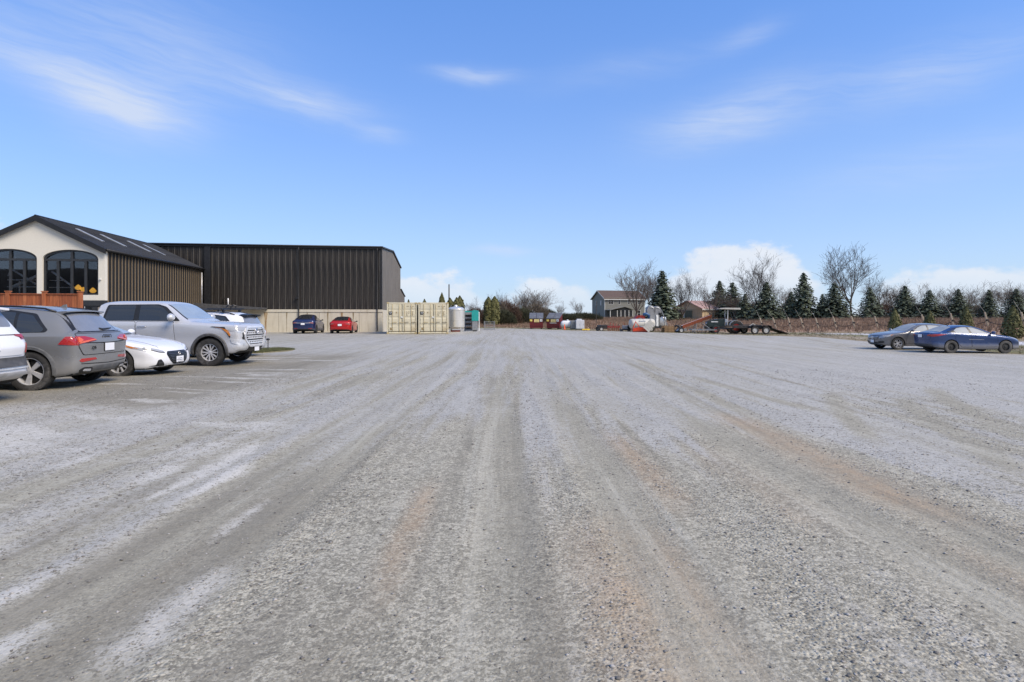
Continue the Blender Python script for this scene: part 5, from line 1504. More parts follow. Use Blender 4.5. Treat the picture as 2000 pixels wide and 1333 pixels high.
# ---- blue saloon and dark grey hatchback on the far side
def blue_saloon():
    S = dict(L=4.57, W=.90, fo=.90, wb=2.70, R=.325, tw=.205, rimr=.60, arch=.375, nose_r=.09,
             top=[(0, .62), (.10, .72), (.5, .86), (1.15, .96), (1.3, .985), (2.15, 1.36), (2.5, 1.425), (2.9, 1.435), (3.35, 1.38), (4.05, 1.11), (4.3, 1.06), (4.5, 1.06), (4.57, 1.0)],
             belt=[(0, .55), (.3, .70), (1.2, .88), (2.5, .95), (3.6, 1.01), (4.57, .98)],
             low=[(0, .26), (.4, .19), (1.2, .18), (3.6, .18), (4.2, .24), (4.57, .34)],
             wid=[(0, .72), (.15, .85), (.5, .965), (1.0, 1), (3.7, 1), (4.2, .97), (4.57, .84)],
             wtop=[(0, .9), (1.3, .86), (2.2, .67), (3.2, .66), (4.05, .74), (4.3, .84), (4.57, .86)],
             crown=[(0, .02), (1.3, .02), (2.3, .07), (3.5, .07), (4.2, .02), (4.57, .02)], rwarp=[(0, .14), (.4, .02), (.7, 0), (.98, -.03), (1.1, 0)], rbow=.16, shoulder=.065, waist=.955)
    c = Car('blue_saloon', 'dusty blue saloon with bare black steel wheels seen side-on', 'car', S, BLUE, (24.06, 30.15, gz(24.06, 30.15) + .012), R(-2.5))
    c.both('window_surround', rounded([(1.52, .995), (3.55, 1.055), (3.78, 1.10), (3.40, 1.27), (2.95, 1.355), (2.45, 1.345), (2.1, 1.25)], .05), TRIM, .003)
    c.both('window', rounded([(1.72, 1.005), (2.56, 1.02), (2.62, 1.325), (2.4, 1.31), (2.12, 1.21)], .03), GLASS_F, .009)
    c.both('window', rounded([(2.68, 1.025), (3.35, 1.05), (3.42, 1.16), (3.22, 1.275), (2.94, 1.325), (2.72, 1.325)], .03), GLASS_F, .009)
    doors(c, [[(1.25, .34), (2.56, .32), (2.60, .98), (1.38, .95)], [(2.60, .32), (3.1, .32), (3.38, .68), (3.5, 1.02), (2.64, .985)]], [(2.36, .90, .2), (3.28, .95, .2)])
    c.both('door_scrape', strip([(2.0, .70), (2.35, .706), (2.75, .712)], .014), M('bare scrape', (.45, .46, .48), .6), .008, rim=0)
    c.patch('rear_glass', rounded([(3.40, -.50), (4.05, -.62), (4.05, .62), (3.40, .50)], .04), 'T', GLASS_F, .007)
    c.patch('windscreen', rounded([(1.36, -.66), (2.12, -.52), (2.12, .52), (1.36, .66)], .04), 'T', GLASS_C, .007)
    c.patch('tailgate_gap', rounded([(-.60, .68), (.60, .68), (.66, .80), (.62, 1.02), (-.62, 1.02), (-.66, .80)], .04), 'B', SEAM, .002, rim=0)
    c.patch('boot_lid', rounded([(-.59, .69), (.59, .69), (.65, .81), (.61, 1.01), (-.61, 1.01), (-.65, .81)], .04), 'B', BLUE, .008)
    for v in (1, -1):
        c.patch('tail_lamp', rounded([(v * .46, .88), (v * .80, .84), (v * .80, .98), (v * .52, .955)], .015), 'B', TAIL, .016, step=.04)
        c.patch('tail_lamp', rounded([(3.82, .965), (4.25, .88), (4.50, .84), (4.50, .97), (4.2, .985)], .012), 'L' if v > 0 else 'Rt', TAIL, .010, step=.05)
    c.patch('lower_bumper', rounded([(-.76, .34), (.76, .34), (.66, .45), (-.66, .45)], .03), 'B', CLAD, .010)
    plate(c, 'B', 0, .87)
    c.pair('headlamp', rounded([(.46, .62), (.80, .70), (.80, .78), (.50, .72)], .02), 'F', HEAD, .008)
    for sd in ('L', 'Rt'): c.patch('headlamp', rounded([(.28, .68), (.62, .80), (.80, .86), (.60, .84), (.30, .75)], .015), sd, HEAD, .008, step=.05)
    c.patch('grille', rounded([(-.42, .36), (.42, .36), (.36, .58), (-.36, .58)], .03), 'F', TRIM, .008)
    c.mirrors(1.62, 1.0, BLUE)
    c.wheels('steel', M('black steel wheel', (.035, .034, .033), .6, .2, dirt=(.12, .115, .11)), GREY_TYRE)
    p, d, n = c.ray('T', 3.2, 0); MB().tube([(p.x, 0, p.z), (p.x - .06, 0, p.z + .07)], [.02, .008], 6).build('antenna_fin', TRIM, c.root)


blue_saloon()


def grey_hatch():
    S = dict(L=4.42, W=.90, fo=.90, wb=2.70, R=.345, tw=.215, rimr=.68, arch=.395, nose_r=.09,
             top=[(0, .74), (.10, .83), (.5, .94), (1.2, 1.03), (1.35, 1.06), (2.1, 1.42), (2.45, 1.485), (2.9, 1.495), (3.6, 1.44), (3.95, 1.37), (4.25, 1.08), (4.42, .96)],
             belt=[(0, .66), (.3, .78), (1.3, .95), (2.5, .99), (3.8, 1.03), (4.42, .92)],
             low=[(0, .28), (.4, .21), (1.2, .20), (3.5, .20), (4.1, .26), (4.42, .34)],
             wid=[(0, .76), (.15, .87), (.5, .97), (1.0, 1), (3.6, 1), (4.1, .96), (4.42, .84)],
             wtop=[(0, .9), (1.35, .86), (2.2, .68), (3.2, .67), (3.95, .68), (4.42, .8)],
             crown=[(0, .02), (1.35, .03), (2.3, .07), (4.0, .08), (4.42, .03)], fwarp=[(0, .10), (.28, .03), (.42, 0), (.7, .0), (.85, .05), (1, .1)], fbow=.17)
    c = Car('grey_hatchback', 'dark grey hatchback nosed out beside the blue saloon, two-bar grille', 'car', S, DGREY, (23.22, 33.0, gz(22.5, 32.8) + .012), math.pi + R(-2))
    flare(c, (1.35, -1.35), CLAD, .05, .012)
    c.both('window_surround', rounded([(1.62, 1.03), (3.6, 1.075), (3.75, 1.12), (3.45, 1.32), (2.95, 1.40), (2.4, 1.40), (2.1, 1.31)], .05), TRIM, .003)
    c.both('window', rounded([(1.75, 1.04), (2.52, 1.05), (2.58, 1.375), (2.36, 1.365), (2.1, 1.27)], .03), GLASS_F, .009)
    c.both('window', rounded([(2.62, 1.05), (3.40, 1.08), (3.30, 1.33), (2.92, 1.38), (2.66, 1.38)], .03), GLASS_F, .009)
    doors(c, [[(1.32, .36), (2.52, .35), (2.56, 1.01), (1.46, .99)], [(2.56, .35), (3.05, .35), (3.32, .70), (3.40, 1.04), (2.60, 1.01)]], [(2.34, .93, .2), (3.22, .96, .2)])
    c.patch('windscreen', rounded([(1.42, -.68), (2.10, -.54), (2.13, 0), (2.10, .54), (1.42, .68), (1.37, 0)], .04), 'T', GLASS_F, .007)
    g = c.patch('grille', rounded([(-.40, .78), (.40, .78), (.47, .70), (.40, .57), (-.40, .57), (-.47, .70)], .03), 'F', TRIM, .010)
    for z in (.635, .715): c.patch('grille_bar', strip([(-.43, z + .01), (0, z), (.43, z + .01)], .034), 'F', SATIN, .025, parent=g)
    p, d, n = c.ray('F', 0, .675)
    m = MB(); m.lathe([(.075, .0), (.080, .010), (.092, .010), (.095, 0)], 24, 'x', (p.x + .03, 0, .675), close=True)
    for i in range(3):
        a = R(90 + 120 * i); m.tube([(p.x + .036, 0, .675), (p.x + .036, .085 * math.cos(a), .675 + .085 * math.sin(a))], [.010, .004], 5)
    m.build('emblem', CHROME, g, auto=50)
    for v in (1, -1):
        c.patch('headlamp', rounded([(v * .50, .63), (v * .78, .70), (v * .80, .82), (v * .70, .83), (v * .53, .75)], .02), 'F', HEAD, .010, step=.04)
        c.patch('headlamp', rounded([(.28, .70), (.55, .80), (.70, .86), (.50, .86), (.30, .81)], .015), 'L' if v > 0 else 'Rt', HEAD, .010, step=.05)
        c.patch('indicator', rounded([(.46, .78), (.62, .845), (.70, .86), (.56, .855)], .008), 'L' if v > 0 else 'Rt', AMBER, .016, step=.05)
        c.patch('side_intake', rounded([(v * .44, .34), (v * .76, .38), (v * .76, .49), (v * .48, .47)], .03), 'F', TRIM, .010, step=.05)
    c.patch('lower_intake', rounded([(-.40, .33), (.40, .33), (.42, .43), (-.42, .43)], .02), 'F', TRIM, .010)
    plate(c, 'F', 0, .46)
    c.patch('rear_glass', rounded([(-.56, 1.10), (.56, 1.10), (.48, 1.34), (-.48, 1.34)], .04), 'B', GLASS_D, .008)
    c.pair('tail_lamp', rounded([(.44, .84), (.78, .82), (.78, .96), (.46, .94)], .02), 'B', TAIL, .008)
    c.mirrors(1.66, 1.03, DGREY)
    c.wheels('five_double', SATIN)


grey_hatch()


# ---- two tail-on cars against the warehouse wall
def fastback(name, label, paint, loc, rz, h=1.62, suv=True):
    k = h / 1.44 if suv else 1.0
    z = lambda v: v * k
    S = dict(L=4.72, W=.955 if suv else .925, fo=.88, wb=2.88, R=.35 if suv else .335, tw=.235, rimr=.70, arch=.40 if suv else .38, nose_r=.10,
             top=[(0, z(.55)), (.10, z(.66)), (.5, z(.78)), (1.1, z(.90)), (1.25, z(.93)), (2.2, z(1.36)), (2.6, z(1.435)), (2.9, z(1.44)), (3.4, z(1.39)), (4.2, z(1.11)), (4.45, z(1.04)), (4.62, z(1.03)), (4.72, z(.95))],
             belt=[(0, z(.48)), (.3, z(.62)), (1.2, z(.84)), (2.5, z(.92)), (3.8, z(.97)), (4.72, z(.90))],
             low=[(0, .24), (.4, .18), (1.2, .17), (3.6, .17), (4.3, .24), (4.72, .34)],
             wid=[(0, .70), (.15, .84), (.5, .96), (1.0, 1), (3.8, 1), (4.3, .97), (4.72, .86)],
             wtop=[(0, .9), (1.25, .86), (2.3, .66), (3.2, .65), (4.2, .72), (4.45, .82), (4.72, .86)],
             crown=[(0, .02), (1.25, .02), (2.4, .08), (3.5, .08), (4.4, .02), (4.72, .02)], rwarp=[(0, .14), (.4, .03), (.6, 0), (1.2, .02)], rbow=.17, shoulder=.07, waist=.96)
    c = Car(name, label, 'car', S, paint, loc, rz)
    c.both('window', rounded([(1.65, z(.955)), (3.7, z(1.01)), (3.95, z(1.04)), (3.4, z(1.29)), (2.9, z(1.36)), (2.4, z(1.35)), (2.1, z(1.24))], .05), GLASS_D, .007)
    doors(c, [[(1.3, .33), (2.55, .32), (2.6, z(.94)), (1.42, z(.91))], [(2.6, .32), (3.2, .32), (3.45, z(.66)), (3.52, z(.98)), (2.64, z(.945))]])
    c.patch('rear_glass', rounded([(3.15, -.52), (4.20, -.58), (4.28, 0), (4.20, .58), (3.15, .52)], .06), 'T', GLASS_D, .008)
    c.patch('windscreen', rounded([(1.3, -.66), (2.25, -.52), (2.25, .52), (1.3, .66)], .05), 'T', GLASS_C, .008)
    c.patch('boot_gap', rounded([(-.56, z(.60)), (.56, z(.60)), (.66, z(.90)), (-.66, z(.90))], .05), 'B', SEAM, .002, rim=0)
    c.patch('boot_lid', rounded([(-.55, z(.61)), (.55, z(.61)), (.65, z(.89)), (-.65, z(.89))], .05), 'B', paint, .008)
    if suv: c.patch('boot_trim', strip([(-.58, z(.80)), (0, z(.795)), (.58, z(.80))], .03), 'B', SATIN, .016)
    for v in (1, -1):
        c.patch('tail_lamp', rounded([(v * .46, z(.81)), (v * .80, z(.75)), (v * .82, z(.83)), (v * .70, z(.865)), (v * .48, z(.85))], .015), 'B', lamp_c, .014, step=.05)
        c.patch('rear_reflector', rounded([(v * .42, z(.37)), (v * .72, z(.385)), (v * .72, z(.42)), (v * .44, z(.405))], .01), 'B', TAIL, .010)
        c.patch('headlamp', rounded([(v * .50, z(.60)), (v * .80, z(.66)), (v * .78, z(.72)), (v * .52, z(.66))], .015), 'F', HEAD, .01)
    c.patch('diffuser', rounded([(-.62, .27), (.62, .27), (.55, z(.36)), (-.55, z(.36))], .03), 'B', TRIM, .012)
    plate(c, 'B', 0, z(.73))
    p, d, n = c.ray('B', 0, z(.86)); MB().prism([(-.04, .045), (.04, .045), (.012, .03), (.0, -.045), (-.012, .03)], 'x', p.x - .016, p.x + .01).build('emblem', CHROME, c.root).location = (0, 0, z(.855))
    c.mirrors(1.72, z(.95), TRIM, (.10, .15, .13))
    c.patch('glass_roof', rounded([(2.2, -.52), (3.12, -.52), (3.12, .52), (2.2, .52)], .05), 'T', GLASS_D, .006)
    c.wheels('turbine', M('dark alloy', (.08, .08, .085), .4, .7))
    return c


lamp_c = lamp_mat('pale tail lens', (.42, .16, .16), .1)
fastback('blue_crossover', 'navy blue crossover backed towards us under the concrete wall', NAVY, (-17.62, 49.42, 0), R(97.5), 1.62, True)
fastback('red_fastback', 'bright red fastback car parked tail towards us by concrete wall', RED, (-14.62, 49.62, 0), R(97.5), 1.44, False)
# ------------------------------------------------------------------ yard objects
CREAM = M('cream container paint', srgb(206, 198, 172), .55, var=.08, scale=2, dirt=srgb(172, 154, 118))
CREAMD = M('cream container shade trim', srgb(186, 168, 124), .6, var=.1)
GASK = M('door gasket', (.10, .085, .065), .8)
MARK = M('brown stencil', srgb(142, 124, 88), .8)
BLACKP = M('black decal', (.02, .022, .022), .5)
WHITEP = M('white decal', (.75, .76, .74), .5)
STEEL = M('stainless steel', (.70, .685, .64), .30, .55, var=.10, scale=3, stretch=(1, 1, .2))
GALV = M('galvanised grey', (.30, .31, .32), .5, .4, var=.25, scale=5)
GREYP = M('machine grey paint', (.26, .27, .28), .55, var=.2, scale=6, dirt=(.18, .165, .15))
REDM = M('faded red paint', srgb(150, 34, 26), .55, var=.3, scale=6, dirt=(.14, .09, .07))
ORANGE = M('orange machine paint', srgb(205, 66, 24), .5, var=.25, scale=6, dirt=(.2, .1, .06))
RUST = M('rusty steel', srgb(132, 66, 38), .8, var=.35, scale=8, dirt=(.09, .05, .035))
BLACKS = M('black painted steel', (.02, .02, .022), .5, .2, var=.4, dirt=(.07, .065, .06))
GREEN = M('dark green tractor paint', (.022, .036, .034), .35, .1, var=.3, dirt=(.06, .06, .055))
WOOD = M('pallet wood', srgb(150, 122, 90), .85, var=.3, scale=4)
OFFW = M('off white tank skin', srgb(188, 186, 178), .55, var=.08, scale=4, dirt=srgb(168, 158, 140))
HUB = M('pale wheel hub', (.55, .55, .53), .5, .2, dirt=(.3, .27, .24))


def plain_wheel(parent, x, y, z, r, w, hub, tyre=None, n=18, axis='y'):
    wv = bpy.data.objects.new('wheel', None); put(wv, parent); wv.location = (x, y, z)
    m = MB(); m.lathe([(r * .58, w * .42), (r * .86, w * .5), (r * .97, w * .38), (r, 0), (r * .97, -w * .38), (r * .86, -w * .5), (r * .58, -w * .42)], n, axis, close=True); m.build('tyre', tyre or TYRE, wv, auto=40)
    m = MB(); m.lathe([(0, -w * .30), (r * .20, -w * .36), (r * .24, -w * .22), (r * .50, -w * .22), (r * .60, -w * .40), (r * .60, w * .4), (0, w * .3)], n, axis); m.build('rim', hub, wv, auto=40)
    return wv


# ---- shipping containers, door ends towards us
def container(label, x0, y0):
    c = thing('shipping_container', label, 'shipping container', (x0, y0, gz(x0, y0) + .012), R(6), 'cream shipping containers by the warehouse')
    W, H, L = 2.44, 2.59, 6.06
    for x in (0, W):
        s = 1 if x == 0 else -1
        bx('corner_post', (min(x, x + s * .11), max(x, x + s * .11), 0, .14, .13, H - .12), CREAM, c, .01)
        for y in (-.015, L - .15):
            for z in (0, H - .12): bx('corner_casting', (min(x - s * .012, x + s * .17), max(x - s * .012, x + s * .17), y, y + .165, z, z + .12), CREAMD, c, .012)
    bx('header', (.12, W - .12, .01, .15, H - .135, H - .01), CREAM, c, .01)
    bx('sill', (.16, W - .16, .0, .16, .02, .155), CREAM, c, .01)
    bx('sill_shadow_gap', (.12, W - .12, .05, .12, .156, .20), GASK, c)
    for sd, x in (('l', 0), ('r', W)):                       # corrugated sides
        m = MB(); pts = []; y = .15
        while y < L - .2:
            pts += [(0, y), (0, y + .07), (.036, y + .138), (.036, y + .208)]; y += .276
        s = 1 if sd == 'l' else -1
        outer = [(x + s * (.012 + q[0]), q[1]) for q in pts]; inner = [(x + s * .07, pts[-1][1]), (x + s * .07, .15)]
        for (a, b), (a2, b2) in zip(outer[:-1], outer[1:]):
            m.add([(a, b, .13), (a2, b2, .13), (a2, b2, H - .06), (a, b, H - .06)], [(0, 1, 2, 3)])
        m.build('side_wall', CREAM, c)
        bx('bottom_rail', (min(x, x + s * .06), max(x, x + s * .06), .15, L - .15, .02, .135), CREAM, c)
        bx('top_rail', (min(x + s * .002, x + s * .06), max(x + s * .002, x + s * .06), .15, L - .15, H - .062, H - .005), CREAM, c)
    bx('roof', (.06, W - .06, .15, L - .02, H - .05, H - .018), CREAM, c)
    bx('end_wall', (.06, W - .06, L - .06, L - .02, .1, H - .05), CREAM, c)
    bx('floor', (.06, W - .06, .15, L - .06, .12, .16), BLACKS, c)
    bx('gasket', (.115, W - .115, .06, .10, .17, H - .14), GASK, c)
    for k, (a, b) in enumerate(((.135, W / 2 - .022), (W / 2 + .022, W - .135))):
        d = bx('door', (a, b, .025, .058, .205, H - .15), CREAM, c, .008)
        zs = [.22, .66, .82, 1.28, 1.42, 1.90, 2.03, H - .18]
        for z0, z1 in zip(zs[0::2], zs[1::2]):
            m = MB(); m.prism([(z0, .024), (z1, .024), (z1 - .03, .004), (z0 + .03, .004)], 'x', a + .05, b - .05)
            o = m.build('door_panel', CREAM, d)
            for v in o.data.vertices: v.co = (v.co.x, v.co.z, v.co.y)
            o.data.flip_normals()
        for q in (.30, .82) if k == 0 else (.18, .70):
            x = a + (b - a) * q
            MB().tube([(x, -.022, .16), (x, -.022, H - .14)], .017, 6).build('lock_rod', CREAMD, d, smooth=True)
            for z in (.42, 1.0, 1.62, 2.25): bx('rod_bracket', (x - .045, x + .045, -.02, .03, z - .03, z + .03), CREAM, d)
            bx('lock_handle', (x - .02, x + .34, -.055, -.035, .94, .975), CREAMD if k == 0 else GASK, d)
        for z in (.45, 1.0, 1.55, 2.15):
            xh = a - .02 if k == 0 else b + .02
            bx('hinge', (xh - .035, xh + .035, .0, .05, z - .05, z + .05), CREAM, d)
    bx('lock_box', (W / 2 - .10, W / 2 + .09, -.05, .02, 1.33, 1.42), WHITEP, c, .01)
    b = bx('black_logo_panel', (.17, .50, -.012, .0015, 1.56, 1.84), BLACKP, c)
    m = MB(); m.tube([(.22, -.016, 1.76), (.29, -.016, 1.70), (.34, -.016, 1.735), (.45, -.016, 1.78)], .018, 5); m.tube([(.22, -.016, 1.63), (.45, -.016, 1.63)], .010, 4); m.build('logo_mark', WHITEP, b)
    bx('vent_plate', (.26, .44, -.012, .0015, .32, .52), MARK, c)
    bx('sticker', (.74, .80, -.012, .0015, 1.70, 1.80), MARK, c)
    rr = random.Random(11)
    for z, xs_, h in ((2.24, (1.62, 1.68, 1.74, 1.90, 1.96, 2.02, 2.08, 2.14), .06), (2.11, (1.92, 1.98, 2.04), .05)):
        for x in xs_: bx('stencil', (x, x + .035, -.010, .0015, z, z + h), MARK, c)
    for i in range(7):
        for x in (1.58, 1.74, 1.90, 2.04):
            if rr.random() < .75: bx('stencil', (x, x + rr.uniform(.04, .12), -.010, .0015, 1.50 + i * .055, 1.525 + i * .055), MARK, c)
    return c


container('cream container with black logo panel standing nearest the warehouse', gx(755.5, 46.6), 46.6)
container('cream container with black logo panel standing beside the steel tank', gx(817, 46.75), 46.75)

# ---- stainless tank on legs
Yt = 54.5; xt = gx(891, Yt); tk = thing('steel_tank', 'round stainless steel tank on short legs beside the containers', 'tank', (xt, Yt, gz(xt, Yt) + .01))
m = MB(); r = .80
m.lathe([(r * .3, .34), (r * .9, .38), (r, .46), (r, 1.06), (r + .012, 1.07), (r + .012, 1.13), (r, 1.14), (r, 2.04), (r + .02, 2.05), (r + .02, 2.13), (r, 2.14), (r * .98, 2.20), (r * .75, 2.32), (r * .3, 2.40), (.16, 2.42)], 40, 'z'); m.build('vessel', STEEL, tk, auto=30)
m = MB(); m.lathe([(.17, 2.40), (.17, 2.50), (.12, 2.56), (0, 2.56)], 16, 'z', (-.05, 0, 0)); m.build('lid', STEEL, tk, auto=40)
MB().tube([(-.5, -.2, 2.3), (-.5, -.2, 2.45), (-.42, -.2, 2.5)], .03, 6).build('valve', GALV, tk)
for i in range(4):
    a = R(45 + 90 * i); MB().tube([(.66 * math.cos(a), .66 * math.sin(a), .42), (.74 * math.cos(a), .74 * math.sin(a), 0)], [.06, .045], 6).build('leg', STEEL, tk)
pl = thing('red_pallet', 'red painted pallet lying under the steel tank', 'pallet', (xt - .08, Yt - .05, gz(xt, Yt) + .01))
for i in range(5): bx('deck_board', (-.45, .45, -.48 + i * .2, -.34 + i * .2, .11, .135), M('red pallet wood', srgb(132, 62, 48), .85), pl)
for y in (-.45, -.02, .40): bx('bearer', (-.44, .44, y, y + .08, 0, .109), M('red pallet wood', srgb(132, 62, 48), .85), pl)

# ---- grey bin rack and teal machine
Yr = 58.5; xr = gx(916, Yr)
rk2 = thing('bin_rack', 'grey rack of stacked open-front bins beside the steel tank', 'rack', (xr, Yr, gz(xr, Yr) + .01))
for x in (-.42, .42):
    for y in (-.4, .4): bx('upright', (x - .03, x + .03, y - .03, y + .03, 0, 2.06), GALV, rk2)
for i in range(5):
    z = .06 + i * .41
    m = MB(); m.box(-.385, .385, -.385, .385, z, z + .03); m.box(-.385, -.36, -.385, .385, z + .031, z + .34); m.box(.36, .385, -.385, .385, z + .031, z + .34); m.box(-.359, .359, .36, .385, z + .031, z + .34); m.box(-.359, .359, -.385, -.36, z + .031, z + .17)
    m.build('bin', GREYP, rk2)
TEAL = M('teal plastic', srgb(38, 158, 150), .5, var=.12, scale=3)
xm = gx(928.5, 57.5); tm = thing('teal_machine', 'tall machine with teal hood on a grey cabinet beside the bins', 'machine', (xm, 57.5, gz(xm, 57.5) + .01))
bx('cabinet', (-.30, .22, -.35, .35, .10, 1.06), GREYP, tm, .02)
bx('base', (-.24, .16, -.3, .3, 0, .099), BLACKS, tm)
m = MB(); m.prism([(-.34, 1.07), (.30, 1.07), (.34, 1.15), (.34, 1.95), (.26, 2.10), (-.12, 2.16), (-.34, 2.06)], 'y', -.38, .38); m.build('hood', TEAL, tm)
m = MB(); m.prism([(-1.05, 1.92), (-.345, 1.92), (-.345, 2.06), (-1.0, 2.06)], 'y', -.12, .12); m.build('arm', TEAL, tm)
bx('side_rail', (.345, .43, -.3, -.1, .05, 1.95), WHITEP, tm, .01)
# wire cage
Yc = 70; xc = gx(956, Yc); cg = thing('wire_cage', 'grey wire mesh pallet cage at the edge of the weeds', 'cage', (xc, Yc, gz(xc, Yc) + .01), R(8))
for x in (-.6, .6):
    for y in (-.5, .5): bx('post', (x - .025, x + .025, y - .025, y + .025, 0, 1.05), GALV, cg)
for y in (-.5, .5):
    for i in range(11): MB().tube([(-.6 + i * .12, y, .1), (-.6 + i * .12, y, 1.02)], .008, 4).build('wire', GALV, cg)
    for z in (.1, .4, .7, 1.02): MB().tube([(-.6, y, z), (.6, y, z)], .010, 4).build('wire', GALV, cg)
bx('base', (-.57, .57, -.47, .47, .06, .10), GALV, cg)


# ---- red waste skips with slanted lids
MAROON = M('maroon skip paint', srgb(98, 22, 26), .5, var=.25, scale=4, dirt=(.08, .03, .03))
LIDM = M('grey plastic lid', (.13, .135, .145), .55, var=.2, scale=5, dirt=(.3, .3, .31))
YEL = M('yellow sign', srgb(222, 196, 84), .5, var=.1)
YELP = M('pale yellow sign', srgb(226, 208, 142), .5, var=.08)
def skip(label, px, Y, rz):
    x = gx(px, Y); d = thing('waste_skip', label, 'skip', (x, Y, gz(x, Y) + .01), rz, 'red waste skips at the lot edge')
    w = .86; DP_ = 1.55
    m = MB(); m.prism([(0, .12), (0, 1.36), (DP_, 2.02), (DP_, .12)], 'x', -w, w); m.build('bin', MAROON, d)
    for x in (-w + .1, w - .3): bx('skid', (x, x + .2, .05, DP_ - .05, 0, .119), BLACKS, d)
    bx('front_lip', (-w - .03, w + .03, -.05, -.002, 1.27, 1.36), BLACKS, d, .01)
    for x0, x1 in ((-w - .05, -.025), (.025, w + .05)):
        k = (2.02 - 1.36) / DP_
        m = MB(); m.prism([(-.08, 1.375 - .08 * k), (DP_ + .02, 1.375 + (DP_ + .02) * k), (DP_ + .02, 1.43 + (DP_ + .02) * k), (-.08, 1.43 - .08 * k)], 'x', x0, x1); l = m.build('lid', LIDM, d)
        for i in range(4):
            xx = x0 + (x1 - x0) * (i + .5) / 4
            m = MB(); m.prism([(0, 1.432), (DP_ - .1, 1.432 + (DP_ - .1) * k), (DP_ - .1, 1.455 + (DP_ - .1) * k), (0, 1.455)], 'x', xx - .04, xx + .04); m.build('lid_rib', LIDM, l)
    for x in (-w - .10, w + .04): bx('fork_pocket', (x, x + .06, .2, 1.3, .75, .95), BLACKS, d)
    for z in (.35, .95): bx('stiffener', (-w + .02, w - .02, -.028, -.001, z, z + .07), MAROON, d)
    a = bx('yellow_sign', (-w + .02, -w + .34, -.045, -.03, .98, 1.25), YEL, d); bx('sign_mark', (-w + .12, -w + .24, -.049, -.046, 1.05, 1.20), YELP, a)
    b = bx('pale_sign', (-.28, .36, -.045, -.03, .88, 1.26), YELP, d)
    for z in (.93, 1.0, 1.14): bx('sign_line', (-.2, .28, -.049, -.046, z, z + .03), MARK, b)
    c = bx('round_sign', (w - .40, w - .08, -.045, -.03, .96, 1.26), WHITEP, d, .012); bx('sign_mark', (w - .30, w - .18, -.049, -.046, 1.06, 1.17), GREYP, c)
    return d


skip('left of two maroon waste skips with grey lids and yellow signs', 1047.5, 74, R(-3))
s2 = skip('right of two maroon waste skips, nearest the white gas tank', 1080, 73.5, R(-19))
bx('white_strip', (-.42, .5, -.06, -.046, .74, .80), WHITEP, s2)

# ---- gas tank, cone, cabinets, kerb block
Yg = 72.5; xg = gx(1107, Yg); gt = thing('gas_tank', 'white horizontal gas tank lying behind the orange cone', 'tank', (xg, Yg, gz(xg, Yg) + .01), R(-6))
m = MB(); m.lathe([(0, -.80), (.22, -.76), (.38, -.66), (.46, -.50), (.47, -.4), (.47, .4), (.46, .50), (.38, .66), (.22, .76), (0, .80)], 24, 'x', (0, 0, .62)); m.build('vessel', M('white gas tank paint', (.74, .75, .76), .4, var=.05, dirt=(.5, .47, .42)), gt, smooth=True)
for x in (-.45, .45): bx('leg', (x - .06, x + .06, -.3, .3, 0, .30), GALV, gt)
m = MB(); m.lathe([(.13, 0), (.13, .14), (.08, .18), (0, .18)], 12, 'z', (.1, 0, 1.05)); m.build('valve_dome', WHITEP, gt, auto=40)
Yk = 70.5; xk = gx(1102.5, Yk); cn = thing('traffic_cone', 'orange traffic cone in front of the white gas tank', 'cone', (xk, Yk, gz(xk, Yk) + .01))
bx('base', (-.17, .17, -.17, .17, 0, .035), ORANGE, cn, .01)
MB().lathe([(.13, .036), (.12, .06), (.035, .66), (.02, .68), (0, .68)], 16, 'z').build('cone', M('cone orange', srgb(232, 92, 48), .5, var=.08), cn, auto=40)
Yb = 72; xb = gx(1119.5, Yb); g1 = thing('louvred_unit', 'dark grey louvred unit standing next to the pale cabinet', 'cabinet', (xb, Yb, gz(xb, Yb) + .01))
bx('housing', (-.33, .33, -.35, .35, .08, 1.10), GALV, g1, .02)
for i in range(9): bx('louvre', (-.29, .29, -.385, -.352, .16 + i * .10, .20 + i * .10), GREYP, g1)
bx('base', (-.30, .30, -.3, .3, 0, .079), BLACKS, g1)
xb = gx(1132.5, 71.5); g2 = thing('pale_cabinet', 'pale grey double-door cabinet at the lot edge', 'cabinet', (xb, 71.5, gz(xb, 71.5) + .01))
PALE = M('pale cabinet paint', (.60, .62, .66), .5, var=.07)
bx('housing', (-.52, .52, -.4, .4, .07, 1.18), PALE, g2, .02); bx('base', (-.5, .5, -.36, .36, 0, .069), BLACKS, g2)
for a, b in ((-.50, .02), (.035, .50)): dd = bx('door', (a, b, -.425, -.402, .12, 1.14), PALE, g2, .01); bx('door_handle', (b - .09, b - .06, -.45, -.426, .55, .72), GREYP, dd)
bx('top_box', (-.40, .22, -.25, .25, 1.181, 1.32), PALE, g2, .02)
Yy = 68; xy = gx(1144.5, Yy); yb = MB(); yb.prism([(-.13, 0), (.13, 0), (.07, .16), (-.07, .16)], 'x', -.45, .45); o = yb.build('parking_block', M('yellow block paint', srgb(214, 178, 44), .7, var=.15)); o.location = (xy, Yy, gz(xy, Yy) + .01)
tag(o, 'yellow parking block lying beside the pale cabinet', 'parking block')
Yp = 95; xp = gx(1164.5, Yp); o = MB().tube([(0, 0, -.3), (0, 0, 3.9)], [.06, .05], 8).build('slim_pole', M('dark pole', (.06, .055, .05), .8)); o.location = (xp, Yp, gz(xp, Yp)); tag(o, 'slim dark pole standing left of the grey house', 'pole')
Yp = 86; xp = gx(877, Yp); up = thing('utility_pole', 'tall bare utility pole rising behind the containers', 'pole', (xp, Yp, gz(xp, Yp)))
MB().tube([(0, 0, -.3), (0, 0, 6.4)], [.12, .085], 8).build('shaft', M('weathered pole wood', (.09, .08, .07), .9), up); bx('pole_cap', (-.07, .07, -.07, .07, 6.4, 6.46), GALV, up)


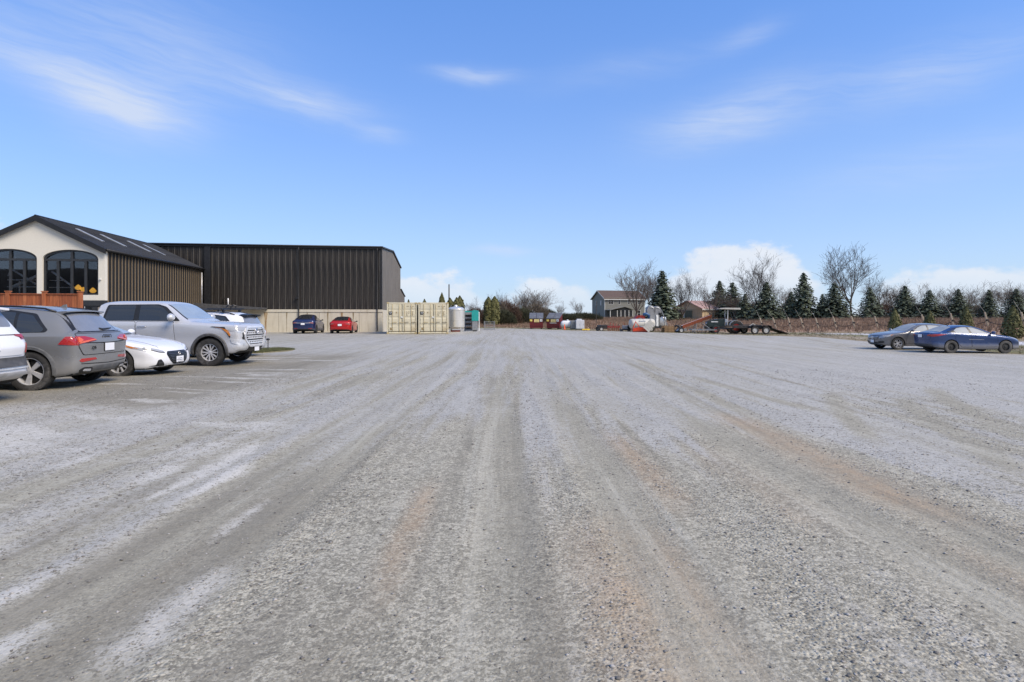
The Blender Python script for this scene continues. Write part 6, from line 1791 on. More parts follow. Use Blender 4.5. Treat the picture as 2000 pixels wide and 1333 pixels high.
# ---- farm machinery parked on the far edge
def at(px, Y, lift=.0): x = gx(px, Y); return (x, Y, gz(x, Y) + lift)
u = thing('utility_cart', 'small black two-wheeled cart at the lot edge', 'cart', at(1176, 62), R(12))
bx('bed', (-.42, .42, -.5, .5, .28, .66), BLACKS, u, .02); plain_wheel(u, -.30, -.56, .24, .24, .14, HUB); plain_wheel(u, -.30, .56, .24, .24, .14, HUB)
MB().tube([(.42, 0, .32), (1.0, 0, .12)], .03, 6).build('drawbar', BLACKS, u)
u = thing('red_harrow', 'red tined harrow standing beside the black cart', 'harrow', at(1198, 60), R(-5))
for y in (-.4, 0, .4): bx('beam', (-.62, .62, y - .05, y + .05, .42, .52), REDM, u)
for x in (-.6, -.02, .56): bx('cross_beam', (x, x + .07, -.45, .45, .525, .60), REDM, u)
m = MB()
for i in range(3): m.tube([(-.35 + i * .3, -.1, .6), (-.3 + i * .3, 0, .95 - .1 * i)], .035, 5)
m.build('mast', REDM, u)
for y in (-.4, 0, .4):
    for i in range(6): MB().tube([(-.55 + i * .22, y, .42), (-.58 + i * .22, y, .2), (-.5 + i * .22, y, .02)], .018, 4).build('tine', RUST, u)
u = thing('engine_unit', 'small dark engine unit left of the big white tank', 'engine', at(1221, 57.5), R(10))
bx('frame', (-.5, .5, -.3, .3, .16, .26), BLACKS, u); bx('engine_block', (-.25, .25, -.22, .22, .261, .62), GREYP, u, .04); m = MB(); m.lathe([(0, -.12), (.22, -.12), (.22, .12), (0, .12)], 14, 'y', (.36, -.1, .45)); m.build('flywheel', BLACKS, u, auto=40)
for x in (-.4, .4): bx('skid', (x - .04, x + .04, -.32, .32, 0, .159), BLACKS, u)
MB().tube([(-.1, 0, .62), (-.1, 0, .85), (-.25, 0, .9)], .03, 5).build('exhaust', RUST, u)

u = thing('white_tank', 'big off-white horizontal sprayer tank among the farm machinery', 'tank', at(1254, 57), R(14)); u.scale = (.9, .86, .86)
m = MB(); m.lathe([(0, -1.5), (.38, -1.46), (.53, -1.38), (.57, -1.25), (.57, 1.2), (.53, 1.35), (.38, 1.44), (0, 1.48)], 28, 'x', (0, 0, .95)); m.build('vessel', OFFW, u, smooth=True)
for x in (-1.0, 0, .9): m = MB(); m.lathe([(.573, -.03), (.585, 0), (.573, .03)], 28, 'x', (x, 0, .95)); m.build('band', GALV, u, smooth=True)
for x in (-.9, .8): bx('cradle', (x - .08, x + .08, -.45, .45, 0, .46), BLACKS, u)
m = MB(); m.lathe([(.2, 0), (.2, .10), (0, .12)], 14, 'z', (-.3, 0, 1.50)); m.build('hatch', GALV, u, auto=40)
for i, x in enumerate((-.62, -.48, -.34, -.20, -.06, .08)): bx('lettering', (x, x + .08, -.535, -.50, 1.18 + .02 * (i % 2), 1.30), M('faded blue lettering', srgb(120, 140, 165), .7), u)

u = thing('orange_mower', 'orange mower implement lying in front of the white tank', 'mower', at(1251, 53.4), R(-6))
m = MB(); m.prism([(-.75, .08), (.75, .08), (.80, .30), (.55, .42), (-.2, .46), (-.70, .36)], 'y', -.35, .35); m.build('deck', ORANGE, u)
m = MB(); m.tube([(-.70, 0, .4), (-.45, 0, 1.0), (-.05, 0, .42)], .045, 5); m.tube([(-.70, -.2, .4), (-.45, 0, 1.0)], .035, 5); m.tube([(-.70, .2, .4), (-.45, 0, 1.0)], .035, 5); m.build('headstock', ORANGE, u)
for y in (-.36, .36): bx('skid', (-.7, .7, y - .03, y + .03, 0, .079), BLACKS, u)
m = MB(); m.lathe([(0, -.08), (.2, -.08), (.24, 0), (.2, .08), (0, .08)], 14, 'z', (.1, 0, .5)); m.build('gearbox', GREYP, u, auto=40)

u = thing('slatted_panel', 'white slatted panel propped at a slant before the tank', 'panel', at(1267, 52.6, .02), R(6))
m = MB(); ang = R(-42)
def rp(x, z): return (x * math.cos(ang) - z * math.sin(ang), x * math.sin(ang) + z * math.cos(ang))
for i in range(10):
    a, b = -.47 + i * .098, -.47 + i * .098 + .085
    m = MB(); p = [rp(-.30, a), rp(.42, a), rp(.42, b), rp(-.30, b)]; m.prism([(q[0], q[1] + .62) for q in p], 'y', -.02 + .02 * (i % 2), .02 + .02 * (i % 2)); m.build('slat', OFFW, u)
for xx in (-.2, .32):
    m = MB(); p = [rp(xx, -.5), rp(xx + .07, -.5), rp(xx + .07, .52), rp(xx, .52)]; m.prism([(q[0], q[1] + .62) for q in p], 'y', .045, .09); m.build('batten', OFFW, u)
MB().tube([(.3, .08, .9), (.35, .7, .0)], .025, 5).build('prop', GALV, u)

u = thing('fan_sprayer', 'grey twin-lobed fan sprayer tower behind the slatted panel', 'sprayer', at(1275, 58.5), R(8))
u.scale = (1.15, 1, 1.14); bx('chassis', (-.65, .65, -.5, .5, .35, .50), BLACKS, u)
plain_wheel(u, -.35, -.55, .32, .32, .2, HUB); plain_wheel(u, -.35, .55, .32, .32, .2, HUB)
m = MB(); m.prism([(-.50, .51), (.45, .51), (.50, 1.5), (-.35, 1.5)], 'y', -.35, .35); m.build('body', GREYP, u)
for x0, rr_ in ((-.22, .40), (.34, .36)):
    m = MB(); pts = [(x0 + rr_ * math.cos(R(a)), 1.92 + rr_ * 1.15 * math.sin(R(a))) for a in range(-30, 211, 20)] + [(x0 - rr_ * .7, 1.51), (x0 + rr_ * .7, 1.51)]
    m.prism(pts, 'y', -.26, .26); l = m.build('fan_shroud', M('grey plastic shroud', (.22, .225, .235), .5, var=.1), u)
    m = MB(); m.tube([(x0 + rr_ * .6 * math.cos(R(a)), -.275, 1.92 + rr_ * .8 * math.sin(R(a))) for a in range(40, 130, 20)], .05, 5); m.build('shroud_edge', WHITEP, l, smooth=True)
m = MB(); m.tube([(-.95, -.2, 1.55), (-.65, -.2, 1.62), (-.45, -.2, 1.50), (-.42, -.2, 1.1)], [.14, .15, .13, .10], 8); m.build('blue_duct', M('blue duct', srgb(52, 92, 136), .5, var=.3), u, smooth=True)
bx('white_post', (.18, .36, -.42, -.36, .52, 1.55), WHITEP, u)
bx('dark_motor', (.42, .74, -.3, .3, 1.35, 1.75), BLACKS, u, .05)
m = MB(); m.lathe([(0, -.45), (.34, -.42), (.38, -.3), (.38, .3), (.34, .42), (0, .45)], 20, 'z', (.86, 0, .92)); m.build('drum', STEEL, u, smooth=True)
MB().tube([(.62, -.45, 2.0), (1.42, -.45, .02)], .05, 5).build('strut', GALV, u); MB().tube([(.95, -.45, .35), (1.2, -.45, .05)], .06, 5).build('strut', GALV, u)
u = thing('red_hopper', 'dark red hopper behind the big white tank', 'hopper', at(1248, 60.5), R(5))
m = MB(); m.prism([(-.62, 1.30), (-.25, 1.72), (.35, 1.74), (.55, 1.5), (.45, 1.0), (-.4, 1.0)], 'y', -.4, .4); m.build('bin', REDM, u)
for x in (-.35, .35):
    for y in (-.33, .33): bx('leg', (x - .04, x + .04, y - .04, y + .04, 0, 1.0), RUST, u)
u = thing('pallet_stack', 'stack of weathered wooden pallets beside the fan sprayer', 'pallets', at(1304, 55.5), R(4))
for k in range(4):
    p = bpy.data.objects.new('pallet', None); put(p, u); p.location = (random.uniform(-.03, .03), 0, k * .155)
    for i in range(5): bx('deck_board', (-.5, .5, -.5 + i * .21, -.36 + i * .21, .115, .135), WOOD, p)
    for y in (-.48, -.05, .38): bx('bearer', (-.49, .49, y, y + .09, .0, .114), WOOD, p)
for k in range(3):
    c = thing('wooden_crate', ('low wooden crate standing at the back of the pallets', 'middle slatted wooden crate behind the pallet stack', 'slatted wooden crate next to the conveyor tyre')[k], 'crate', at(1300 + k * 8.5, 57.2 + .2 * k), R(3))
    for x in (-.19, .19):
        for i in range(4): bx('slat', (x - .015, x + .015, -.2, .2, .05 + i * .16, .16 + i * .16), WOOD, c)
    for y in (-.215, .215):
        for i in range(4): bx('slat', (-.2, .2, y - .012, y + .012, .05 + i * .16, .16 + i * .16), WOOD, c)
    bx('base', (-.17, .17, -.19, .19, .0, .045), WOOD, c)
o = thing('old_tyre', 'worn black tyre standing beside the crates', 'tyre', at(1322, 55.5), R(60))
MB().lathe([(.20, .1), (.32, .12), (.37, .07), (.38, 0), (.37, -.07), (.32, -.12), (.20, -.1)], 22, 'x', (0, 0, .37), close=True).build('carcass', TYRE, o, auto=40)

u = thing('rusty_conveyor', 'rust-red inclined conveyor beam beside the green tractor', 'conveyor', at(1352, 53.5), R(2))
a, b = Vector((-1.0, 0, .42)), Vector((1.75, 0, 1.42))
for y in (-.28, .25):
    m = MB(); m.prism([(a.x, a.z), (b.x, b.z), (b.x, b.z + .30), (a.x, a.z + .30)], 'y', y, y + .03); m.build('side_beam', RUST, u)
m = MB(); m.prism([(a.x, a.z + .22), (b.x, b.z + .22), (b.x, b.z + .26), (a.x, a.z + .26)], 'y', -.249, .249); m.build('belt', OFFW, u)
for t_ in (.05, .35, .65, .95):
    p = a.lerp(b, t_); bx('cross_tie', (p.x - .04, p.x + .04, -.33, .33, p.z - .04, p.z + .0), RUST, u)
MB().tube([(.4, -.2, 1.0), (.1, -.3, .0)], .04, 5).build('support_leg', GALV, u); MB().tube([(.4, .2, 1.0), (.1, .3, .0)], .04, 5).build('support_leg', GALV, u)
plain_wheel(u, -1.15, -.35, .26, .26, .16, HUB); plain_wheel(u, -1.15, .35, .26, .26, .16, HUB)
m = MB(); m.prism([(-1.5, .18), (-.6, .2), (-.6, .38), (-1.3, .40)], 'y', -.26, .26); m.build('tail_box', GALV, u)
u = thing('low_cultivator', 'low grey cultivator frame in front of the green tractor', 'cultivator', at(1377, 51.3), R(-3))
for y in (-.5, .1, .6): bx('beam', (-1.3, 1.0, y - .04, y + .04, .28, .36), GALV, u)
for x in (-1.2, -.4, .3, .9): bx('cross_beam', (x, x + .06, -.55, .65, .365, .42), GREYP, u)
for y in (-.5, .1, .6):
    for i in range(7): MB().tube([(-1.2 + i * .34, y, .28), (-1.15 + i * .34, y, .12), (-1.05 + i * .34, y, .01)], .02, 4).build('tine', BLACKS, u)
m = MB(); m.tube([(-.1, 0, .42), (-.2, 0, .9), (.4, 0, .45)], .035, 5); m.build('mast', GREYP, u)

# dark green orchard tractor with a white sun canopy
u = thing('green_tractor', 'dark green tractor with white canopy roof behind the black trailer', 'tractor', at(1420, 52.2), R(180 - 4))
m = MB(); m.prism([(.30, .62), (1.72, .60), (1.86, .74), (1.88, 1.04), (1.72, 1.16), (.9, 1.30), (.28, 1.32)], 'y', -.30, .30); m.build('bonnet', GREEN, u)
bx('bonnet_stripe', (.9, 1.5, -.307, -.302, 1.02, 1.10), WHITEP, u); bx('bonnet_stripe', (.9, 1.5, .302, .307, 1.02, 1.10), WHITEP, u)
for y in (-.18, .18): MB().lathe([(.09, 0), (.07, .05), (0, .06)], 12, 'x', (1.87, y, .92)).build('headlamp', HEAD, u, smooth=True)
bx('chassis', (-.9, 1.6, -.2, .2, .40, .598), BLACKS, u)
bx('front_weight', (1.72, 2.02, -.24, .24, .42, .66), BLACKS, u, .03)
for y in (-.52, .52): plain_wheel(u, 1.15, y, .36, .36, .24, REDM); plain_wheel(u, -.62, y * 1.08, .56, .56, .34, REDM, n=24)
for sy in (-1, 1):
    m = MB(); m.lathe([(.60, -.17), (.64, -.17), (.64, .17), (.60, .17)], 16, 'y', (-.62, sy * .56, .56), R(10), R(175), close=True); m.build('rear_fender', GREYP, u, auto=40)
for y in (-.42, .42): MB().tube([(.10, y, .7), (.05, y, 2.16)], .045, 6).build('canopy_post', M('pale grey post', (.50, .50, .48), .5), u); MB().tube([(-.75, y, 1.0), (-.30, y, 2.16)], .04, 6).build('canopy_post', BLACKS, u)
m = MB(); m.prism([(-1.05, 2.17), (.75, 2.22), (.78, 2.28), (.2, 2.34), (-1.0, 2.33)], 'y', -.58, .58); m.build('canopy', OFFW, u)
bx('seat', (-.62, -.22, -.22, .22, .78, .92), BLACKS, u, .04); bx('seat_back', (-.68, -.56, -.22, .22, .921, 1.32), BLACKS, u, .04)
m = MB(); m.tube([(.22 + .03 * math.cos(a), .19 * math.cos(a), 1.42 + .19 * math.sin(a) * .5 + .02) for a in np.linspace(0, 6.283, 16)], .018, 5); m.tube([(.28, 0, 1.3), (.22, 0, 1.42)], .02, 5); m.build('steering_wheel', BLACKS, u)
MB().tube([(1.2, -.1, 1.2), (1.2, -.1, 1.9)], .035, 6).build('exhaust_stack', BLACKS, u)
bx('white_tank', (.05, .27, -.34, .34, 1.0, 1.30), WHITEP, u, .03)

# black tandem trailer with its ramp down
u = thing('tandem_trailer', 'black tandem-axle trailer with its rear ramp lowered', 'trailer', at(1461, 50.2), R(1))
xo_ = 0
for y in (-.95, .87): bx('side_rail', (-1.75, 1.62, y, y + .08, .52, .74), BLACKS, u, .01)
bx('bed', (-1.75, 1.6, -.87, .87, .545, .60), WOOD, u)
for x in (-1.7, -.5, .7, 1.5): bx('cross_beam', (x, x + .09, -.868, .868, .44, .542), BLACKS, u)
for sy in (-1, 1):
    for x in (.10, 1.08): plain_wheel(u, x, sy * 1.10, .345, .345, .2, HUB)
    m = MB(); m.prism([(-.42, .52), (-.30, .74), (-.05, .82), (1.25, .82), (1.50, .74), (1.60, .52), (1.56, .52), (1.46, .71), (1.23, .78), (-.04, .78), (-.27, .71), (-.38, .52)], 'y', sy * 1.10 - .13, sy * 1.10 + .13); m.build('mudguard', BLACKS, u)
m = MB(); m.tube([(-1.7, -.7, .5), (-2.9, 0, .45)], .05, 6); m.tube([(-1.7, .7, .5), (-2.9, 0, .45)], .05, 6); m.build('drawbar', BLACKS, u)
MB().tube([(-2.7, 0, .55), (-2.7, 0, .02)], .035, 6).build('jack', BLACKS, u)
m = MB(); m.prism([(1.62, .60), (3.2, .07), (3.2, .02), (1.62, .54)], 'y', -.85, .85); rm = m.build('ramp', BLACKS, u)
for i in range(6):
    t_ = i / 6 + .06; x = 1.62 + 1.58 * t_; z = .60 - .53 * t_; bx('ramp_cleat', (x, x + .05, -.8, .8, z - .02, z + .03), RUST, rm)
m = MB(); m.tube([(-.30, -1.0, .74), (.0, -1.0, .92), (.2, -1.0, .8)], .03, 5); m.build('ratchet_strap', OFFW, u)
# white pickup far behind the machinery
u = thing('far_pickup', 'small pale pickup far behind the pallets and crates', 'pickup truck', at(1312, 150), R(180))
m = MB(); m.prism([(-2.4, .5), (2.5, .5), (2.55, .95), (1.2, 1.08), (.7, 1.65), (-.7, 1.68), (-.85, 1.05), (-2.4, 1.05)], 'y', -.85, .85); m.build('body', M('pale pickup paint', (.55, .57, .6), .4), u)
m = MB(); m.prism([(1.0, 1.10), (.62, 1.58), (-.6, 1.60), (-.7, 1.10)], 'y', -.86, .86); m.build('window', GLASS_D, u)
for x in (-1.5, 1.6):
    for y in (-.78, .78): plain_wheel(u, x, y, .36, .36, .22, HUB)
# ---- path light on the grass island
u = thing('path_light', 'short black path light on the little grass island', 'lamp', (gx(523.5, 25.4), 25.4, .03))
MB().tube([(0, 0, 0), (0, 0, .40)], .018, 6).build('stem', BLACKS, u); MB().lathe([(.02, .39), (.075, .42), (.07, .47), (0, .49)], 12, 'z').build('cap', BLACKS, u, auto=40)
# ------------------------------------------------------------------ houses behind the field
def facade_box(parent, name, w, mat, x0, x1, z0, z1, y0=-.05, y1=.0):
    return bx(name, (x0, x1, y0, y1, z0, z1), mat, parent)


SIDING = M('grey lap siding', srgb(120, 120, 114), .75, var=.1, scale=3, stretch=(1, 1, 12))
SHING = M('brown roof shingles', srgb(94, 77, 67), .85, var=.3, scale=5)
WTRIM = M('white house trim', (.50, .50, .48), .6)
DGL = glass_mat('dark house glass', (.02, .022, .025))
hx, hy = gx(1181, 148), 148
hb = .42
h = thing('grey_house', 'two-storey grey house with brown roof behind a large bare tree', 'house', (hx, hy, hb), R(13))
HLn, HD, HE, HR = 11.3, 9.0, 5.5, 7.55
m = MB(); m.prism([(0, -.6), (HD, -.6), (HD, HE), (HD / 2, HR), (0, HE)], 'x', 0, HLn); m.build('wall', SIDING, h)
i = 0
while .35 + i * .42 < HE - .1:                                                       # lap boards on the front
    z = .35 + i * .42
    bx('lap_board', (.16, HLn - .16, -.03, -.002, z, z + .40), SIDING, h); i += 1
for sg, (ya, yb) in ((1, (-.4, HD / 2)), (-1, (HD / 2, HD + .4))):
    k = (HR - HE) / (HD / 2); za = HE - .4 * k if sg > 0 else HR; zb_ = HR if sg > 0 else HE - .4 * k
    m = MB(); m.prism([(ya, za + .02), (yb, zb_ + .02), (yb, zb_ + .22), (ya, za + .22)], 'x', -.35, HLn + .35); rf = m.build('roof', SHING, h)
    for x in (-.40, HLn + .352): m = MB(); m.prism([(ya, za - .02), (yb, zb_ - .02), (yb, zb_ + .23), (ya, za + .23)], 'x', x, x + .048); m.build('rake_board', WTRIM, rf)
bx('eave_board', (-.30, HLn + .3, -.45, -.405, HE - .42, HE - .15), WTRIM, h)
for x in (-.04, HLn - .12): bx('corner_board', (x, x + .16, -.06, .12, -.3, HE - .02), WTRIM, h)


def house_window(x0, x1, z0, z1, cols=1):
    o = bx('window', (x0, x1, -.075, -.031, z0, z1), WTRIM, h)
    w = (x1 - x0 - .12) / cols
    for q in range(cols):
        for a, b in ((z0 + .1, (z0 + z1) / 2 - .03), ((z0 + z1) / 2 + .03, z1 - .1)): bx('pane', (x0 + .09 + q * w, x0 + .03 + (q + 1) * w, -.082, -.076, a, b), DGL, o)


house_window(.95, 2.45, 3.95, 5.2, 2); house_window(3.7, 4.4, 3.95, 5.2); house_window(6.4, 7.1, 3.95, 5.2); house_window(9.2, 10.1, 4.0, 5.1); house_window(9.2, 10.1, .9, 2.4)
for y0 in (2.2, 5.6):
    o = bx('window', (-.075, -.002, y0, y0 + .6, 3.7, 5.0), WTRIM, h); bx('pane', (-.083, -.076, y0 + .08, y0 + .52, 3.8, 4.9), M('pale blind', (.55, .56, .55), .6), o)
bx('side_door', (-.06, -.002, 3.4, 4.0, .1, 1.8), DARK, h)
sr = [(.2, 2.5), (6.5, 2.5)]
m = MB(); m.prism([(.1, 2.55), (4.2, 3.45), (6.7, 2.75), (6.7, 2.55), (4.2, 3.25), (.1, 2.38)], 'y', -3.3, -.06); m.build('sunroom_roof', SIDING, h)
bx('sunroom_base', (.2, 6.5, -3.1, -.07, -.6, .5), SIDING, h)
for x in (.2, 2.1, 3.1, 4.2, 5.3, 6.35): bx('sunroom_post', (x, x + .16, -3.12, -2.96, .501, 2.38), WTRIM, h)
for x0, x1 in ((.36, 2.1), (2.26, 3.1), (3.26, 4.2), (4.36, 5.3), (5.46, 6.35)): bx('sunroom_pane', (x0, x1, -3.07, -3.03, .502, 2.37), DGL, h)
m = MB(); m.prism([(2.2, 2.38), (6.3, 2.38), (4.2, 3.2)], 'y', -3.08, -3.02); m.build('sunroom_gable', DGL, h)
bx('sunroom_rail', (.2, 6.5, -3.14, -3.10, .42, .55), WTRIM, h)

TANW = M('tan barn siding', srgb(206, 182, 146), .75, var=.12, scale=1.5, stretch=(8, 8, .3))
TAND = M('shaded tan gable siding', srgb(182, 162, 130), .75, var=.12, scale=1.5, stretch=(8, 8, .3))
PINK = M('faded red metal roof', srgb(190, 158, 146), .6, var=.2, scale=2)
bxx = gx(1372, 104)
b = thing('tan_barn', 'low tan barn with faded red roof behind the machinery', 'barn', (bxx, 104, .42), R(27))
BL, BD, BE, BR = 8.6, 7.4, 2.35, 3.75
m = MB(); m.prism([(0, -.5), (BD, -.5), (BD, BE), (BD / 2, BR), (0, BE)], 'x', 0, BL); m.build('wall', TANW, b)
for sg, (ya, yb) in ((1, (-.35, BD / 2)), (-1, (BD / 2, BD + .35))):
    k = (BR - BE) / (BD / 2); za = BE - .35 * k if sg > 0 else BR; zb_ = BR if sg > 0 else BE - .35 * k
    m = MB(); m.prism([(ya, za + .02), (yb, zb_ + .02), (yb, zb_ + .14), (ya, za + .14)], 'x', -.4, BL + .4); rf = m.build('roof', PINK, b)
    for q in range(18):
        x = -.3 + q * .54; m = MB(); m.prism([(ya, za + .141), (yb, zb_ + .141), (yb, zb_ + .18), (ya, za + .18)], 'x', x, x + .05); m.build('roof_rib', PINK, rf)
bx('fascia', (-.4, BL + .4, -.39, -.352, BE - .30, BE - .05), WTRIM, b)
bx('gable_panel', (-.03, -.002, .1, BD - .1, -.4, BE - .05), TAND, b)
bx('green_door', (-.08, -.031, 2.5, 4.4, -.2, 2.0), M('olive door', srgb(96, 98, 76), .7), b); bx('brown_door', (-.08, -.031, 4.65, 7.0, -.2, 2.1), M('brown door', srgb(104, 86, 70), .7), b)
bx('door_post', (-.12, -.031, 4.42, 4.62, -.3, 2.2), WTRIM, b)
bx('entrance', (.35, .85, -.04, -.002, .1, 1.6), TAND, b)
for x in (4.6, 6.6): bx('window', (x, x + .4, -.05, -.002, 1.0, 1.5), DGL, b)


# ------------------------------------------------------------------ trees
def branchy(seed, H, spread, trunk_h, r0, limbs=6, levels=4, up=.55, twig=3, fast=False):
    """leafless tree: list of tapering limbs; returns (trunk mesh, branch mesh)"""
    rn = random.Random(seed)
    tr, br = MB(), MB()
    def grow(p, d, L, r, lev):
        n = 4 if lev < 2 else 3
        pts = [p]; q = p.copy(); dd = d.copy()
        for i in range(n):
            dd = (dd + Vector((rn.uniform(-1, 1), rn.uniform(-1, 1), rn.uniform(-.5, .9))) * (.10 + .05 * lev) + Vector((0, 0, .06 if lev > 0 else 0))).normalized()
            q = q + dd * (L / n); pts.append(q.copy())
        rad = [max(r * (1 - .62 * i / n), .014) for i in range(n + 1)]
        (tr if lev == 0 else br).tube(pts, rad, 8 if lev == 0 else (5 if lev == 1 else 3), cap=False)
        if lev >= levels: return
        k = {0: limbs, 1: 7, 2: 6, 3: twig + 1}.get(lev, 3)
        for i in range(k):
            t = (.25 + .75 * (i + rn.random()) / k) if lev > 0 else (.72 + .28 * (i + .5) / k)
            t = min(t, .999); f = t * n; j = int(f); base = pts[j].lerp(pts[j + 1], f - j)
            ax = (pts[j + 1] - pts[j]).normalized()
            a = rn.uniform(0, 2 * math.pi) if lev > 0 else 2 * math.pi * i / k + rn.uniform(-.4, .4)
            side = ax.orthogonal().normalized(); side = (Matrix.Rotation(a, 3, ax) @ side)
            op = rn.uniform(.45, .95) * spread if lev == 0 else rn.uniform(.5, 1.0)
            nd = (ax * (1 - .25 * op) + side * op + Vector((0, 0, up * .3))).normalized()
            LL = {0: (H - trunk_h) * rn.uniform(.62, .98), 1: L * rn.uniform(.36, .6), 2: L * rn.uniform(.4, .62)}.get(lev, L * rn.uniform(.45, .7))
            grow(base, nd, LL, max(rad[j] * (.66 if lev == 0 else .56), .014), lev + 1)
    grow(Vector((0, 0, -.3)), Vector((rn.uniform(-.05, .05), rn.uniform(-.05, .05), 1)), trunk_h + .3, r0, 0)
    return tr, br


BARK = M('grey bark', (.090, .078, .068), .9, var=.35, scale=4)
TWIG = M('grey brown twigs', (.118, .100, .085), .9, var=.3, scale=2)
TWIGB = M('warm brown twigs', (.165, .125, .098), .9, var=.3, scale=2)
TREES = {}


def bare_tree(px, Y, top, label, kind=0, width=1.0, name='bare_tree', group='bare winter trees behind the yard'):
    """kinds are shapes grown once and shared: 0 vase, 1 spreading, 2 upright, 3 small thicket tree"""
    spec = [dict(H=10, spread=.75, trunk_h=1.5, r0=.26, limbs=8, up=.75), dict(H=10, spread=1.05, trunk_h=2.8, r0=.24, limbs=7, up=.45), dict(H=10, spread=.42, trunk_h=1.8, r0=.18, limbs=7, up=1.1), dict(H=10, spread=.8, trunk_h=1.1, r0=.15, limbs=7, up=.7, twig=4)][kind % 4]
    if kind not in TREES:
        tr, br = branchy(100 + kind * 7, **spec)
        a = tr.build('trunk', BARK, None, smooth=True); c = br.build('crown', TWIGB if kind % 4 == 3 else TWIG, None)
        zmax = max(v.co.z for v in c.data.vertices); TREES[kind] = (a.data, c.data, zmax); bpy.data.objects.remove(a); bpy.data.objects.remove(c)
    a, c, zmax = TREES[kind]
    x = gx(px, Y); z = gz(x, Y); s = (gh(top, Y) - z) / zmax
    o = thing(name, label, 'tree', (x, Y, z - .05), random.uniform(0, 6.28), group)
    o.scale = (s * width, s * width, s)
    put(bpy.data.objects.new('trunk', a), o); put(bpy.data.objects.new('crown', c), o)
    return o


for px, Y, top, k, w, lab in (
    (922, 98, 577, 1, .9, 'bare tree leaning over the teal machine'), (962, 104, 571, 1, .95, 'bare spreading tree above the tall cedars'), (978, 108, 561, 2, 1.0, 'slim bare tree rising right of the tall cedars'),
    (1003, 106, 573, 7, 1.0, 'bare brown thicket tree above the round bushes'), (1018, 110, 566, 2, 1.1, 'upright bare tree left of the tallest thicket tree'), (1033, 108, 553, 2, 1.5, 'tallest upright bare tree behind the waste skips'),
    (1047, 108, 561, 6, 1.4, 'dense upright bare tree behind the waste skips'), (1062, 112, 571, 3, 1.2, 'bushy bare tree behind the gas tank'), (1093, 115, 586, 1, .9, 'small lone bare tree behind the pale cabinet'),
    (1128, 115, 580, 5, .9, 'lone bare tree left of the grey house'), (1242, 122, 503, 0, 1.12, 'large vase-shaped bare tree in front of the grey house'), (1272, 132, 512, 2, 1.2, 'tall slim bare tree right of the grey house'),
    (1333, 104, 522, 4, .95, 'vase-shaped bare tree left of the tan barn'), (1389, 88, 536, 1, .95, 'bare tree with stout trunk in front of the tan barn'), (1482, 116, 488, 0, .92, 'big bare tree above the spruces behind the trailer'),
    (1527, 118, 538, 5, .8, 'small bare tree between the trailer and tallest spruce'), (1662, 104, 470, 9, 1.0, 'tallest bare tree standing alone above the spruces'), (1722, 116, 528, 5, 1.1, 'bare tree right of the tallest bare tree'),
    (1745, 122, 545, 3, 1.2, 'brown thicket tree above the grey hatchback'), (1785, 120, 552, 7, 1.3, 'bare thicket tree behind the spruce row, over the hatchback roof'), (1838, 118, 551, 3, 1.4, 'bare thicket tree over the blue saloon boot'),
    (1895, 116, 545, 7, 1.4, 'pale bare thicket tree behind the spruces over the blue saloon'), (1915, 120, 548, 1, 1.2, 'spreading bare tree among the far spruces'), (1957, 118, 546, 3, 1.3, 'bare thicket tree over the blue saloon bonnet'),
    (1992, 112, 540, 5, 1.2, 'bare tree at the far right end of the spruce row'), (1548, 112, 556, 11, 1.1, 'brown bushy bare tree left of tallest spruce'), (1440, 100, 566, 3, 1.2, 'brown bushy bare tree beside the barn gable'), (1716, 100, 575, 11, 1.1, 'low brown bare bush tree between two spruces')):
    bare_tree(px, Y, top, lab, k, w)


def leaf_cloud(n, pts, nrm, size, rn, flat=.5):
    """n small leaf faces at the given points"""
    v = np.empty((n, 4, 3)); a = rn.rand(n) * 6.283
    t1 = np.cross(nrm, np.array([0, 0, 1.0]) + rn.randn(n, 3) * .3); t1 /= np.linalg.norm(t1, axis=1)[:, None] + 1e-9
    t2 = np.cross(nrm, t1); t2 /= np.linalg.norm(t2, axis=1)[:, None] + 1e-9
    s = size * (.6 + .8 * rn.rand(n))
    for i, (p, q) in enumerate(((-1, -.5), (1, -.5), (.6, .8), (-.6, .8))):
        v[:, i] = pts + t1 * (p * s * .5)[:, None] + t2 * (q * s * .6)[:, None]
    return v.reshape(-1, 3), np.arange(n * 4).reshape(n, 4)


NEEDLE = None
def needle_mat(name, a, b):
    t = NT(name); oi = t.n.new('ShaderNodeObjectInfo'); co = t.coord('Object'); n = t.noise(co, 2.2, 4, .6); n2 = t.noise(co, 14, 2, .6)
    c = t.mix(t.ramp(t.math('ADD', t.math('MULTIPLY', n, .6), t.math('MULTIPLY', n2, .4)), .3, .7), a, b)
    c = t.mix(t.math('MULTIPLY', oi.outputs['Random'], .35), c, tuple(q * .6 for q in a))
    return t.done(c, .8)


SPRUCE = needle_mat('blue green spruce needles', (.055, .076, .048), (.175, .205, .130))
CEDAR = needle_mat('olive cedar foliage', (.072, .078, .024), (.185, .175, .062))


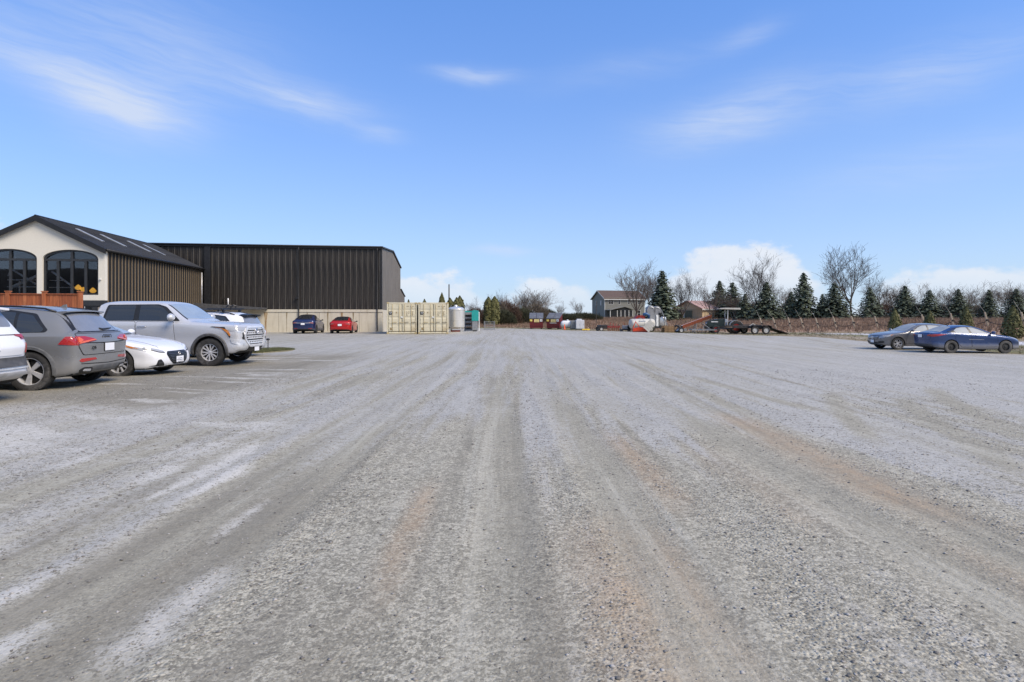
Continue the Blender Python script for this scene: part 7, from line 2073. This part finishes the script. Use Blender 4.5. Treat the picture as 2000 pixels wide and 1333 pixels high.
def spruce_mesh(seed, H=6.0, Rb=1.7):
    """whorls of drooping boughs, each a fringe of needle sprays"""
    rn = np.random.RandomState(seed); P = []; N = []; S = []
    z = .35; k = 0
    while z < H - .15:
        f = 1 - z / H; rad = Rb * (f ** .78) * (.82 + .36 * rn.rand()); nb = max(5, int(6 + 11 * f))
        for i in range(nb):
            a = 6.283 * (i + rn.rand() * .8) / nb + k * 1.3; L = rad * (.72 + .45 * rn.rand()) + .06
            m = max(4, int(13 * L / Rb) + 4)
            for j in range(m):
                t = (j + .6) / m; droop = -.30 * t * t * L + .12 * t * L
                wob = (rn.rand(3) - .5) * np.array([.16, .16, .10]) * (1 + t)
                for sd in (-1, 0, 1):
                    off = sd * .16 * (1 - t * .6) * min(1, L)
                    P.append((L * t * math.cos(a) - off * math.sin(a) + wob[0], L * t * math.sin(a) + off * math.cos(a) + wob[1], z + droop + wob[2] - .05 * abs(sd)))
                    N.append((math.cos(a) * .35 + rn.randn() * .25, math.sin(a) * .35 + rn.randn() * .25, .8)); S.append(.19 * (.7 + .6 * f))
        z += .17 + .16 * f * rn.rand(); k += 1
    P = np.array(P); N = np.array(N); N /= np.linalg.norm(N, axis=1)[:, None]
    co, fa = leaf_cloud(len(P), P, N, np.array(S), rn)
    me = mesh_np('needles', co, fa); me.materials.append(SPRUCE)
    m = MB(); m.tube([(0, 0, -.2), (0, 0, H * .5), (0, 0, H)], [.13, .08, .015], 6); tr = m.build('trunk', BARK, None, smooth=True); t = tr.data; bpy.data.objects.remove(tr)
    return t, me


SP = [spruce_mesh(s, 6.0, r) for s, r in ((1, 2.35), (2, 2.75), (3, 2.0))]


def spruce(px, Y, top, label, v=0, width=1.0):
    x = gx(px, Y); z = gz(x, Y); s = (gh(top, Y) - z) / 6.0
    o = thing('spruce_tree', label, 'tree', (x, Y, z - .1), random.uniform(0, 6.28), 'spruce trees along the field'); ww = width * random.uniform(.95, 1.28); o.scale = (s * ww, s * ww, s); o.rotation_euler[0] = random.uniform(-.035, .035); o.rotation_euler[1] = random.uniform(-.035, .035)
    put(bpy.data.objects.new('trunk', SP[v][0]), o); put(bpy.data.objects.new('crown', SP[v][1]), o)


for px, Y, top, v, w, lab in (
    (1297, 102, 525, 2, .95, 'tall narrow spruce between the grey house and tan barn'), (1284, 104, 566, 1, 1.2, 'lower spruce merged against the tall narrow spruce'), (1407, 108, 546, 0, 1.15, 'dark spruce left behind the tan barn roof'), (1432, 104, 550, 1, .95, 'dark spruce right behind the tan barn roof'),
    (1455, 98, 572, 0, 1.2, 'low dark evergreen behind the tractor canopy'), (1497, 92, 549, 1, .95, 'spruce behind the rear of the black trailer'), (1571, 94, 530, 0, 1.0, 'tallest spruce of the row right of the trailer'), (1543, 98, 568, 1, 1.0, 'low spruce tucked left of the tallest row spruce'),
    (1605, 98, 572, 2, 1.0, 'small spruce between the two big row spruces'), (1631, 92, 551, 1, 1.05, 'broad spruce below the tallest bare tree'), (1701, 90, 559, 1, 1.0, 'spruce above the grey hatchback nose'), (1766, 88, 556, 1, .95, 'spruce above the grey hatchback roof'),
    (1815, 86, 565, 1, 1.05, 'spruce above the tail of the blue saloon'), (1871, 84, 563, 1, 1.0, 'spruce above the blue saloon rear door'), (1931, 83, 564, 1, .98, 'spruce above the blue saloon bonnet'), (1983, 82, 562, 1, 1.0, 'spruce at the right edge of the picture')):
    spruce(px, Y, top, lab, v, w)


def column_mesh(seed, H=2.0, Rb=.5, n=2600, tip=1.7, mat=None):
    rn = np.random.RandomState(seed)
    u = rn.rand(n) ** .8; a = rn.rand(n) * 6.283
    prof = np.where(u < .14, .62 + 2.7 * u, (1 - ((u - .14) / .86) ** tip)) * Rb
    bump = 1 + .16 * np.sin(a * 5 + seed) * np.sin(u * 17) + .10 * rn.randn(n)
    rad = prof * np.clip(bump, .6, 1.3) * (.80 + .22 * rn.rand(n) ** .5)
    P = np.stack([rad * np.cos(a), rad * np.sin(a), u * H + .02], -1)
    N = np.stack([np.cos(a), np.sin(a), .35 + .5 * rn.rand(n)], -1) + rn.randn(n, 3) * .45; N /= np.linalg.norm(N, axis=1)[:, None]
    co, fa = leaf_cloud(n, P, N, np.full(n, .085 * H / 2), rn)
    me = mesh_np('foliage', co, fa); me.materials.append(mat or CEDAR)
    m = MB(); m.tube([(0, 0, -.1), (0, 0, H * .85)], [.05, .015], 5); tr = m.build('stem', BARK, None); t = tr.data; bpy.data.objects.remove(tr)
    return t, me


CE = [column_mesh(4), column_mesh(8, Rb=.36, tip=4.5), column_mesh(9, n=3600, Rb=.34, tip=5.5)]


def cedar(px, Y, top, base, label, v=0, width=1.0, dense=False):
    x = gx(px, Y); z = gz(x, Y); s = (gh(top, Y) - z) / 2.0
    o = thing('cedar_shrub', label, 'shrub', (x, Y, z - .02), random.uniform(0, 6.28), 'columnar cedars'); o.scale = (s * width, s * width, s)
    put(bpy.data.objects.new('trunk', CE[v][0]), o); put(bpy.data.objects.new('crown', CE[v][1]), o)


for a in ((1978, 41, 597, 660, 'large clipped cedar right of the blue saloon', 0, 1.05), (1887, 47, 599, 640, 'cedar shrub standing behind the blue saloon roof', 0, .95), (1816, 48.5, 606, 636, 'browning cedar shrub between hatchback and saloon roofs', 0, 1.0), (1748, 49, 603, 642, 'cedar shrub behind the grey hatchback windscreen', 0, .95),
          (879, 84, 583, 0, 'lone columnar cedar next to the utility pole', 1, .95), (892, 82, 582, 0, 'left of two joined cedars above the steel tank', 1, .9), (898, 82.5, 579, 0, 'right of two joined cedars above the steel tank', 1, .9), (954, 92, 581, 0, 'left of two tall cedars behind the wire cage', 2, .95), (966, 92, 580, 0, 'right of two tall cedars behind the wire cage', 2, .95),
          (863, 105, 573, 0, 'ragged dark conifer tip above the second container', 1, .6), (798, 112, 586, 0, 'dark treetop showing over the first container', 0, .8), (829, 112, 585, 0, 'pointed treetop showing over the second container', 1, .7)):
    cedar(*a)


# rounded brown bushes and hedges
def bush_mesh(seed, n, sx, sy, sz, twig_mat, size=.10):
    rn = np.random.RandomState(seed)
    d = rn.randn(n, 3); d[:, 2] = np.abs(d[:, 2]); d /= np.linalg.norm(d, axis=1)[:, None]
    r = .55 + .45 * rn.rand(n) ** .4 + .06 * rn.randn(n)
    P = d * r[:, None] * np.array([sx, sy, sz]); up = d * .6 + np.array([0, 0, .9]); up /= np.linalg.norm(up, axis=1)[:, None]
    side = np.cross(up, rn.randn(n, 3)); side /= np.linalg.norm(side, axis=1)[:, None]
    L = (.25 + .35 * rn.rand(n))[:, None]; w = size * (.12 + .2 * rn.rand(n))[:, None]
    v = np.stack([P - side * w, P + side * w, P + up * L], 1)
    me = mesh_np('twigs', v.reshape(-1, 3), np.arange(n * 3).reshape(n, 3)); me.materials.append(twig_mat); return me


BRN = needle_mat('russet twigs', (.070, .042, .028), (.150, .092, .060)); OLV = needle_mat('olive hedge leaves', (.030, .036, .018), (.075, .078, .040)); DRY = needle_mat('tan twigs', (.10, .080, .058), (.20, .165, .120))
for px, Y, w, top, mat, lab in ((991, 98, 2.6, 584, BRN, 'large rounded russet bush at the centre of the thicket'), (978, 96, 1.5, 587, DRY, 'smaller rounded tan bush beside the tall cedars'), (984, 94, 2.1, 604, OLV, 'low dark green bush in front of the russet bush'), (1015, 100, 3.0, 598, OLV, 'dark hedge clump behind the left waste skip'), (1044, 102, 3.2, 590, DRY, 'tan brush clump behind the waste skips'),
                                 (1068, 104, 2.4, 603, OLV, 'green brush clump behind the gas tank'), (1100, 108, 3.6, 612, OLV, 'low green hedge clump behind the pale cabinet'), (1138, 112, 4.0, 611, OLV, 'low green hedge clump left of the grey house'), (930, 98, 2.6, 600, BRN, 'brown brush clump behind the teal machine'), (1725, 106, 3.0, 590, BRN, 'russet brush between two row spruces'),
                                 (1850, 104, 3.5, 592, DRY, 'tan brush behind the spruce row over the saloon'), (1480, 100, 2.8, 590, BRN, 'russet brush left of the trailer spruce'), (1545, 104, 3.2, 588, DRY, 'tan brush between the trailer spruce and tallest spruce'), (1900, 100, 3.4, 594, DRY, 'tan brush between the far spruces'), (1793, 104, 3.0, 592, BRN, 'russet brush between spruces over the saloon tail')):
    x = gx(px, Y); z = gz(x, Y); hgt = gh(top, Y) - z
    me = bush_mesh(px, 5200, w, w * .8, hgt * .88, mat, .16)
    o = thing('bush', lab, 'bush', (x, Y, z - .1), 0, 'bushes and hedge clumps'); put(bpy.data.objects.new('twigs', me), o)

# ------------------------------------------------------------------ weeds and grass
rn = np.random.RandomState(12)
def blades(name, label, X, Y, hgt, lean, width, mat, per=5, kind='stuff'):
    n = len(X); Z = base_z(X, Y)
    a = rn.rand(n, per) * 6.283; L = hgt[:, None] * (.5 + .6 * rn.rand(n, per)); le = lean * (.3 + rn.rand(n, per))
    bxp = X[:, None] + (rn.rand(n, per) - .5) * .16; byp = Y[:, None] + (rn.rand(n, per) - .5) * .16
    tip = np.stack([bxp + np.cos(a) * L * le, byp + np.sin(a) * L * le, Z[:, None] + L], -1)
    sx, sy = -np.sin(a) * width * .5, np.cos(a) * width * .5
    v = np.stack([np.stack([bxp - sx, byp - sy, np.broadcast_to(Z[:, None], a.shape) - .03], -1), np.stack([bxp + sx, byp + sy, np.broadcast_to(Z[:, None], a.shape) - .03], -1), tip], 2)
    me = mesh_np(name, v.reshape(-1, 3), np.arange(n * per * 3).reshape(-1, 3)); me.materials.append(mat)
    o = put(bpy.data.objects.new(name, me)); tag(o, label, 'weeds', kind=kind); return o


n = 90000
X = rn.uniform(-38, 70, n); Y = rn.uniform(40, 125, n); e = lot_dist(X, Y); p = rust_zone(X, Y) * (.35 + fbm(X * .25, Y * .5, 91, 3)); k = (rn.rand(n) < p) & (e > 5)
X, Y = X[k][:30000], Y[k][:30000]
blades('russet_weeds', 'russet dry weeds covering the rising field', X, Y, .28 + .30 * rn.rand(len(X)), .45, .045, needle_mat('russet weed stalks', (.160, .102, .068), (.31, .222, .155)), 5)
n = 60000
X = rn.uniform(-20, 60, n); Y = rn.uniform(14, 110, n); e = lot_dist(X, Y); k = (e > .05) & (e < 10) & (rn.rand(n) < np.clip((fbm(X * .4, Y * .4, 93, 3) - .28) * 2.2, .1, 1))
X, Y = X[k][:16000], Y[k][:16000]
blades('verge_grass', 'short straw and green verge grass along the lot edge', X, Y, .05 + .10 * rn.rand(len(X)), .8, .025, needle_mat('straw verge grass', (.10, .098, .045), (.24, .20, .115)), 6)
n = 6500
IX, IY = -10.75, 24.5
a = rn.rand(n) * 6.283; r = np.sqrt(rn.rand(n)); X = IX + 1.0 * r * np.cos(a) * (1 + .15 * np.sin(3 * a)); Y = IY + 1.75 * r * np.sin(a)
blades('island_grass', 'patch of green grass on the small island by the pickup', X, Y, .05 + .07 * rn.rand(n), .7, .016, needle_mat('island grass blades', (.060, .074, .026), (.19, .19, .085)), 5)
m = MB(); pts = [(IX + (1.08 + .12 * math.sin(3 * q + 1)) * math.cos(q), IY + 1.85 * math.sin(q)) for q in np.linspace(0, 6.283, 25)[:-1]]
m.prism(pts, 'z', -.05, .035); tag(m.build('grass_island', M('island soil', srgb(128, 120, 88), .95, var=.3, scale=9)), 'small grassed soil island by the pickup', 'verge', kind='structure')

# ------------------------------------------------------------------ vineyard end posts and wires
POSTM = M('pale concrete post', srgb(186, 172, 148), .85, var=.2, scale=8)
WIREM = M('trellis wire', (.16, .13, .11), .6, .5)
HOSE = M('black drip hose', (.02, .018, .017), .7)
PX = [1484, 1510, 1538, 1564, 1593, 1628, 1664, 1708, 1755, 1802, 1857, 1924, 1997]
names = ['first leaning vineyard post, right behind the trailer wheels', 'second leaning vineyard post from the trailer', 'third leaning vineyard post from the trailer, below the tallest spruce', 'leaning vineyard post at the tip of the lowered ramp', 'leaning vineyard post below the small middle spruce', 'leaning vineyard post below the broad spruce', 'leaning vineyard post left of the hatchback nose by two post gaps', 'leaning vineyard post directly left above the hatchback grille', 'leaning vineyard post behind the hatchback windscreen cedar', 'leaning vineyard post behind the hatchback roof', 'leaning vineyard post behind the blue saloon boot', 'leaning vineyard post behind the blue saloon windscreen', 'last leaning vineyard post at the right picture edge']
tops = []
for px, lab in zip(PX, names):
    Y = 66 - (px - 1510) / (1924 - 1510) * 16; x = gx(px + 7, Y); z = gz(x, Y)
    o = thing('vineyard_post', lab, 'post', (x, Y, z), 0, 'leaning vineyard end posts')
    lean = random.uniform(.32, .46); hh = random.uniform(1.18, 1.32)
    m = MB(); m.tube([(0, 0, -.2), (-lean, 0, hh)], [.085, .075], 6); pst = m.build('shaft', POSTM, o)
    m = MB(); m.tube([(-lean, 0, hh), (-lean - random.uniform(.3, .7), .2, hh + random.uniform(.7, 1.0))], .010, 4); m.build('guide_wire', M('pale guide wire', (.45, .43, .38), .6), pst)
    bx('knot', (-lean * .45 - .10, -lean * .45 + .10, -.11, .11, hh * .42, hh * .56), HOSE, o, .03)
    tops.append((Vector((x, Y, z)), lean, hh))
for kf, r, nm, lab in ((.97, .014, 'trellis_wire', 'upper trellis wire strung between the vineyard posts'), (.72, .012, 'trellis_wire', 'middle trellis wire strung between the vineyard posts'), (.40, .028, 'drip_hose', 'sagging black drip hose along the vineyard posts')):
    pts = []
    for (a, la, ha), (b_, lb, hb_) in zip(tops[:-1], tops[1:]):
        pa, pb = a + Vector((-la * kf, 0, ha * kf)), b_ + Vector((-lb * kf, 0, hb_ * kf))
        for q in range(4):
            t_ = q / 4; s = 4 * t_ * (1 - t_); pts.append(pa.lerp(pb, t_) - Vector((0, 0, s * (.30 if nm == 'drip_hose' else .03))))
    pts.append(pb); o = MB().tube(pts, r, 4).build(nm, HOSE if nm == 'drip_hose' else WIREM); tag(o, lab, 'wire' if nm != 'drip_hose' else 'hose')
